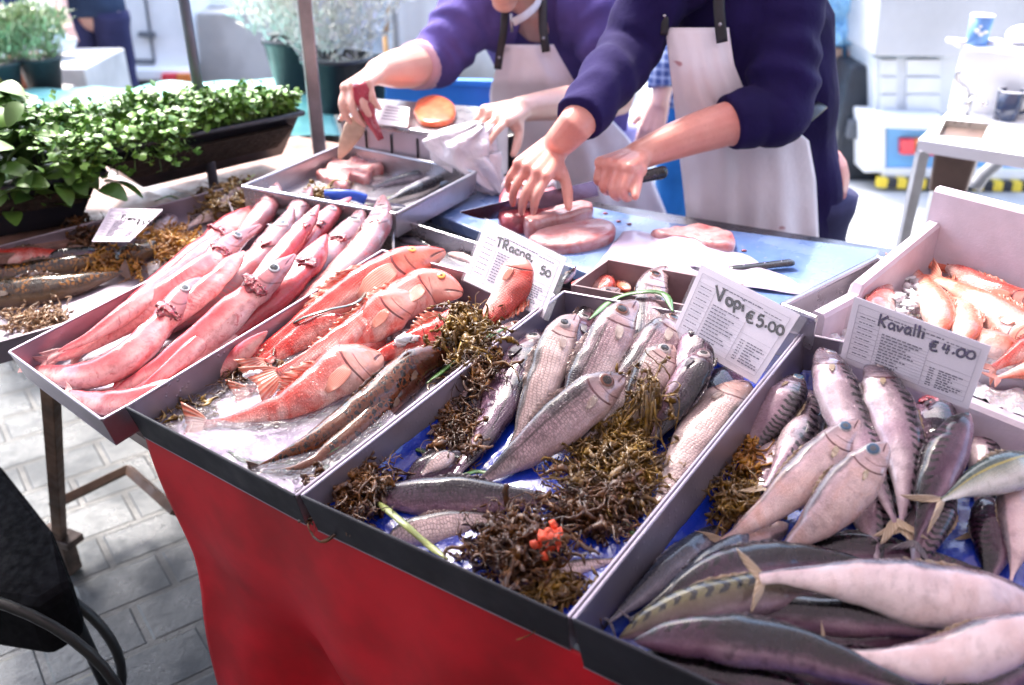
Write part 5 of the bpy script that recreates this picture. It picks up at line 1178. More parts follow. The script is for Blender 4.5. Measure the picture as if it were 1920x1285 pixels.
for lb, p_, w_, s_, dd in [('grey fish piece along the front of the large steel tray', [(825, 345), (770, 365), (700, 382), (650, 378)], 22, 'jack', 'U'), ('dark silver fish in the large steel tray, upper one', [(840, 320), (790, 330), (740, 340), (700, 352)], 26, 'sard', 'U'),
   ('mottled grey fish by the right wall of the large steel tray', [(835, 330), (800, 345), (760, 360), (722, 378)], 28, 'sard', 'D')]:
    fish(lb, p_, w_, s_, dd, pile=PT, group='fish in the large steel tray', name='grey_fish', head=0)
BLH = M('blue_handle', (.02, .07, .42), .35, .1, 20)
root = empty('knife', H(640, 370, tz + .01), 'knife with a blue plastic handle in the large steel tray', 'knife')
g = MB(); g.tube(catmull([H(612, 366, tz + .03), H(640, 366, tz + .034), H(665, 368, tz + .03), H(685, 375, tz + .02)], 14), [(.012, .008)] * 14, 10); g.build('handle', BLH, root, True)
g = MB(); g.hexa([H(682, 372, tz + .02), H(760, 385, tz + .004), H(762, 389, tz + .004), H(684, 380, tz + .02)], [H(682, 372, tz + .022), H(760, 385, tz + .006), H(762, 389, tz + .006), H(684, 380, tz + .022)]); g.build('blade', BLADE, root)
# display box behind with label, salmon steak
SBM = M('panel_lilac', (.42, .37, .44), .35, .08, 8, .1, 40, Metallic=.3)
A = H(632, 222, 1.05); B = H(835, 252, 1.05); Cc = H(960, 205, 1.05); D = H(700, 184, 1.05)
root = empty('display_box', sum((A, B, Cc, D)) / 4 * [1, 1, 0] + UPZ * .90, 'white panelled display box behind the large steel tray', 'display box')
g = MB(); q = [A, B, Cc, D]; ins = [p + (sum(q) / 4 - p) * .04 for p in q]
g.hexa([p * [1, 1, 0] + UPZ * .89 for p in ins], [p - UPZ * .012 for p in ins]); g.build('front_panel', SBM, root, bevel=.002)
for i in range(1, 4):
    p = ins[0] * (1 - i / 4) + ins[1] * i / 4; g = MB(); g.box(np.array([p[0] - .001, p[1] - .002, .962]), (.004, .004, .135)); g.build('panel_joint', MT_DARK, root)
g = MB(); g.hexa([p - UPZ * .012 for p in q], q); g.build('box_top', MT_IN, root, bevel=.003)
TAGW = M('white_card', (.80, .80, .82), .5, .05, 10)
g = MB(); q = [H(705, 232, 1.056), H(764, 238, 1.056), H(768, 202, 1.085), H(722, 195, 1.085)]; g.hexa([p - UPZ * .002 for p in q], q)
o = g.build('price_card', TAGW, None, label='white blurred price card on the display box', cat='price card')
g = MB()
for k in range(5):
    a = q[3] * (1 - .15 - k * .15) + q[0] * (.15 + k * .15) + UPZ * .001; b = q[2] * (1 - .15 - k * .15) + q[1] * (.15 + k * .15) + UPZ * .001; m0 = a * .88 + b * .12; m1 = a * .25 + b * .75
    g.tube([m0, m1], .0015, 4)
under(o, g.build('printed_text', PRINT_L, None))
slab('orange salmon steak on the display box', 'salmon_steak', [(775, 212), (785, 190), (820, 182), (850, 198), (852, 222), (825, 233), (790, 230)], 1.052, .014, FL_SAL, seed=21)
g = MB(); qq = [Y(893, 335, 2.22), Y(968, 345, 2.22), Y(966, 252, 2.22), Y(893, 270, 2.22)]; g.hexa([qq[0], qq[1], qq[1] + [0, .12, 0], qq[0] + [0, .12, 0]], [qq[3], qq[2], qq[2] + [0, .12, 0], qq[3] + [0, .12, 0]]); g.build('black_crate', M('black_plastic', (.018, .016, .022), .4, .2, 20), None, bevel=.006, label='black plastic crate standing behind the white bag', cat='crate')

# planters
BLK = M('planter_black', (.012, .014, .022), .42, .25, 8, .1, 50, Coat_Weight=.2)
SOIL = M('soil', (.03, .02, .015), .95, .4, 60, .9, 60, bd=.01)
def planter(label, base, top, nm='planter', th=.008, zb=0):
    """base/top: four corners each (world)"""
    root = empty(nm, sum(base) / 4, label, 'planter', None)
    for i in range(4):
        a, b = base[i], base[(i + 1) % 4]; c, d = top[(i + 1) % 4], top[i]; m = sum(top) / 4; g = MB()
        def inn(p, q=m): v = q - p; v[2] = 0; return p + v / np.linalg.norm(v) * th
        g.hexa([a, b, inn(b), inn(a)], [d, c, inn(c), inn(d)]); g.build('side', BLK, root, bevel=.002)
        rd = [d + (d - m) * .03, c + (c - m) * .03]; g = MB(); g.tube([rd[0] * [1, 1, 0] + UPZ * d[2], rd[1] * [1, 1, 0] + UPZ * c[2]], (.007), 8); g.build('rim', BLK, root, True)
    g = MB(); cb = sum(base) / 4; ct = sum(top) / 4; s_ = [ct + (p - ct) * .93 - UPZ * .03 for p in top]; g.hexa([cb + (p - cb) * .85 for p in base], s_); g.build('soil', SOIL, root)
    return root
def leafmat(name, a, b, tr=.25):
    t = NT(name); f = t.noise(16, 3); g_ = t.n('ShaderNodeAttribute', attribute_name='lf').outputs['Vector']; sx = t.n('ShaderNodeSeparateXYZ'); t.l(g_, sx.inputs[0])
    c = t.mix(sx.outputs[0], a, b); c = t.mix(t.math('MULTIPLY', t.fr(f, .4, .7), .4), c, tuple(q * .6 for q in a))
    return t.out(c, .45, None, Subsurface_Weight=.0, Transmission_Weight=0.0, Coat_Weight=.15)
LEAF = leafmat('leaf_herb', (.05, .14, .02), (.20, .40, .06)); LEAF_B = leafmat('leaf_broad', (.04, .10, .018), (.12, .24, .04)); LEAF_P = leafmat('leaf_pale', (.20, .29, .14), (.42, .50, .30)); LEAF_W = leafmat('leaf_white', (.70, .70, .62), (.88, .88, .84))
STEM = M('stem', (.10, .20, .05), .6, .3, 20)
def foliage(root, pts_fn, n, size, mat, seed=0, droop=.3, stem=True, aspect=.75, nm='leaves', lobes=0):
    r = random.Random(seed); V = []; F = []; A = []; sg = MB()
    for i in range(n):
        p, up, org = pts_fn(r); s = size * r.uniform(.55, 1.25)
        d = np.array(up) + np.array([r.gauss(0, .5), r.gauss(0, .5), r.gauss(0, .35)]); d /= np.linalg.norm(d)
        sd = np.cross(d, [r.gauss(0, .4), r.gauss(0, .4), 1]); sd /= np.linalg.norm(sd) + 1e-9; nn = np.cross(sd, d); b = len(V); tint = r.random()
        m = 7
        for k in range(m + 1):
            u = k / m; wv = math.sin(math.pi * min(1, u * .93 + .05)) ** .7 * aspect * s * .5
            if lobes: wv *= 1 + .35 * math.sin(u * lobes * 6.28)
            c = p + d * s * u + nn * (-.25 * s * u * u * droop * 3); c[2] -= droop * s * u * u * .5
            for q in (-1, 0, 1): V.append(c + sd * wv * q + nn * abs(q) * wv * .25); A.append((min(1, tint * (.75 + .4 * u)), u, 0))
        for k in range(m):
            for q in (0, 1): F.append((b + k * 3 + q, b + k * 3 + q + 1, b + (k + 1) * 3 + q + 1, b + (k + 1) * 3 + q))
        if stem and i % 3 == 0: mid = (np.array(org) + p) / 2 + np.array([r.gauss(0, .006), r.gauss(0, .006), .01]); sg.tube([org, mid, p], .0012, 4, cap=False)
    o = mesh_obj(nm, V, F, mat, None, True, {'lf': A}); under(root, o)
    if stem: sg.build('stems', STEM, root)
    return o
# long herb trough
zb = .90
b0_, b1_ = H(268, 352, zb), H(530, 290, zb); dr = (b1_ - b0_) / np.linalg.norm(b1_ - b0_); pd = np.array([-dr[1], dr[0], 0]); 
base = [b0_, b1_, b1_ + pd * .13, b0_ + pd * .13]
t0, t1 = H(178, 290, zb + .135), H(562, 213, zb + .135); pe = np.array([-(t1 - t0)[1], (t1 - t0)[0], 0]); pe /= np.linalg.norm(pe)
top = [t0, t1, t1 + pe * .18, t0 + pe * .18]
root = planter('long black trough planted with curly green herbs behind the thin dark pole', base, top)
clump = [(random.random(), random.random()) for _ in range(14)]
def herb(r):
    u = r.random(); v = r.random() * .95 + .02; o = t0 * (1 - u) * (1 - v) + t1 * u * (1 - v) + top[2] * u * v + top[3] * (1 - u) * v - UPZ * .005
    hgt = (.03 + .055 * r.random() ** .6) * (.75 + .5 * noise.noise(Vector((u * 6, v * 3, 1)))) * (1.15 - .45 * u); spill = (-pe * .05 * r.random() * (v < .35) * (u < .4)) + (-dr * .07 * r.random() * (u < .2)); q = r.random() ** .35
    p = o + UPZ * hgt * q * 1.3 + spill * 1.6 + np.array([r.gauss(0, .012), r.gauss(0, .012), 0]);
    if v < .3 and u < .45 and r.random() < .5: p = p - UPZ * r.random() * .07
    return p, np.array([r.gauss(0, .5), r.gauss(0, .5), .5]), o
foliage(root, herb, 5200, .018, LEAF, 3, .3, aspect=.9, lobes=1.5)
# broad leaved planter at the left edge
zb = .86
a_, b_ = H(-160, 470, zb), H(150, 418, zb); dr = (b_ - a_) / np.linalg.norm(b_ - a_); pd = np.array([-dr[1], dr[0], 0])
base = [a_, b_, b_ + pd * .16, a_ + pd * .16]; t1 = H(188, 326, zb + .125); t0 = t1 - dr * .66; top2 = [t0, t1, t1 + pd * .22, t0 + pd * .22]
root = planter('black trough of broad leaved green plants cut by the left edge', base, top2)
def broad(r):
    u = 1 - .5 * r.random(); v = r.random(); o = t0 * (1 - u) * (1 - v) + t1 * u * (1 - v) + top2[2] * u * v + top2[3] * (1 - u) * v - UPZ * .03
    if u > .93: u = .93
    p = o + UPZ * (.19 * r.random() ** .6) * (1.1 if u < .85 else .7) + np.array([r.gauss(0, .02), r.gauss(0, .02), 0]) - dr * .02 - pd * (.05 * r.random() if v < .4 else 0) - UPZ * (.09 * r.random() if v < .35 else 0)
    return p, np.array([r.gauss(0, .8), -.4 + r.gauss(0, .6), .35]), o
foliage(root, broad, 300, .062, LEAF_B, 5, .45, aspect=.85)
# poles
PM = M('pole_paint', (.10, .11, .15), .4, .3, 10, .1, 60, Metallic=.4); PM2 = M('pole_grey', (.26, .23, .25), .45, .25, 10, .15, 60, Metallic=.5)
p = H(400, 342, .88); g = MB(); g.tube([p * [1, 1, 0] + UPZ * .0, p * [1, 1, 0] + UPZ * 2.45], .0125, 14); g.build('awning_pole', PM, None, True, label='thin dark awning pole standing in front of the herb trough', cat='pole', group='awning poles')
p = H(598, 275, .92); g = MB(); g.box((p[0], p[1], 1.225), (.034, .028, 2.45), .3); g.build('awning_pole', PM2, None, bevel=.004, label='square grey awning pole left of the hand with the fish', cat='pole', group='awning poles')
# brown board the planters stand on
BR = M('board_brown', (.24, .13, .10), .55, .5, 16, .3, 50)
q = [H(-200, 520, .855), H(330, 415, .855), H(700, 280, .855), H(560, 255, .855), H(-300, 380, .855)]
n_ = 5; g = MB(); g.add([p - UPZ * .03 for p in q] + q, [tuple(range(n_))[::-1], tuple(range(n_, 2 * n_))] + [(i, (i + 1) % n_, n_ + (i + 1) % n_, n_ + i) for i in range(n_)]); tb = g.build('bench', BR, None, bevel=.003, label='wet brown board the planters stand on', cat='table')
for p in (q[1], q[2], q[3]): g = MB(); pp = p + (sum(q) / 5 - p) * .1; g.tube([(pp[0], pp[1], .82), (pp[0], pp[1], 0)], .02, 8); under(tb, g.build('leg', RUST, None))
# black trolley with a leg and a curved tube, bottom left
BK = M('black_cloth', (.003, .003, .004), .9, .3, 30, .2, 100, Specular_IOR_Level=.08); BK2 = M('black_rubber', (.006, .006, .007), .45, .3, 30, .1, 80)
root = empty('trolley', H(40, 1200, .0), 'black folded trolley with a soft bag in the dark bottom left corner', 'trolley')
g = MB(); zz = .46; P = [H(-120, 800, zz), H(0, 865, zz), H(95, 985, zz), H(138, 1095, zz - .03), H(70, 1140, zz - .05), H(-120, 1110, zz - .05)]
n_ = len(P); g.add([p - UPZ * .13 for p in P] + P, [tuple(range(n_))[::-1], tuple(range(n_, 2 * n_))] + [(i, (i + 1) % n_, n_ + (i + 1) % n_, n_ + i) for i in range(n_)]); g.build('bag', BK, root, bevel=.02, sub=0)
g = MB(); g.tube([H(100, 1075, .40), H(150, 1180, .2), H(215, 1320, .0)], .013, 10); g.build('leg', BK2, root, True)
for k, rr in enumerate((.30, .24)):
    c = H(-60, 1330, .18); g = MB(); g.tube([c + np.array([math.cos(a) * rr, .12 * k, math.sin(a) * rr]) for a in np.linspace(-.6, 2.6, 24)], .010, 8); g.build('curved_tube', BK2, root, True)
# ------------------------------------------------------------ people
def skin_mat(name, a, b):
    t = NT(name); f = t.noise(9, 4, .6); g_ = t.noise(120, 4, .6); c = t.mix(t.fr(f, .3, .7), a, b); c = t.mix(t.math('MULTIPLY', t.fr(g_, .5, .75), .25), c, tuple(q * .75 for q in a))
    gm = t.n('ShaderNodeGamma'); t.l(c, gm.inputs[0]); gm.inputs[1].default_value = 1.25; c = gm.outputs[0]
    return t.out(c, .42, t.bump(g_, .15, .001), Subsurface_Weight=.15, Subsurface_Radius=(1, .3, .2), Subsurface_Scale=.008, Coat_Weight=.15)
SKA = skin_mat('skin_ruddy', (.62, .27, .23), (.68, .37, .315)); SKB = skin_mat('skin_fair', (.68, .42, .36), (.72, .48, .41))
def cloth_mat(name, col, rough=.85, sc=300):
    t = NT(name); f = t.noise(6, 4); g_ = t.noise(sc, 3); h_ = t.noise(14, 4, .6)
    c = t.mix(t.fr(f, .3, .7), tuple(q * .8 for q in col), tuple(q * 1.2 for q in col)); return t.out(c, rough, t.bump(g_, .25, .0015, t.bump(h_, .35, .012)), Sheen_Weight=.02, Specular_IOR_Level=.12)
NAVY = cloth_mat('navy_wool', (.012, .007, .052)); PURP = cloth_mat('purple_fleece', (.085, .065, .23)); LIL = cloth_mat('lilac_cloth', (.30, .27, .52)); TROU = cloth_mat('dark_trousers', (.04, .04, .10)); PINKC = cloth_mat('pink_cuff', (.60, .38, .46)); WHT = cloth_mat('white_cloth', (.62, .60, .64)); PLD = cloth_mat('blue_check', (.06, .10, .26)); GREYC = cloth_mat('slate_cloth', (.03, .045, .085))
APR = NT('apron_white'); _f = APR.noise(4, 4); APR_ = APR.mix(APR.fr(_f, .35, .7), (.74, .68, .75), (.80, .74, .80)); _s = APR.fr(APR.noise(17, 2, .5), .74, .78); APR_ = APR.mix(APR.math('MULTIPLY', _s, .7), APR_, (.35, .06, .08))
APR = APR.out(APR_, .38, APR.bump(APR.noise(7, 4), .5, .02), Coat_Weight=.25, Coat_Roughness=.2)
HAIR = M('hair_dark', (.05, .035, .025), .6, .4, 60, .6, 200)
def remesh(o, vox, smooth=6, fac=.5):
    m = o.modifiers.new('r', 'REMESH'); m.mode = 'VOXEL'; m.voxel_size = vox; m.use_smooth_shade = True
    if smooth: m = o.modifiers.new('s', 'SMOOTH'); m.iterations = smooth; m.factor = fac
def frame(d, up):
    d = np.array(d, float); d /= np.linalg.norm(d); up = np.array(up, float); up = up - d * (up @ d); up /= np.linalg.norm(up); return d, up, np.cross(d, up)
def hand(g, wrist, d, back, fingers, thumb, sc=1.0, side=1):
    """wrist point, direction to the knuckles, back-of-hand normal; fingers: four (spread, curl, curl2, curl3) from index to little; side: +1 thumb on +lateral"""
    d, b, l = frame(d, back); l = l * side; W = np.array(wrist, float)
    pl = .092 * sc
    g.limb([W - d * .02, W + d * .02], [(.020 * sc, .029 * sc)] * 2, 14)
    for q, wd in ((-.030, .0145), (-.012, .0160), (.010, .0165), (.030, .0155)):   # the palm: four metacarpals and their pads
        g.limb([W + l * q * .45 * sc + d * .005, W + l * q * sc * .8 + d * pl * .55 - b * .002, W + l * q * sc + d * pl], [.018 * sc, wd * sc, wd * sc * .80], 12)
    g.limb([W + d * .02 + l * .014 * sc - b * .010 * sc, W + d * .055 * sc + l * .034 * sc - b * .012 * sc], [.017 * sc, .014 * sc], 12)
    out = []
    for i, (spr, c1, c2, c3) in enumerate(fingers):
        q = (.030, .010, -.012, -.031)[i]; ln = (.088, .098, .091, .072)[i] * sc; r0 = (.0095, .0098, .0092, .0082)[i] * sc
        p = W + l * q * sc + d * (pl - .004 - (.004 if i in (0, 3) else 0)); dd = d * math.cos(R(spr)) + l * math.sin(R(spr)); ang = 0; P = [p]; 
        for k, (c, f) in enumerate(((c1, .46), (c2, .30), (c3, .24))):
            ang += c; v = dd * math.cos(R(ang)) - b * math.sin(R(ang)); P.append(P[-1] + v * ln * f)
        PP = catmull(P, 10); rr = np.interp(np.linspace(0, 1, 10), [0, .25, .45, .6, .75, 1], [1.06, .93, 1.02, .88, .9, .68]) * r0
        g.limb(PP, list(rr), 12); out.append(P)
    T = [W + d * .030 * sc + l * .022 * sc - b * .006 * sc]; q1, q2, q3 = thumb      # thumb: (out angle, drop, bend)
    v = d * math.cos(R(q1)) + l * math.sin(R(q1)) - b * math.sin(R(q2)); v /= np.linalg.norm(v); T.append(T[-1] + v * .040 * sc)
    v = v + d * math.sin(R(q3)) - b * .15; v /= np.linalg.norm(v); T.append(T[-1] + v * .032 * sc); v = v + d * math.sin(R(q3)) * .7; v /= np.linalg.norm(v); T.append(T[-1] + v * .026 * sc)
    g.limb(catmull(T, 8), list(np.interp(np.linspace(0, 1, 8), [0, .4, .7, 1], [.0135, .0112, .0112, .0078]) * sc), 12)
    return out
def head(g, c, fwd, up, sc=1.0):
    f, u, l = frame(fwd, up); f, u = np.array(f), np.array(u); c = np.array(c, float); A = (l, f, u)
    g.ball(c + u * .03 * sc - f * .012 * sc, (.075 * sc, .092 * sc, .088 * sc), 20, 14, A)
    g.ball(c - u * .045 * sc + f * .018 * sc, (.060 * sc, .070 * sc, .072 * sc), 18, 12, A)
    g.ball(c - u * .098 * sc + f * .055 * sc, (.030 * sc, .026 * sc, .022 * sc), 14, 10, A)          # chin
    g.ball(c - u * .060 * sc + f * .082 * sc, (.024 * sc, .012 * sc, .013 * sc), 12, 8, A)           # lips
    g.limb([c + u * .012 * sc + f * .084 * sc, c - u * .022 * sc + f * .106 * sc], [.009 * sc, .014 * sc], 10)
    for s_ in (-1, 1):
        g.ball(c - u * .028 * sc + f * .098 * sc + l * s_ * .012 * sc, .009 * sc, 10, 7)
        g.ball(c - u * .02 * sc + f * .058 * sc + l * s_ * .042 * sc, (.022 * sc, .022 * sc, .022 * sc), 12, 8)
        g.ball(c + u * .022 * sc + f * .078 * sc + l * s_ * .030 * sc, (.022 * sc, .012 * sc, .008 * sc), 12, 8, A)  # brow
        g.ball(c - u * .005 * sc - f * .005 * sc + l * s_ * .078 * sc, (.010 * sc, .020 * sc, .032 * sc), 12, 8, A)   # ear
def head_extras(root, body, c, fwd, up, hair, sc=1.0):
    f, u, l = frame(fwd, up); A = (l, f, u); c = np.array(c)
    for s_ in (-1, 1):
        g = MB(); g.ball(c + u * .004 * sc + f * .078 * sc + l * s_ * .030 * sc, .0125 * sc, 14, 10); under(body, g.build('eye', EYEW, None, True))
    g = MB(); n_ = 24
    def hf(a, b):
        th = a * math.pi * .58; ph = b * 2 * math.pi; rr = 1 + .03 * noise.noise(Vector((a * 9, math.cos(ph) * 3, math.sin(ph) * 3))) * 3
        ax, ay, az = math.sin(th) * math.cos(ph), math.sin(th) * math.sin(ph), math.cos(th); k = 1.06 if ay < .35 else 1.06 - .0
        lowf = max(0, ay) * .55
        return c + u * (.03 + .088 * (az + lowf * math.sin(th)) * k) * sc + f * (-.012 + .092 * ay * k * (1 if ay < .3 else .96)) * sc * rr + l * .075 * ax * k * sc * rr
    g.grid(hf, 16, n_); o = g.build('hair', hair, None, True, solid=.008); under(body, o)
EYEW = M('eyeball', (.6, .58, .55), .15, .1)
def folds_tube(g, P, rad, n=40, amp=.10, freq=9, k=24, seed=0, bunch=None):
    st = catmull(P, n); rr = np.interp(np.linspace(0, 1, n), np.linspace(0, 1, len(rad)), rad); b = len(g.v); prev = None
    for i, p in enumerate(st):
        t = st[min(i + 1, n - 1)] - st[max(i - 1, 0)]; t /= np.linalg.norm(t); u = np.array([0, 0, 1.0]) if prev is None else prev
        if prev is None and abs(t[2]) > .9: u = np.array([1.0, 0, 0])
        u = u - t * (u @ t); u /= np.linalg.norm(u); prev = u; w_ = np.cross(t, u); s = i / (n - 1)
        am = amp if bunch is None else amp * np.interp(s, np.linspace(0, 1, len(bunch)), bunch)
        for j in range(k):
            a = 2 * math.pi * j / k; f = 1 + am * math.sin(s * freq * 6.28 + 1.6 * math.sin(a + seed) + 2.5 * noise.noise(Vector((s * 4, math.cos(a), math.sin(a) + seed)))) + .06 * noise.noise(Vector((s * 6 + seed, math.cos(a) * 1.5, math.sin(a) * 1.5)))
            g.v.append(p + (u * math.cos(a) + w_ * math.sin(a)) * rr[i] * f)
    for i in range(n - 1):
        for j in range(k): g.f.append([b + i * k + j, b + i * k + (j + 1) % k, b + (i + 1) * k + (j + 1) % k, b + (i + 1) * k + j])
    g.f.append([b + j for j in range(k)][::-1]); g.f.append([b + (n - 1) * k + j for j in range(k)])
def torso_tube(g, secs, k=32, n=40, seed=0, amp=.012):
    """secs: (centre, half width, half depth, lateral dir)"""
    cs = catmull([np.array(s[0]) for s in secs], n); L = np.linspace(0, 1, len(secs)); q = np.linspace(0, 1, n)
    hw = np.interp(q, L, [s[1] for s in secs]); hd = np.interp(q, L, [s[2] for s in secs]); lt = np.array([s[3] for s in secs], float); b = len(g.v)
    for i in range(n):
        l = np.array([np.interp(q[i], L, lt[:, m]) for m in range(3)]); l /= np.linalg.norm(l); f = np.cross(l, UPZ); f /= np.linalg.norm(f)
        for j in range(k):
            a = 2 * math.pi * j / k; ca, sa = math.cos(a), math.sin(a); e = .85
            w_ = math.copysign(abs(ca) ** e, ca) * hw[i]; d_ = math.copysign(abs(sa) ** e, sa) * hd[i]
            nz = amp * noise.noise(Vector((ca * 2.5 + seed, sa * 2.5, q[i] * 7))) + amp * .35 * math.sin(q[i] * 19 + 4 * ca + 2 * sa + seed)
            g.v.append(cs[i] + l * w_ + f * d_ + (l * ca + f * sa) * nz)
    for i in range(n - 1):
        for j in range(k): g.f.append([b + i * k + j, b + i * k + (j + 1) % k, b + (i + 1) * k + (j + 1) % k, b + (i + 1) * k + j])
    g.f.append([b + j for j in range(k)][::-1]); g.f.append([b + (n - 1) * k + j for j in range(k)])
def apron(root, rows, mat=None, seed=0, n=50, m=34, nm='apron', fold=.010, front=None):
    """rows: (py, px left, px right, depth Y, bulge): a cloth sheet hanging over the front of the body"""
    py = [r[0] for r in rows]; g = MB()
    def af(v, u):
        y = py[0] + (py[-1] - py[0]) * v; xl, xr, Yd, bl = [np.interp(y, py, [r[k] for r in rows]) for k in (1, 2, 3, 4)]
        x = xl + (xr - xl) * u; q = 2 * u - 1; fo = fold * (v ** .8) * (math.sin(q * 7 + 2 * v + seed) + .5 * math.sin(q * 15 + seed * 2 + 3 * v)) + .006 * noise.noise(Vector((u * 5, v * 7, seed)))
        return Y(x, y, Yd + bl * q * q + fo)
    g.grid(af, n, m); return g.build(nm, mat or APR, root, True, solid=.0022)
def strap(root, P, wd, mat, nm='strap', rivets=()):
    st = catmull(P, 16); g = MB(); g.tube(st, [(wd, .0022)] * 16, 8, upv=(1, 0, 0)); o = g.build(nm, mat, root, True)
    for r_ in rivets: g = MB(); g.ball(np.array(r_), .0038, 8, 6); under(o, g.build('rivet', MT_IN, None, True))
    return o
STR = M('strap_black', (.012, .010, .016), .45, .3, 40, .2, 100)

# man in navy jumper
yb = 2.02
m1 = empty('person', H(1430, 480, 0) * 0 + np.array([.60, 2.18, 0]), 'person in a navy jumper and white apron cutting a fish steak with a long knife', 'person')
lat = np.array([1, .12, 0]) / math.hypot(1, .12)
shR = Y(1262, -70, 2.03); elR = Y(1182, 90, 1.99); cuR = H(1086, 226, 1.14); wrR = H(1040, 276, 1.075)   # arm on the left of the picture
shL = Y(1480, -60, 2.06); elL = H(1462, 205, 1.12); cuL = H(1365, 232, 1.10); wrL = H(1196, 292, 1.055)
neck = Y(1375, -130, 2.06); hc = neck + np.array([-.03, -.10, .16])
body = MB()
body.limb([(.62, 2.14, .90), (.58, 2.12, 1.1), (.50, 2.10, 1.3), neck - [0, 0, .06]], [.10, .10, .11, .06], 16); body.limb([neck - [0, 0, .06], neck + [-.01, -.03, .06], hc - [0, 0, .02]], [.06, .056, .052], 14)
head(body, hc, (-.35, -.75, -.55), (-.1, -.35, .9))
body.limb(catmull([shR, elR, cuR, wrR], 14), list(np.interp(np.linspace(0, 1, 14), [0, .5, .75, 1], [.05, .045, .041, .029])), 16)
body.limb(catmull([shL, elL, cuL, (cuL + wrL) / 2 + UPZ * .004, wrL], 16), list(np.interp(np.linspace(0, 1, 16), [0, .5, .68, .85, 1], [.05, .05, .047, .040, .030])), 16)
for s_, x in ((-1, .55), (1, .74)): body.limb([(x, 2.15, .9), (x, 2.13, .5), (x, 2.16, .1)], [.085, .06, .04], 14)
kn = H(1003, 314, 1.055)
hand(body, wrR, (kn - wrR), (.15, -.35, .95), [(4, 28, 42, 30), (1, 34, 42, 30), (-3, 37, 42, 30), (-7, 40, 42, 30)], (58, 25, 20), 1.05, side=-1 if np.cross(kn - wrR, (.15, -.35, .95))[0] < 0 else 1)
dk = H(1250, 310, 1.035) - KH; dk /= np.linalg.norm(dk)
gk = H(1160, 322, 1.036); dgr = gk - wrL
hand(body, wrL, H(1132, 318, 1.062) - wrL, (-.25, -.35, .9), [(4, 52, 68, 45), (2, 62, 76, 48), (0, 66, 78, 50), (-3, 70, 78, 50)], (22, 16, -6), 1.08, side=1 if np.cross(H(1150, 318, 1.06) - wrL, (-.25, -.35, .9))[1] < 0 else -1)
bo = body.build('body', SKA, m1, True); remesh(bo, .0036, 5)
head_extras(m1, bo, hc - np.array(m1.location) * 0, (-.35, -.75, -.55), (-.1, -.35, .9), HAIR)
g = MB()
torso_tube(g, [((.655, 2.14, .76), .165, .125, lat), ((.625, 2.13, .95), .160, .12, lat), ((.585, 2.12, 1.10), .160, .12, lat), ((.535, 2.11, 1.26), .178, .13, lat), ((.50, 2.09, 1.40), .185, .125, lat), ((.50, 2.08, 1.50), .12, .09, lat), (neck + [0, 0, .01], .07, .065, lat)], seed=1)
folds_tube(g, [shR + [.07, .02, -.04], shR, elR, (elR + cuR) / 2, cuR], [.085, .078, .066, .060, .050], 44, .045, 7, seed=2, bunch=[0, .3, .8, 1.3, 1.0])
folds_tube(g, [shL + [-.06, 0, -.03], shL, (shL + elL) / 2, elL, (elL + cuL) / 2, cuL], [.085, .082, .074, .076, .068, .060], 48, .05, 7, seed=5, bunch=[0, .2, 1.1, 1.5, .9, .4])
jo = g.build('jumper', NAVY, m1, True); remesh(jo, .006, 3)
g = MB()
for x in (.55, .74): folds_tube(g, [(x, 2.16, .86), (x, 2.15, .5), (x, 2.18, .05)], [.11, .085, .075], 24, .05, 6, seed=x)
to = g.build('trousers', TROU, m1, True)
for x in (.55, .74): g = MB(); g.ball((x, 2.10, .045), (.05, .13, .045), 14, 8); g.build('shoe', BK2, m1, True)
ap = apron(m1, [(52, 1247, 1366, 1.955, .010), (120, 1255, 1376, 1.94, .015), (180, 1262, 1400, 1.945, .02), (235, 1268, 1478, 1.955, .03), (262, 1270, 1516, 1.965, .04), (340, 1280, 1530, 1.975, .05), (470, 1294, 1536, 1.985, .05), (640, 1320, 1545, 2.0, .05)], seed=1)
strap(ap, [Y(1246, -60, 1.97), Y(1241, 0, 1.955), Y(1246, 40, 1.945), Y(1244, 66, 1.945)], .009, STR, rivets=(Y(1246, 30, 1.94),))
strap(ap, [Y(1352, -60, 1.96), Y(1348, 0, 1.945), Y(1350, 40, 1.935), Y(1354, 80, 1.93)], .012, STR, rivets=(Y(1350, 46, 1.93),))
strap(ap, [Y(1487, 238, 1.94), Y(1512, 222, 1.955), Y(1538, 200, 2.0), Y(1552, 188, 2.08)], .013, STR, nm='waist_strap', rivets=(Y(1504, 228, 1.938), Y(1515, 222, 1.942)))

# man in purple fleece
m2 = empty('person', (.12, 2.72, 0), 'person in a purple fleece and white apron holding up a pink fish piece', 'person')
shR = Y(885, 22, 2.50); elR = Y(822, 108, 2.44); cuR = Y(790, 122, 2.40); wrR = Y(708, 135, 2.14)
shL = Y(1120, 20, 2.52); elL = Y(1165, 175, 2.44); wrL = Y(975, 205, 2.12); mid = Y(1080, 190, 2.32)
hc = Y(948, -88, 2.34); neck = Y(985, 5, 2.50)
fw = (-.15, -.75, -.62); upv = (-.03, -.55, .82)
body = MB(); body.limb([(.16, 2.66, .85), (.13, 2.64, 1.05), (.08, 2.60, 1.2), neck], [.10, .10, .10, .055], 16); body.limb([neck, hc + [0, .02, -.02]], [.056, .052], 14); head(body, hc, fw, upv, 1.03)
body.limb(catmull([shR, elR, cuR, wrR], 14), list(np.interp(np.linspace(0, 1, 14), [0, .5, .62, .8, 1], [.05, .05, .052, .045, .030])), 16)
body.limb(catmull([shL, elL, mid, wrL], 14), list(np.interp(np.linspace(0, 1, 14), [0, .5, .75, 1], [.05, .045, .040, .029])), 16)
for x in (.03, .24): body.limb([(x, 2.68, .9), (x, 2.66, .5), (x, 2.70, .1)], [.085, .06, .04], 14)
h1 = Y(672, 158, 2.06)
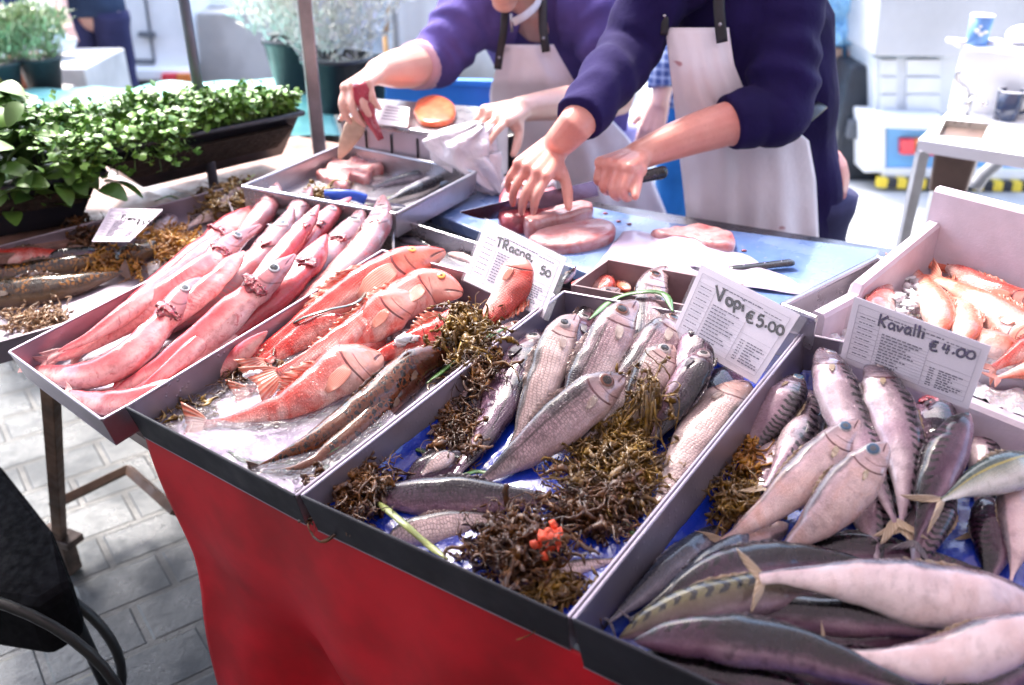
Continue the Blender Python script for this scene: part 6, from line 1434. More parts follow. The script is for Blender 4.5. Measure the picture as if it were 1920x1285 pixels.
hand(body, wrR, h1 - wrR, (-.3, -.1, .9), [(10, 40, 45, 30), (2, 52, 45, 30), (-8, 58, 48, 30), (-16, 62, 48, 30)], (40, 50, 20), 1.05, side=1)
h2 = Y(925, 218, 2.04)
hand(body, wrL, h2 - wrL, (-.1, -.55, .8), [(12, 10, 22, 18), (4, 22, 30, 25), (-10, 55, 40, 30), (-20, 62, 45, 30)], (50, 35, 20), 1.05, side=-1)
bo = body.build('body', SKB, m2, True); remesh(bo, .004, 5)
head_extras(m2, bo, hc, fw, upv, M('hair_grey', (.22, .2, .18), .6, .4, 60, .6, 200), 1.03)
lat2 = np.array([1, .05, 0])
g = MB(); torso_tube(g, [((.17, 2.70, .78), .19, .14, lat2), ((.16, 2.68, .95), .18, .135, lat2), ((.13, 2.66, 1.08), .18, .14, lat2), ((.10, 2.62, 1.20), .195, .14, lat2), ((.09, 2.58, 1.29), .19, .12, lat2), ((.07, 2.55, 1.35), .10, .09, lat2)], seed=4)
folds_tube(g, [shR + [.10, .03, -.02], shR, (shR + elR) / 2, elR, cuR], [.10, .088, .082, .074, .062], 40, .07, 6, seed=3, bunch=[0, .4, 1, 1, .7])
folds_tube(g, [shL + [-.08, .03, 0], shL, (shL + elL) / 2, elL], [.10, .095, .082, .066], 40, .07, 6, seed=8, bunch=[0, .4, 1, 1])
fo = g.build('fleece', PURP, m2, True); remesh(fo, .006, 3)
g = MB(); g.tube([cuR + (cuR - wrR) * .08, cuR + (wrR - cuR) * .16], [.064, .060], 20); g.build('cuff', PINKC, m2, True)
g = MB()
for x in (.05, .26): folds_tube(g, [(x, 2.70, .88), (x, 2.68, .5), (x, 2.72, .05)], [.11, .085, .075], 24, .05, 6, seed=x)
g.build('trousers', LIL, m2, True)
for x in (.05, .26): g = MB(); g.ball((x, 2.64, .045), (.05, .13, .045), 14, 8); g.build('shoe', BK2, m2, True)
g = MB(); g.tube(catmull([Y(962, 42, 2.35), Y(984, 30, 2.36), Y(1006, 10, 2.40), Y(1014, -12, 2.44)], 12), [(.010, .004)] * 12, 8); co = g.build('collar', WHT, fo, True) if False else under(m2, g.build('collar', WHT, None, True))
g = MB(); g.tube([Y(958, 26, 2.36), Y(960, 60, 2.37)], .0035, 6); under(m2, g.build('zip', MT_IN, None, True))
ap = apron(m2, [(84, 948, 1038, 2.42, .0), (100, 940, 1046, 2.415, .02), (150, 924, 1075, 2.41, .04), (175, 918, 1100, 2.43, .05), (260, 925, 1180, 2.46, .06), (340, 950, 1225, 2.47, .06), (430, 975, 1262, 2.48, .06), (560, 1000, 1285, 2.5, .06)], seed=3)
strap(ap, [Y(948, 0, 2.42), Y(944, 60, 2.40), Y(937, 100, 2.40), Y(933, 130, 2.40)], .010, STR, rivets=(Y(936, 108, 2.395),))
strap(ap, [Y(1018, 0, 2.45), Y(1018, 45, 2.42), Y(1021, 75, 2.405), Y(1024, 98, 2.40)], .011, STR, rivets=(Y(1019, 72, 2.395),))
g = MB(); rc = Y(917, 238, 2.03); g.lathe(rc, [(.0095, -.002), (.0105, 0), (.0095, .002)], 16); g.build('ring', M('gold', (.8, .5, .15), .25, .1, Metallic=1.0), m2, True)

# third person behind: checked sleeve and hand
m3 = empty('person', (.52, 3.3, 0), 'person half hidden behind the navy jumper, in a blue checked shirt', 'person')
body = MB(); s3 = Y(1330, -40, 3.15); e3 = Y(1250, 120, 3.0); w3 = Y(1238, 190, 2.95)
body.limb([(.72, 3.3, .85), (.72, 3.3, 1.1), (.70, 3.28, 1.35)], [.1, .1, .08], 14); body.limb([s3, e3, w3], [.05, .042, .03], 14); hd = Y(1225, 232, 2.93)
hand(body, w3, hd - w3, (-.3, -.9, .1), [(8, 25, 30, 20), (2, 28, 32, 20), (-6, 32, 32, 20), (-12, 36, 32, 20)], (45, 30, 20), 1.05, side=1)
head(body, (.68, 3.2, 1.56), (-.2, -.9, -.3), (0, -.2, 1)); body.limb([(.70, 3.28, 1.35), (.69, 3.25, 1.5)], [.06, .055], 12)
for x in (.63, .82): body.limb([(x, 3.3, .9), (x, 3.3, .5), (x, 3.32, .1)], [.085, .06, .04], 14)
bo = body.build('body', SKB, m3, True); remesh(bo, .005, 5); head_extras(m3, bo, np.array((.68, 3.2, 1.56)), (-.2, -.9, -.3), (0, -.2, 1), HAIR)
g = MB(); torso_tube(g, [((.72, 3.32, .8), .18, .13, lat2), ((.72, 3.32, 1.1), .17, .13, lat2), ((.71, 3.3, 1.32), .18, .12, lat2), ((.70, 3.28, 1.44), .08, .07, lat2)], seed=9); folds_tube(g, [s3 + [.04, 0, -.02], s3, e3, Y(1243, 165, 2.97)], [.08, .075, .062, .05], 30, .06, 6, seed=7)
PL = NT('check_shirt'); _o = PL.n('ShaderNodeTexCoord').outputs['Object']; _sx = PL.n('ShaderNodeSeparateXYZ'); PL.l(_o, _sx.inputs[0])
_a = PL.fr(PL.math('SINE', PL.math('MULTIPLY', _sx.outputs[2], 260)), .2, .6); _b = PL.fr(PL.math('SINE', PL.math('MULTIPLY', _sx.outputs[0], 260)), .2, .6)
PL = PL.out(PL.mix(PL.math('MULTIPLY', PL.math('ADD', _a, _b), .4), (.03, .06, .20), (.40, .48, .66)), .85); so = g.build('shirt', PL, m3, True); remesh(so, .008, 2)
g = MB()
for x in (.63, .82): folds_tube(g, [(x, 3.33, .88), (x, 3.31, .5), (x, 3.33, .05)], [.11, .085, .075], 20, .05, 6, seed=x)
g.build('trousers', cloth_mat('blue_trousers', (.02, .14, .40)), m3, True)
for x in (.63, .82): g = MB(); g.ball((x, 3.26, .045), (.05, .13, .045), 12, 8); g.build('shoe', BK2, m3, True)

# pink fish piece hanging from the hand, its tail, and the white bag
tp = Y(676, 160, 2.04); g = MB()
g.tube(catmull([Y(674, 156, 2.03), Y(684, 190, 2.04), Y(695, 225, 2.04), Y(706, 245, 2.04), Y(714, 262, 2.04)], 20), [(a, a * .6) for a in np.interp(np.linspace(0, 1, 20), [0, .3, .6, .85, 1], [.016, .025, .014, .010, .008])], 14)
fp = g.build('fish_piece', flesh('flesh_red', (.50, .08, .13), (.36, .04, .08), (.60, .35, .38)), None, True, label='raw pink strip of fish dangling from the left hand', cat='fish piece')
g = MB(); g.tube(catmull([Y(684, 205, 2.05), Y(668, 235, 2.05), Y(652, 265, 2.05), Y(636, 298, 2.05)], 20), [(a, a * .22) for a in np.interp(np.linspace(0, 1, 20), [0, .4, .75, 1], [.010, .024, .016, .004])], 12)
under(fp, g.build('tail', M('tail_tan', (.46, .32, .24), .5, .2, 30), None, True))
BAG = NT('bag_film'); _n = BAG.noise(22, 5, .6, None, 1.0); BAG = BAG.out((.80, .76, .84), .25, BAG.bump(_n, .9, .02), Alpha=.78, Coat_Weight=.6, Coat_Roughness=.1)
def bag(label, loops, group=None, mat=None, nm='plastic_bag', amp=.014, seed=0):
    g = MB(); n_ = len(loops)
    def bf(v, u):
        q = v * (n_ - 1); i = min(n_ - 2, int(q)); f = q - i; (xa, ya, Da, ra, sa), (xb, yb, Db, rb, sb) = loops[i], loops[i + 1]
        x, y, D_, r_, s_ = xa + (xb - xa) * f, ya + (yb - ya) * f, Da + (Db - Da) * f, ra + (rb - ra) * f, sa + (sb - sa) * f
        a = u * 2 * math.pi; c = Y(x, y, D_); nz = amp * (noise.noise(Vector((math.cos(a) * 3 + seed, math.sin(a) * 3, v * 5))) + .6 * math.sin(a * 7 + v * 4))
        return c + np.array([math.cos(a), 0, 0]) * (r_ + nz) + np.array([0, math.sin(a), 0]) * (s_ + nz) + UPZ * math.cos(a) * r_ * .25 * (-1 if v < .5 else 1) * .5
    g.grid(bf, 40, 56); return g.build(nm, mat or BAG, None, True, solid=.0008, label=label, cat='bag', group=group)
bag('thin white carrier bag held open over the large steel tray', [(905, 232, 2.00, .020, .012), (880, 250, 1.99, .05, .03), (862, 265, 1.985, .075, .04), (870, 290, 1.98, .07, .04), (900, 320, 1.97, .05, .03), (925, 350, 1.96, .03, .02), (938, 368, 1.96, .012, .01)])
# ------------------------------------------------------------ ground
GR = NT('paving'); _tc = GR.n('ShaderNodeTexCoord').outputs['Object']; _mp = GR.n('ShaderNodeMapping'); GR.l(_tc, _mp.inputs[0]); _mp.inputs['Rotation'].default_value = (0, 0, R(-36)); _mp.inputs['Scale'].default_value = (1, 1, 1)
_br = GR.n('ShaderNodeTexBrick'); GR.l(_mp.outputs[0], _br.inputs['Vector']); _br.inputs['Scale'].default_value = 1; _br.inputs['Mortar Size'].default_value = .012; _br.inputs['Mortar Smooth'].default_value = .4
_br.inputs['Brick Width'].default_value = .215; _br.inputs['Row Height'].default_value = .155; _br.inputs['Color1'].default_value = (.022, .027, .032, 1); _br.inputs['Color2'].default_value = (.034, .039, .044, 1); _br.inputs['Mortar'].default_value = (.034, .032, .030, 1)
_a = GR.noise(3, 6, .65); _b = GR.noise(45, 6, .7); _c = GR.mix(GR.math('MULTIPLY', GR.fr(_a, .35, .7), .35), _br.outputs[0], (.05, .055, .06)); _c = GR.mix(GR.math('MULTIPLY', GR.fr(_b, .5, .75), .3), _c, (.10, .10, .10))
_h = GR.math('MULTIPLY_ADD', _br.outputs[1], -1.2, _b)
GR = GR.out(_c, GR.fr(_a, .4, .6, .22, .7), GR.bump(_h, .6, .008))
g = MB(); g.add([(-40, -6, 0), (40, -6, 0), (40, 60, 0), (-40, 60, 0)], [(0, 1, 2, 3)]); g.build('ground', GR, None, kind='structure')
CON = M('concrete', (.50, .50, .49), .8, .25, 2.2, .3, 30); g = MB(); g.add([(.75, 2.6, .004), (40, 2.6, .004), (40, 40, .004), (.75, 40, .004)], [(0, 1, 2, 3)]); g.build('road', CON, None, kind='structure')

# ------------------------------------------------------------ awning over the stall (shades it) and an unseen wall added behind the buyer to block skylight
AW = NT('awning_canvas'); _tr = AW.n('ShaderNodeBsdfTranslucent'); _tr.inputs[0].default_value = (.88, .74, .78, 1); AW.out((.60, .48, .50), .8, None); _mx = AW.n('ShaderNodeMixShader'); _mx.inputs[0].default_value = .2; AW.l(AW.b.outputs[0], _mx.inputs[1]); AW.l(_tr.outputs[0], _mx.inputs[2]); AW.l(_mx.outputs[0], AW.t.nodes['Material Output'].inputs[0]); AW = AW.m
aw = empty('awning', (0, .8, 2.45), 'canvas awning stretched over the fish stall', 'awning')
g = MB(); g.grid(lambda u, v: (-3.4 + 6.2 * u, -.9 + 2.95 * v, 2.50 + .22 * v - .05 * math.sin(v * 9.4) ** 2), 20, 30); g.build('canvas', AW, aw, True)
for y in (-.9, .6, 2.1): g = MB(); g.tube([(-2.6, y, 2.46 + .22 * (y + .9) / 3), (2.6, y, 2.46 + .22 * (y + .9) / 3)], .015, 8); g.build('rail', PM2, aw, True)
WL_ = M('added_house_stone', (.12, .10, .09), .9, .3, 3, .4, 20)
hs = empty('added_house_wall', (0, -3.6, 0), 'unseen dark house front added behind the camera to block skylight', 'building')
g = MB(); g.box((0, -3.8, 4.5), (24, .4, 9)); g.build('wall', WL_, hs)
for x in (-4, 0, 4): g = MB(); g.box((x, -3.585, 1.1), (1.1, .05, 2.2)); g.build('door', M('door_green', (.03, .08, .05), .5, .2), hs); g = MB(); g.box((x + 2, -3.585, 3.6), (1, .05, 1.4)); g.build('window', M('dark_glass', (.02, .025, .03), .1, .1), hs)

# ------------------------------------------------------------ right background: sink, cups, truck
WM = M('white_enamel', (.84, .85, .86), .35, .08, 3, .05, 30); STL = M('sink_steel', (.60, .60, .61), .25, .15, 6, .05, 40, Metallic=.7); ALU = M('alu', (.55, .56, .58), .4, .2, 6, Metallic=.6)
sz = .88; s0 = H(1722, 262, sz); s1 = s0 + (H(1925, 293, sz) - s0) * 1.9; s3_ = H(1782, 206, sz); s2_ = s3_ + (s1 - s0)
sk = empty('sink_unit', (s0 + s2_) / 2 * [1, 1, 0], 'white metal sink unit with a tap, basin and tall back panel', 'sink')
# top with a basin opening
bA, bB, bC, bD = H(1757, 255, sz), H(1842, 262, sz), H(1856, 232, sz), H(1772, 224, sz)
g = MB(); T = [s0, s1, s2_, s3_]; I = [bA, bB, bC, bD]
for i in range(4):
    j = (i + 1) % 4; g.hexa([T[i] - UPZ * .008, T[j] - UPZ * .008, I[j] - UPZ * .008, I[i] - UPZ * .008], [T[i], T[j], I[j], I[i]])
for i in range(4): j = (i + 1) % 4; g.hexa([T[i] - UPZ * .035, T[j] - UPZ * .035, T[j] - UPZ * .035 + [0, .004, 0], T[i] - UPZ * .035 + [0, .004, 0]], [T[i] - UPZ * .0081, T[j] - UPZ * .0081, T[j] - UPZ * .0081 + [0, .004, 0], T[i] - UPZ * .0081 + [0, .004, 0]])
g.build('worktop', WM, sk)
g = MB(); cb = sum(I) / 4; Ib = [cb + (p - cb) * .8 - UPZ * .15 for p in I]
for i in range(4): j = (i + 1) % 4; g.add([I[i], I[j], Ib[j], Ib[i]], [(0, 1, 2, 3)])
g.add(Ib, [(0, 1, 2, 3)]); g.build('basin', M('basin_inside', (.42, .38, .33), .3, .15, 8, Metallic=.4), sk, solid=.004)
g = MB(); cb2 = cb - UPZ * .02; O1 = [cb2 + (p - cb2) * 1.0 - UPZ * .02 for p in I]; O2 = [cb2 + (p - cb2) * .86 - UPZ * .17 for p in I]; g.hexa(O2, O1); g.build('basin_shell', M('basin_brown', (.20, .14, .12), .4, .2, 8, Metallic=.4), sk, bevel=.01)
p = H(1808, 215, sz); g = MB(); g.tube([p, p + UPZ * .06], .014, 12); g.build('tap_body', STL, sk, True)
g = MB(); g.tube(catmull([p + UPZ * .05, p + [-.03, -.03, .09], p + [-.075, -.06, .115], p + [-.085, -.07, .15]], 14), .006, 10); g.build('tap_lever', STL, sk, True)
g = MB(); g.tube(catmull([p + UPZ * .04, p + [0, -.05, .075], p + [0, -.11, .06]], 12), .009, 10); g.build('spout', STL, sk, True)
for q in (s0 + (s2_ - s0) * .03, s3_ + (s1 - s3_) * .03, s0 * .35 + s1 * .65, s1 + (s3_ - s1) * .05): g = MB(); g.box((q[0], q[1], (sz - .03) / 2), (.03, .03, sz - .03)); g.build('leg', ALU, sk, bevel=.002)
bk0 = s3_; bk1 = s2_; zt_ = Y(1778, 92, bk0[1])[2]
g = MB(); g.hexa([bk0, bk1, bk1 + [0, .02, 0], bk0 + [0, .02, 0]], [bk0 * [1, 1, 0] + UPZ * zt_, bk1 * [1, 1, 0] + UPZ * zt_, bk1 * [1, 1, 0] + UPZ * zt_ + [0, .02, 0], bk0 * [1, 1, 0] + UPZ * zt_ + [0, .02, 0]]); g.build('back_panel', WM, sk)
g = MB(); q = [bk0 * [1, 1, 0] + UPZ * zt_ + [-.01, -.03, 0], bk1 * [1, 1, 0] + UPZ * zt_ + [0, -.03, 0], bk1 * [1, 1, 0] + UPZ * zt_ + [0, .12, 0], bk0 * [1, 1, 0] + UPZ * zt_ + [-.01, .12, 0]]; g.hexa(q, [a + UPZ * .015 for a in q]); g.build('shelf', WM, sk, bevel=.003)
g = MB(); p = H(1810, 330, .45); g.tube(catmull([cb - UPZ * .18, cb + [.02, 0, -.28], cb + [.06, 0, -.32], cb + [.1, 0, -.25]], 12), .012, 8); g.build('drain_pipe', M('pipe_grey', (.3, .3, .32), .4), sk, True)
g = MB(); p = H(1880, 300, .70); g.tube(catmull([p + [0, 0, .15], p + [.0, 0, .02], p + [-.05, 0, -.05], p + [-.07, 0, -.1]], 12), .022, 10); g.build('drain_pipe', M('pipe_grey', (.3, .3, .32)), sk, True)
def cup(label, c, r, h, mat, handle=True, inside=None):
    root = empty('mug' if handle else 'cup', c, label, 'mug' if handle else 'cup'); g = MB(); g.lathe(c, [(0, 0), (r * .9, 0), (r * .92, h * .3), (r, h), (r * .93, h), (r * .86, .006), (0, .006)], 28); g.build('cup_body', mat, root, True)
    g = MB(); g.lathe(c, [(r * 1.0, h - .002), (r * 1.03, h), (r * 1.0, h + .003), (r * .93, h + .001)], 28); g.build('rim', WM, root, True)
    if handle: g = MB(); g.tube(catmull([np.array(c) + [r * .95, 0, h * .8], np.array(c) + [r * 1.55, 0, h * .72], np.array(c) + [r * 1.5, 0, h * .3], np.array(c) + [r * .93, 0, h * .2]], 14), .006, 8); g.build('handle', mat, root, True)
    return root
NV = M('mug_navy', (.02, .035, .085), .15, .3, 10, Coat_Weight=.8); LB = M('cup_blue', (.16, .33, .66), .4, .15, 14)
cup('dark blue mug on the white sink unit', H(1884, 224, sz), .038, .088, NV)
sh = np.array([H(0, 0, 0)[0], 0, 0]); pc_ = hitp(1830, 84, np.array([0, 0, zt_ + .015]), UPZ); cup_ = cup('light blue cup with a white mark standing on the back panel shelf', pc_, .034, .085, LB, False)
g = MB()
for a, b, r_ in ((-.02, .045, .010), (-.008, .036, .009), (.004, .042, .008), (-.014, .058, .006)): g.ball(pc_ + [a, -.0335 + abs(a) * .2, b], (r_, .003, r_ * .7), 10, 6)
under(cup_, g.build('white_mark', TAGW, None, True))
pc2 = hitp(1910, 84, np.array([0, 0, zt_ + .015]), UPZ); g = MB(); g.ball(pc2 + UPZ * .028, (.045, .035, .03), 14, 8); g.build('cloth_ball', WHT, None, True, label='rounded white thing on the shelf at the right edge', cat='cloth')
pc3 = hitp(1865, 84, np.array([0, 0, zt_ + .015]), UPZ); g = MB(); g.box(pc3 + UPZ * .008, (.05, .04, .016), .3); g.build('soap_dish', TAGW, None, bevel=.004, label='small white dish right of the light blue cup', cat='dish')
pc3 = hitp(1795, 82, np.array([0, 0, zt_ + .015]), UPZ); g = MB(); g.box(pc3 + UPZ * .006, (.06, .04, .012), .1); g.build('soap_dish', TAGW, None, bevel=.004, label='flat white dish left of the light blue cup', cat='dish')

YT = 4.75
tr = empty('truck', (2.7, YT, 0), 'light grey truck with a tarpaulin back, blue panel and striped bumper behind the sink', 'truck')
TRP = M('tarpaulin', (.50, .51, .53), .55, .12, 2, .5, 4, bd=.03); GRY = M('truck_grey', (.62, .66, .70), .4, .1, 2); TBLU = M('truck_blue', (.16, .42, .74), .4, .15, 2); TWH = M('truck_white', (.76, .78, .80), .4, .06, 2)
def quadbox(nm, px, Yd, th, mat, root, bevel=.01):      # px: four corners (photo) on the plane y = Yd
    q = [Y(x, y, Yd) for x, y in px]; g = MB(); g.hexa([q[0], q[1], q[1] + [0, th, 0], q[0] + [0, th, 0]], [q[3], q[2], q[2] + [0, th, 0], q[3] + [0, th, 0]]); return g.build(nm, mat, root, bevel=bevel)
xr = 2150
quadbox('tarpaulin', [(1640, 106), (xr, 112), (xr, -160), (1668, -160)], YT - .06, 2.2, TRP, tr)
quadbox('tailboard', [(1640, 216), (xr, 220), (xr, 103), (1640, 103)], YT, 2.0, GRY, tr)
for x0, x1 in ((1652, 1682), (1700, 1764)):
    for y0, y1 in ((112, 142), (145, 176), (178, 208)): quadbox('tail_panel', [(x0, y1), (x1, y1), (x1, y0), (x0, y0)], YT - .02, .02, M('panel_pale', (.68, .71, .74), .35, .08, 3), tr, .004)
quadbox('tail_frame', [(1640, 108), (1770, 108), (1770, 100), (1640, 100)], YT - .035, .03, M('dark_seam', (.10, .16, .20), .5), tr, .002)
quadbox('bumper', [(1622, 240), (1768, 246), (1768, 216), (1622, 214)], YT - .10, .1, TWH, tr)
quadbox('side_post', [(1620, 325), (1662, 325), (1662, 214), (1620, 214)], YT - .06, .2, TWH, tr)
quadbox('blue_panel', [(1662, 318), (xr, 330), (xr, 236), (1662, 232)], YT - .04, 1.8, TBLU, tr)
lm = M('lamp_red', (.75, .06, .08), .25, .1); lo_ = M('lamp_orange', (.85, .25, .06), .25, .1)
quadbox('tail_lamp', [(1690, 291), (1716, 291), (1716, 262), (1690, 262)], YT - .08, .05, lm, tr, .006); quadbox('tail_lamp', [(1717, 291), (1732, 291), (1732, 262), (1717, 262)], YT - .08, .05, lo_, tr, .006); quadbox('tail_lamp', [(1742, 293), (1758, 293), (1758, 262), (1742, 262)], YT - .08, .05, lm, tr, .006)
quadbox('lower_sill', [(1655, 333), (xr, 345), (xr, 318), (1655, 316)], YT - .06, 1.8, TWH, tr)
YEL = M('stripe_yellow', (.80, .60, .05), .5, .1); BKS = M('stripe_black', (.03, .03, .035), .5, .1)
for k in range(20): x0 = 1648 + k * 18; quadbox('warning_stripe', [(x0 - 3, 352 + k * .5), (x0 + 15, 353 + k * .5), (x0 + 18, 336 + k * .5), (x0, 335 + k * .5)], YT - .10, .04, YEL if k % 2 == 0 else BKS, tr, 0)
quadbox('chassis', [(1665, 350), (xr, 360), (xr, 330), (1665, 326)], YT + .15, 1.2, M('chassis_black', (.02, .02, .025), .7), tr)
for x in (2.3, 3.4):
    g = MB(); g.tube([(x - .1, YT + .8, .32), (x + .12, YT + .8, .32)], .32, 28); w__ = g.build('wheel', BK2, tr, True)
    g = MB(); g.tube([(x - .11, YT + .8, .32), (x + .13, YT + .8, .32)], .17, 20); under(w__, g.build('rim', ALU, None, True))
# blue stall/van strip left of the truck
YB = 5.2; bv = empty('van', (1.9, YB, 0), 'blue van with a crumpled blue cover, between the navy jumper and the grey truck', 'van')
quadbox('van_side', [(1480, 240), (1626, 240), (1622, -200), (1480, -200)], YB, 2.2, M('van_blue', (.12, .42, .72), .4, .2, 3), bv)
g = MB(); g.grid(lambda u, v: Y(1500 + 112 * u, -120 + 205 * v, YB - .07 - .05 * noise.noise(Vector((u * 4, v * 6, 0))) - .03 * noise.noise(Vector((u * 11, v * 15, 2)))), 40, 60); g.build('blue_cover', M('cover_blue', (.26, .52, .76), .35, .25, 6, .5, 20, bd=.02), bv, True, solid=.006)
quadbox('cardboard', [(1532, 200), (1580, 200), (1580, 92), (1532, 90)], YB - .06, .05, M('cardboard', (.46, .32, .25), .8, .08, 4), bv, .003)
lp_ = quadbox('picture_panel', [(1591, 158), (1622, 158), (1622, 97), (1591, 97)], YB - .05, .03, M('panel_orange', (.55, .16, .05), .4, .5, 9), bv, .003)
quadbox('picture_patch', [(1600, 152), (1620, 152), (1620, 122), (1604, 122)], YB - .06, .008, M('panel_red', (.70, .02, .05), .4, .1), bv, .002)
quadbox('white_band', [(1530, 240), (1626, 240), (1626, 205), (1530, 205)], YB - .03, .03, TWH, bv)
for x in (1.9, 2.35): g = MB(); g.tube([(x, YB + .4, .3), (x, YB + .62, .3)], .3, 24); g.build('wheel', BK2, bv, True)
g = MB(); c = H(1592, 330, 0); g.hexa([c + [-.14, -.1, 0], c + [.15, -.1, 0], c + [.15, .2, 0], c + [-.14, .2, 0]], [c + [-.12, -.08, .62], c + [.13, -.08, .62], c + [.13, .2, .62], c + [-.12, .2, .62]]); bn = g.build('bin', M('bin_black', (.012, .018, .03), .5, .2), None, bevel=.02, label='black bin standing between the blue van and the truck', cat='bin')
g = MB(); g.box(c + [-.02, -.1, .30], (.16, .1, .10)); under(bn, g.build('bin_flap', M('bin_grey', (.07, .08, .10), .5), None, bevel=.01))

# blue crate, pots, turquoise cover between people and vans
BC = M('crate_blue', (.02, .20, .62), .35, .15, 6)
cr = empty('crate', Y(800, 190, 3.1) * [1, 1, 0] + UPZ * .62, 'bright blue crate behind the display box', 'crate')
for px, yd, th in (([(722, 215), (925, 225), (925, 158), (722, 152)], 2.9, .02), ([(722, 215), (925, 225), (925, 158), (722, 152)], 3.25, .02)): quadbox('crate_wall', px, yd, th, BC, cr, .004)
quadbox('crate_rim', [(720, 158), (928, 164), (928, 152), (720, 147)], 2.88, .03, BC, cr, .004)
a = Y(722, 215, 2.9); b = Y(925, 225, 2.9); g = MB(); g.hexa([a, b, b + [0, .4, 0], a + [0, .4, 0]], [a + UPZ * .02, b + UPZ * .02, b + [0, .4, .02], a + [0, .4, .02]]); g.build('crate_floor', BC, cr)
TQ = NT('turquoise_cover'); _n = TQ.noise(3, 4); TQ = TQ.out(TQ.mix(TQ.fr(_n, .35, .65), (.16, .50, .47), (.30, .64, .60)), .4, TQ.bump(TQ.noise(6, 5), .6, .03), Coat_Weight=.3)
tt = empty('market_table', (-1.2, 3.0, 0), 'table under a turquoise cover behind the planters', 'table')
c_ = [H(-120, 275, .72), H(640, 262, .72), H(600, 152, .72), H(-160, 186, .72)]
g = MB(); g.grid(lambda u, v: c_[0] * (1 - u) * (1 - v) + c_[1] * u * (1 - v) + c_[2] * u * v + c_[3] * (1 - u) * v + UPZ * (.02 * noise.noise(Vector((u * 9, v * 6, 0))) + .015), 60, 40); g.build('turquoise_cover', TQ, tt, True, solid=.003)
g = MB(); g.hexa([p - UPZ * .03 for p in c_], [p - UPZ * .012 for p in c_]); g.build('table_top', WOOD, tt)
for p in c_: g = MB(); pp = p + (sum(c_) / 4 - p) * .05; g.tube([(pp[0], pp[1], .69), (pp[0], pp[1], 0)], .02, 8); g.build('leg', RUST, tt)
WT = M('bench_grey', (.36, .33, .32), .6, .2, 6, .2, 40)
q = [H(-200, 220, .80), H(130, 178, .80), H(250, 120, .80), H(-200, 120, .80)]
def pot(label, c, r0, r1, h, mat, fol=None, n=600, fs=.03, group='potted herbs', spread=1.2, fh=.12, seed=0):
    root = empty('plant_pot', c, label, 'potted plant', group); g = MB(); g.lathe(c, [(0, 0), (r0, 0), (r1, h * .92), (r1 * 1.06, h * .92), (r1 * 1.06, h), (r1 * .94, h), (r1 * .92, h * .9), (0, h * .88)], 26); g.build('pot', mat, root, True)
    if fol:
        def pf(r):
            a = r.uniform(0, 6.28); q_ = math.sqrt(r.random()) * r1 * .9; o = np.array(c) + [q_ * math.cos(a), q_ * math.sin(a), h * .9]; t = r.random() ** .6
            return o + np.array([math.cos(a) * q_ * (spread - 1) * t * 2, math.sin(a) * q_ * (spread - 1) * t * 2, fh * t * (1 - .35 * (q_ / r1) ** 2)]) + np.array([r.gauss(0, .008)] * 3), np.array([math.cos(a) * .4, math.sin(a) * .4, 1]), o
        foliage(root, pf, n, fs, fol, seed, .2, stem=False, aspect=.3)
    return root
PG = M('pot_teal', (.02, .035, .045), .5, .15, 8); TER = M('terracotta', (.40, .13, .07), .8, .2, 12)
bz = .70; bg = MB(); q = [H(-150, 216, bz), H(75, 190, bz), H(140, 160, bz), H(-150, 130, bz)]; bg.hexa([p - UPZ * .03 for p in q], q); bb = bg.build('plank', WT, None, bevel=.003, label='grey plank carrying the potted herbs at the top left', cat='plank')
for p in q: g = MB(); pp = p + (sum(q) / 4 - p) * .06; g.tube([(pp[0], pp[1], bz - .03), (pp[0], pp[1], 0)], .02, 8); under(bb, g.build('leg', RUST, None))
pot('dark grey pot with feathery herbs at the left edge', H(12, 186, bz), .062, .085, .15, PG, LEAF_P, 1500, .035, fh=.22, spread=1.5, seed=1)
pot('blue green pot with feathery herbs, right of the two on the plank', H(88, 174, bz), .062, .085, .15, PG, LEAF_P, 1500, .035, fh=.22, spread=1.5, seed=2)
pot('empty terracotta pot between the two dark pots', H(52, 168, bz) + [0, .06, 0], .06, .075, .13, TER)
# white flowering bush in a black bucket
pot('big bush of white flowers in a black bucket behind the grey pole', H(640, 205, .74), .09, .13, .20, BLK, LEAF_W, 5200, .045, None, spread=2.4, fh=.62, seed=4)
pot('white flowering plant left of the grey pole, lower than the big bush', Y(560, 165, 3.8), .09, .12, .2, BLK, LEAF_W, 2400, .045, None, spread=2.4, fh=.42, seed=6)
pot('dark bucket behind the hand holding the fish', H(715, 195, .74), .08, .11, .17, M('bucket_teal', (.03, .08, .10), .4))
# white van, boat like vehicle, car at the far back left
YV = 6.6; vn = empty('van', (-2.6, YV, 0), 'white van with door seams, handle and red orange lamp at the back left', 'van')
quadbox('van_body', [(120, 128), (362, 132), (330, -220), (90, -220)], YV, 2.0, WM, vn, .03)
quadbox('bumper', [(128, 150), (366, 154), (362, 130), (126, 126)], YV - .08, .12, WM, vn, .02)
SEAM = M('seam', (.14, .15, .17), .6); 
for px in ([(287, 118), (291, 118), (268, -40), (264, -40)], [(212, 120), (289, 122), (289, 112), (212, 110)], [(60, 40), (64, 40), (58, -30), (55, -30)]): quadbox('door_seam', px, YV - .012, .01, SEAM, vn, 0)
quadbox('door_handle', [(258, 70), (288, 72), (288, 62), (258, 60)], YV - .05, .04, SEAM, vn, .004); quadbox('door_hinge', [(215, 78), (230, 78), (228, 66), (215, 66)], YV - .04, .03, SEAM, vn, .004)
quadbox('rear_window', [(192, 42), (215, 42), (213, 16), (190, 18)], YV - .03, .02, M('dark_glass2', (.10, .11, .13), .15), vn, .004)
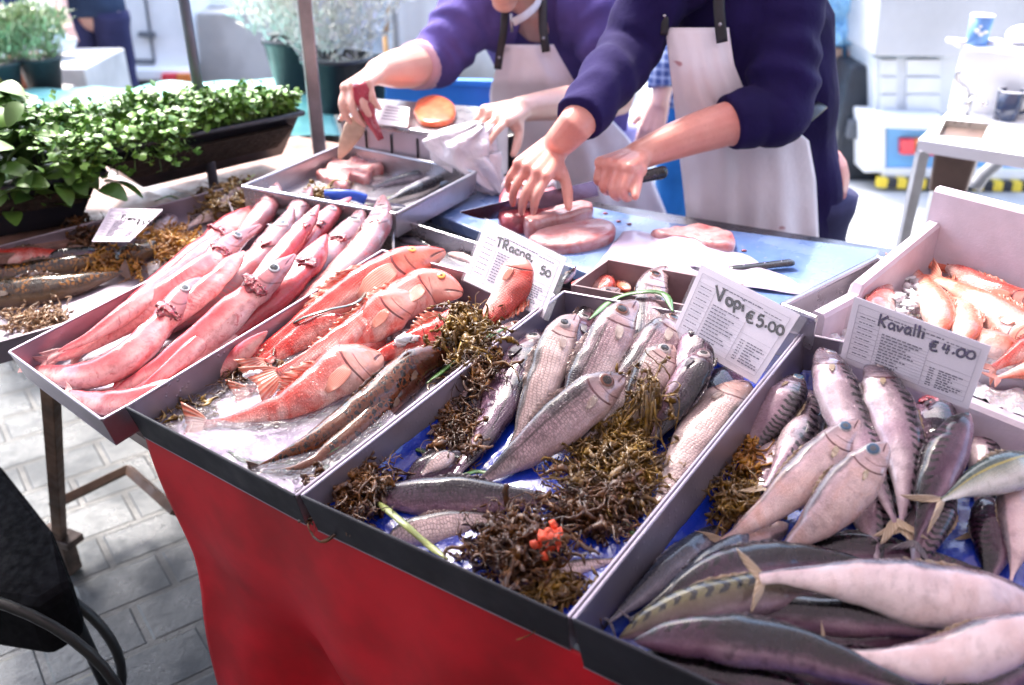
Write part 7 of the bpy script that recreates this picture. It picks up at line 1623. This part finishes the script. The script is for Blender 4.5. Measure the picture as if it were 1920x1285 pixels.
quadbox('tail_lamp', [(302, 164), (330, 164), (330, 139), (302, 139)], YV - .12, .06, lm, vn, .006); quadbox('tail_lamp', [(331, 163), (362, 163), (362, 139), (331, 139)], YV - .12, .06, lo_, vn, .006)
quadbox('underbody', [(205, 168), (362, 170), (362, 140), (205, 138)], YV + .1, 1.2, M('under_dark', (.08, .08, .09), .6), vn)
for x in (-3.0, -2.35): g = MB(); g.tube([(x, YV + .5, .3), (x + .2, YV + .5, .3)], .3, 24); g.build('wheel', BK2, vn, True)
c2_ = empty('car', (-1.7, 7.5, 0), 'white car with a dark grey bumper far back between the two poles', 'car')
quadbox('car_body', [(375, 128), (720, 118), (700, -200), (355, -200)], 8.0, 2.0, WM, c2_, .04); quadbox('bumper', [(376, 98), (482, 86), (482, 66), (376, 78)], 7.8, .2, M('bumper_grey', (.16, .19, .21), .5), c2_, .02)
quadbox('lower_apron', [(378, 124), (700, 112), (700, 84), (378, 98)], 7.85, .2, TWH, c2_, .02); quadbox('pink_column', [(374, 66), (398, 64), (394, 12), (370, 14)], 7.9, .1, M('column_pink', (.62, .38, .36), .6), c2_); quadbox('blue_patch', [(533, 90), (560, 90), (560, 70), (533, 70)], 7.84, .02, M('patch_blue', (.10, .35, .75), .5), c2_, .003)
quadbox('grey_patch', [(565, 20), (610, 18), (608, -10), (562, -8)], 7.93, .06, M('patch_grey', (.42, .44, .44), .5), c2_); quadbox('windscreen', [(655, 22), (725, 20), (722, -30), (652, -30)], 7.93, .06, M('glass_pale', (.36, .46, .60), .2), c2_)
for x in (-1.9, -.9): g = MB(); g.tube([(x, 8.2, .3), (x + .2, 8.2, .3)], .3, 24); g.build('wheel', BK2, c2_, True)
lw = empty('kerb_wall', (-1.5, 7.2, 0), 'low pale stone wall beyond the turquoise cover', 'wall'); g = MB(); a = H(370, 200, 0); g.box((-.9, 6.9, .3), (3.6, .25, .6)); g.build('wall', M('pale_stone', (.56, .53, .50), .8, .15, 4, .3, 20), lw, bevel=.01)
# tall white tent side and wooden stick behind the purple fleece
tn = empty('tent', (0, 5.6, 0), 'white tent wall behind the purple fleece', 'tent'); g = MB(); g.grid(lambda u, v: Y(735 + 560 * u, -250 + 400 * v, 5.6 + .05 * math.sin(u * 16) + .03 * math.sin(u * 37)), 60, 6); g.build('tent_side', M('tent_white', (.78, .79, .80), .7, .05, 2), tn, True, solid=.004)
for x in (740, 1290): g = MB(); a = Y(x, 60, 5.5); g.tube([(a[0], 5.55, 0), (a[0], 5.55, 2.4)], .02, 10); g.build('tent_pole', ALU, tn, True)
g = MB(); g.tube([Y(722, 66, 4.6) , Y(735, -20, 4.6), Y(745, -90, 4.6)], .012, 8); g.tube([Y(722, 66, 4.6), Y(722, 66, 4.6) * [1, 1, 0]], .012, 8); g.build('wooden_stick', M('stick', (.50, .26, .08), .6), None, True, label='orange brown wooden stick leaning in front of the white tent', cat='stick')
g = MB(); c = Y(712, 60, 6.2) * [1, 1, 0]; g.box(c + UPZ * .45, (.25, .2, .9)); g.build('sack', M('sack_blue', (.34, .42, .52), .6, .3, 8), None, bevel=.03, label='grey blue bundle standing left of the wooden stick', cat='sack')
# folding trestle table and two distant people at the top left
ft = empty('folding_table', H(180, 200, 0), 'white folding table with crossed legs beside the dark dressed person', 'table')
q = [Y(112, 132, 4.6), Y(214, 112, 4.6), Y(214, 92, 4.75), Y(112, 108, 4.75)]; g = MB(); g.hexa([p - UPZ * .03 for p in q], q); g.build('table_top', WM, ft, bevel=.004)
for a, b in (((155, 118), (200, 168)), ((180, 116), (205, 165)), ((205, 112), (165, 175))): g = MB(); A = Y(*a, 4.68); B = Y(*b, 4.68); g.tube([A, A + (B - A) * (A[2] / (A[2] - B[2]))], .012, 8); g.build('leg', WM, ft, True)
def bystander(label, cx, Yd, coat, trou, armpx, hx, scale=1.0):
    c = Y(cx, 60, Yd); root = empty('person', (c[0], Yd, 0), label, 'person'); l = np.array([1, .3, 0]); l /= np.linalg.norm(l); b = MB(); x = c[0]
    b.limb([(x, Yd, .85), (x, Yd, 1.15), (x, Yd, 1.45)], [.1, .1, .06], 14); hc = np.array((x - .03, Yd - .04, 1.60)); b.limb([(x, Yd, 1.4), hc], [.055, .05], 12); head(b, hc, (-.4, -.8, -.3), (0, -.2, 1))
    for s_ in (-1, 1): b.limb([(x + s_ * .09, Yd, .85), (x + s_ * .09, Yd, .45), (x + s_ * .1, Yd, .08)], [.08, .055, .04], 12)
    sh_ = np.array((x - .12, Yd - .04, 1.38)); w_ = Y(*armpx, Yd - .35); e_ = (sh_ + w_) / 2 + [-.02, .05, -.08]; b.limb([sh_, e_, w_], [.045, .04, .028], 12); hand(b, w_, w_ - e_, (0, -.3, 1), [(8, 20, 25, 20), (2, 22, 25, 20), (-5, 25, 25, 20), (-12, 28, 25, 20)], (40, 30, 20), 1.05)
    bo = b.build('body', SKB, root, True); remesh(bo, .007, 4); head_extras(root, bo, hc, (-.4, -.8, -.3), (0, -.2, 1), HAIR)
    g = MB(); torso_tube(g, [((x, Yd, .84), .17, .12, l), ((x, Yd, 1.05), .16, .12, l), ((x, Yd, 1.3), .18, .12, l), ((x, Yd, 1.45), .08, .08, l)], seed=3); folds_tube(g, [sh_ + [.05, 0, 0], sh_, e_, e_ * .5 + w_ * .5], [.07, .068, .06, .05], 24, .05, 5); o = g.build('jacket', coat, root, True); remesh(o, .01, 2)
    g = MB()
    for s_ in (-1, 1): folds_tube(g, [(x + s_ * .09, Yd, .86), (x + s_ * .09, Yd, .5), (x + s_ * .1, Yd, .06)], [.10, .08, .07], 20, .04, 5)
    g.build('trousers', trou, root, True)
    for s_ in (-1, 1): g = MB(); g.ball((x + s_ * .1, Yd - .05, .045), (.05, .13, .045), 10, 6); g.build('shoe', BK2, root, True)
bystander('person in a dark slate jacket reaching over the blue white bag', 180, 5.1, GREYC, TROU, (118, 28), 0)
bystander('person in a navy top cut by the top left corner', -10, 4.9, cloth_mat('navy_top', (.03, .045, .12)), TROU, (30, 62), 0)
bag('blue white carrier bag hanging between the two distant people', [(80, 30, 4.5, .03, .02), (70, 50, 4.5, .10, .06), (75, 80, 4.5, .17, .09), (80, 100, 4.5, .15, .09), (80, 108, 4.5, .03, .02)], mat=M('bag_blue_white', (.58, .68, .80), .35, .2, 8, Coat_Weight=.4), seed=5)
g = MB(); a = Y(80, 106, 4.5); g.box((a[0], 4.5, a[2] / 2), (.6, .5, a[2] - .01)); g.build('stall_crate', M('crate_pale', (.6, .58, .55), .7, .15, 5), None, bevel=.01, label='pale crate stack under the blue white bag', cat='crate')
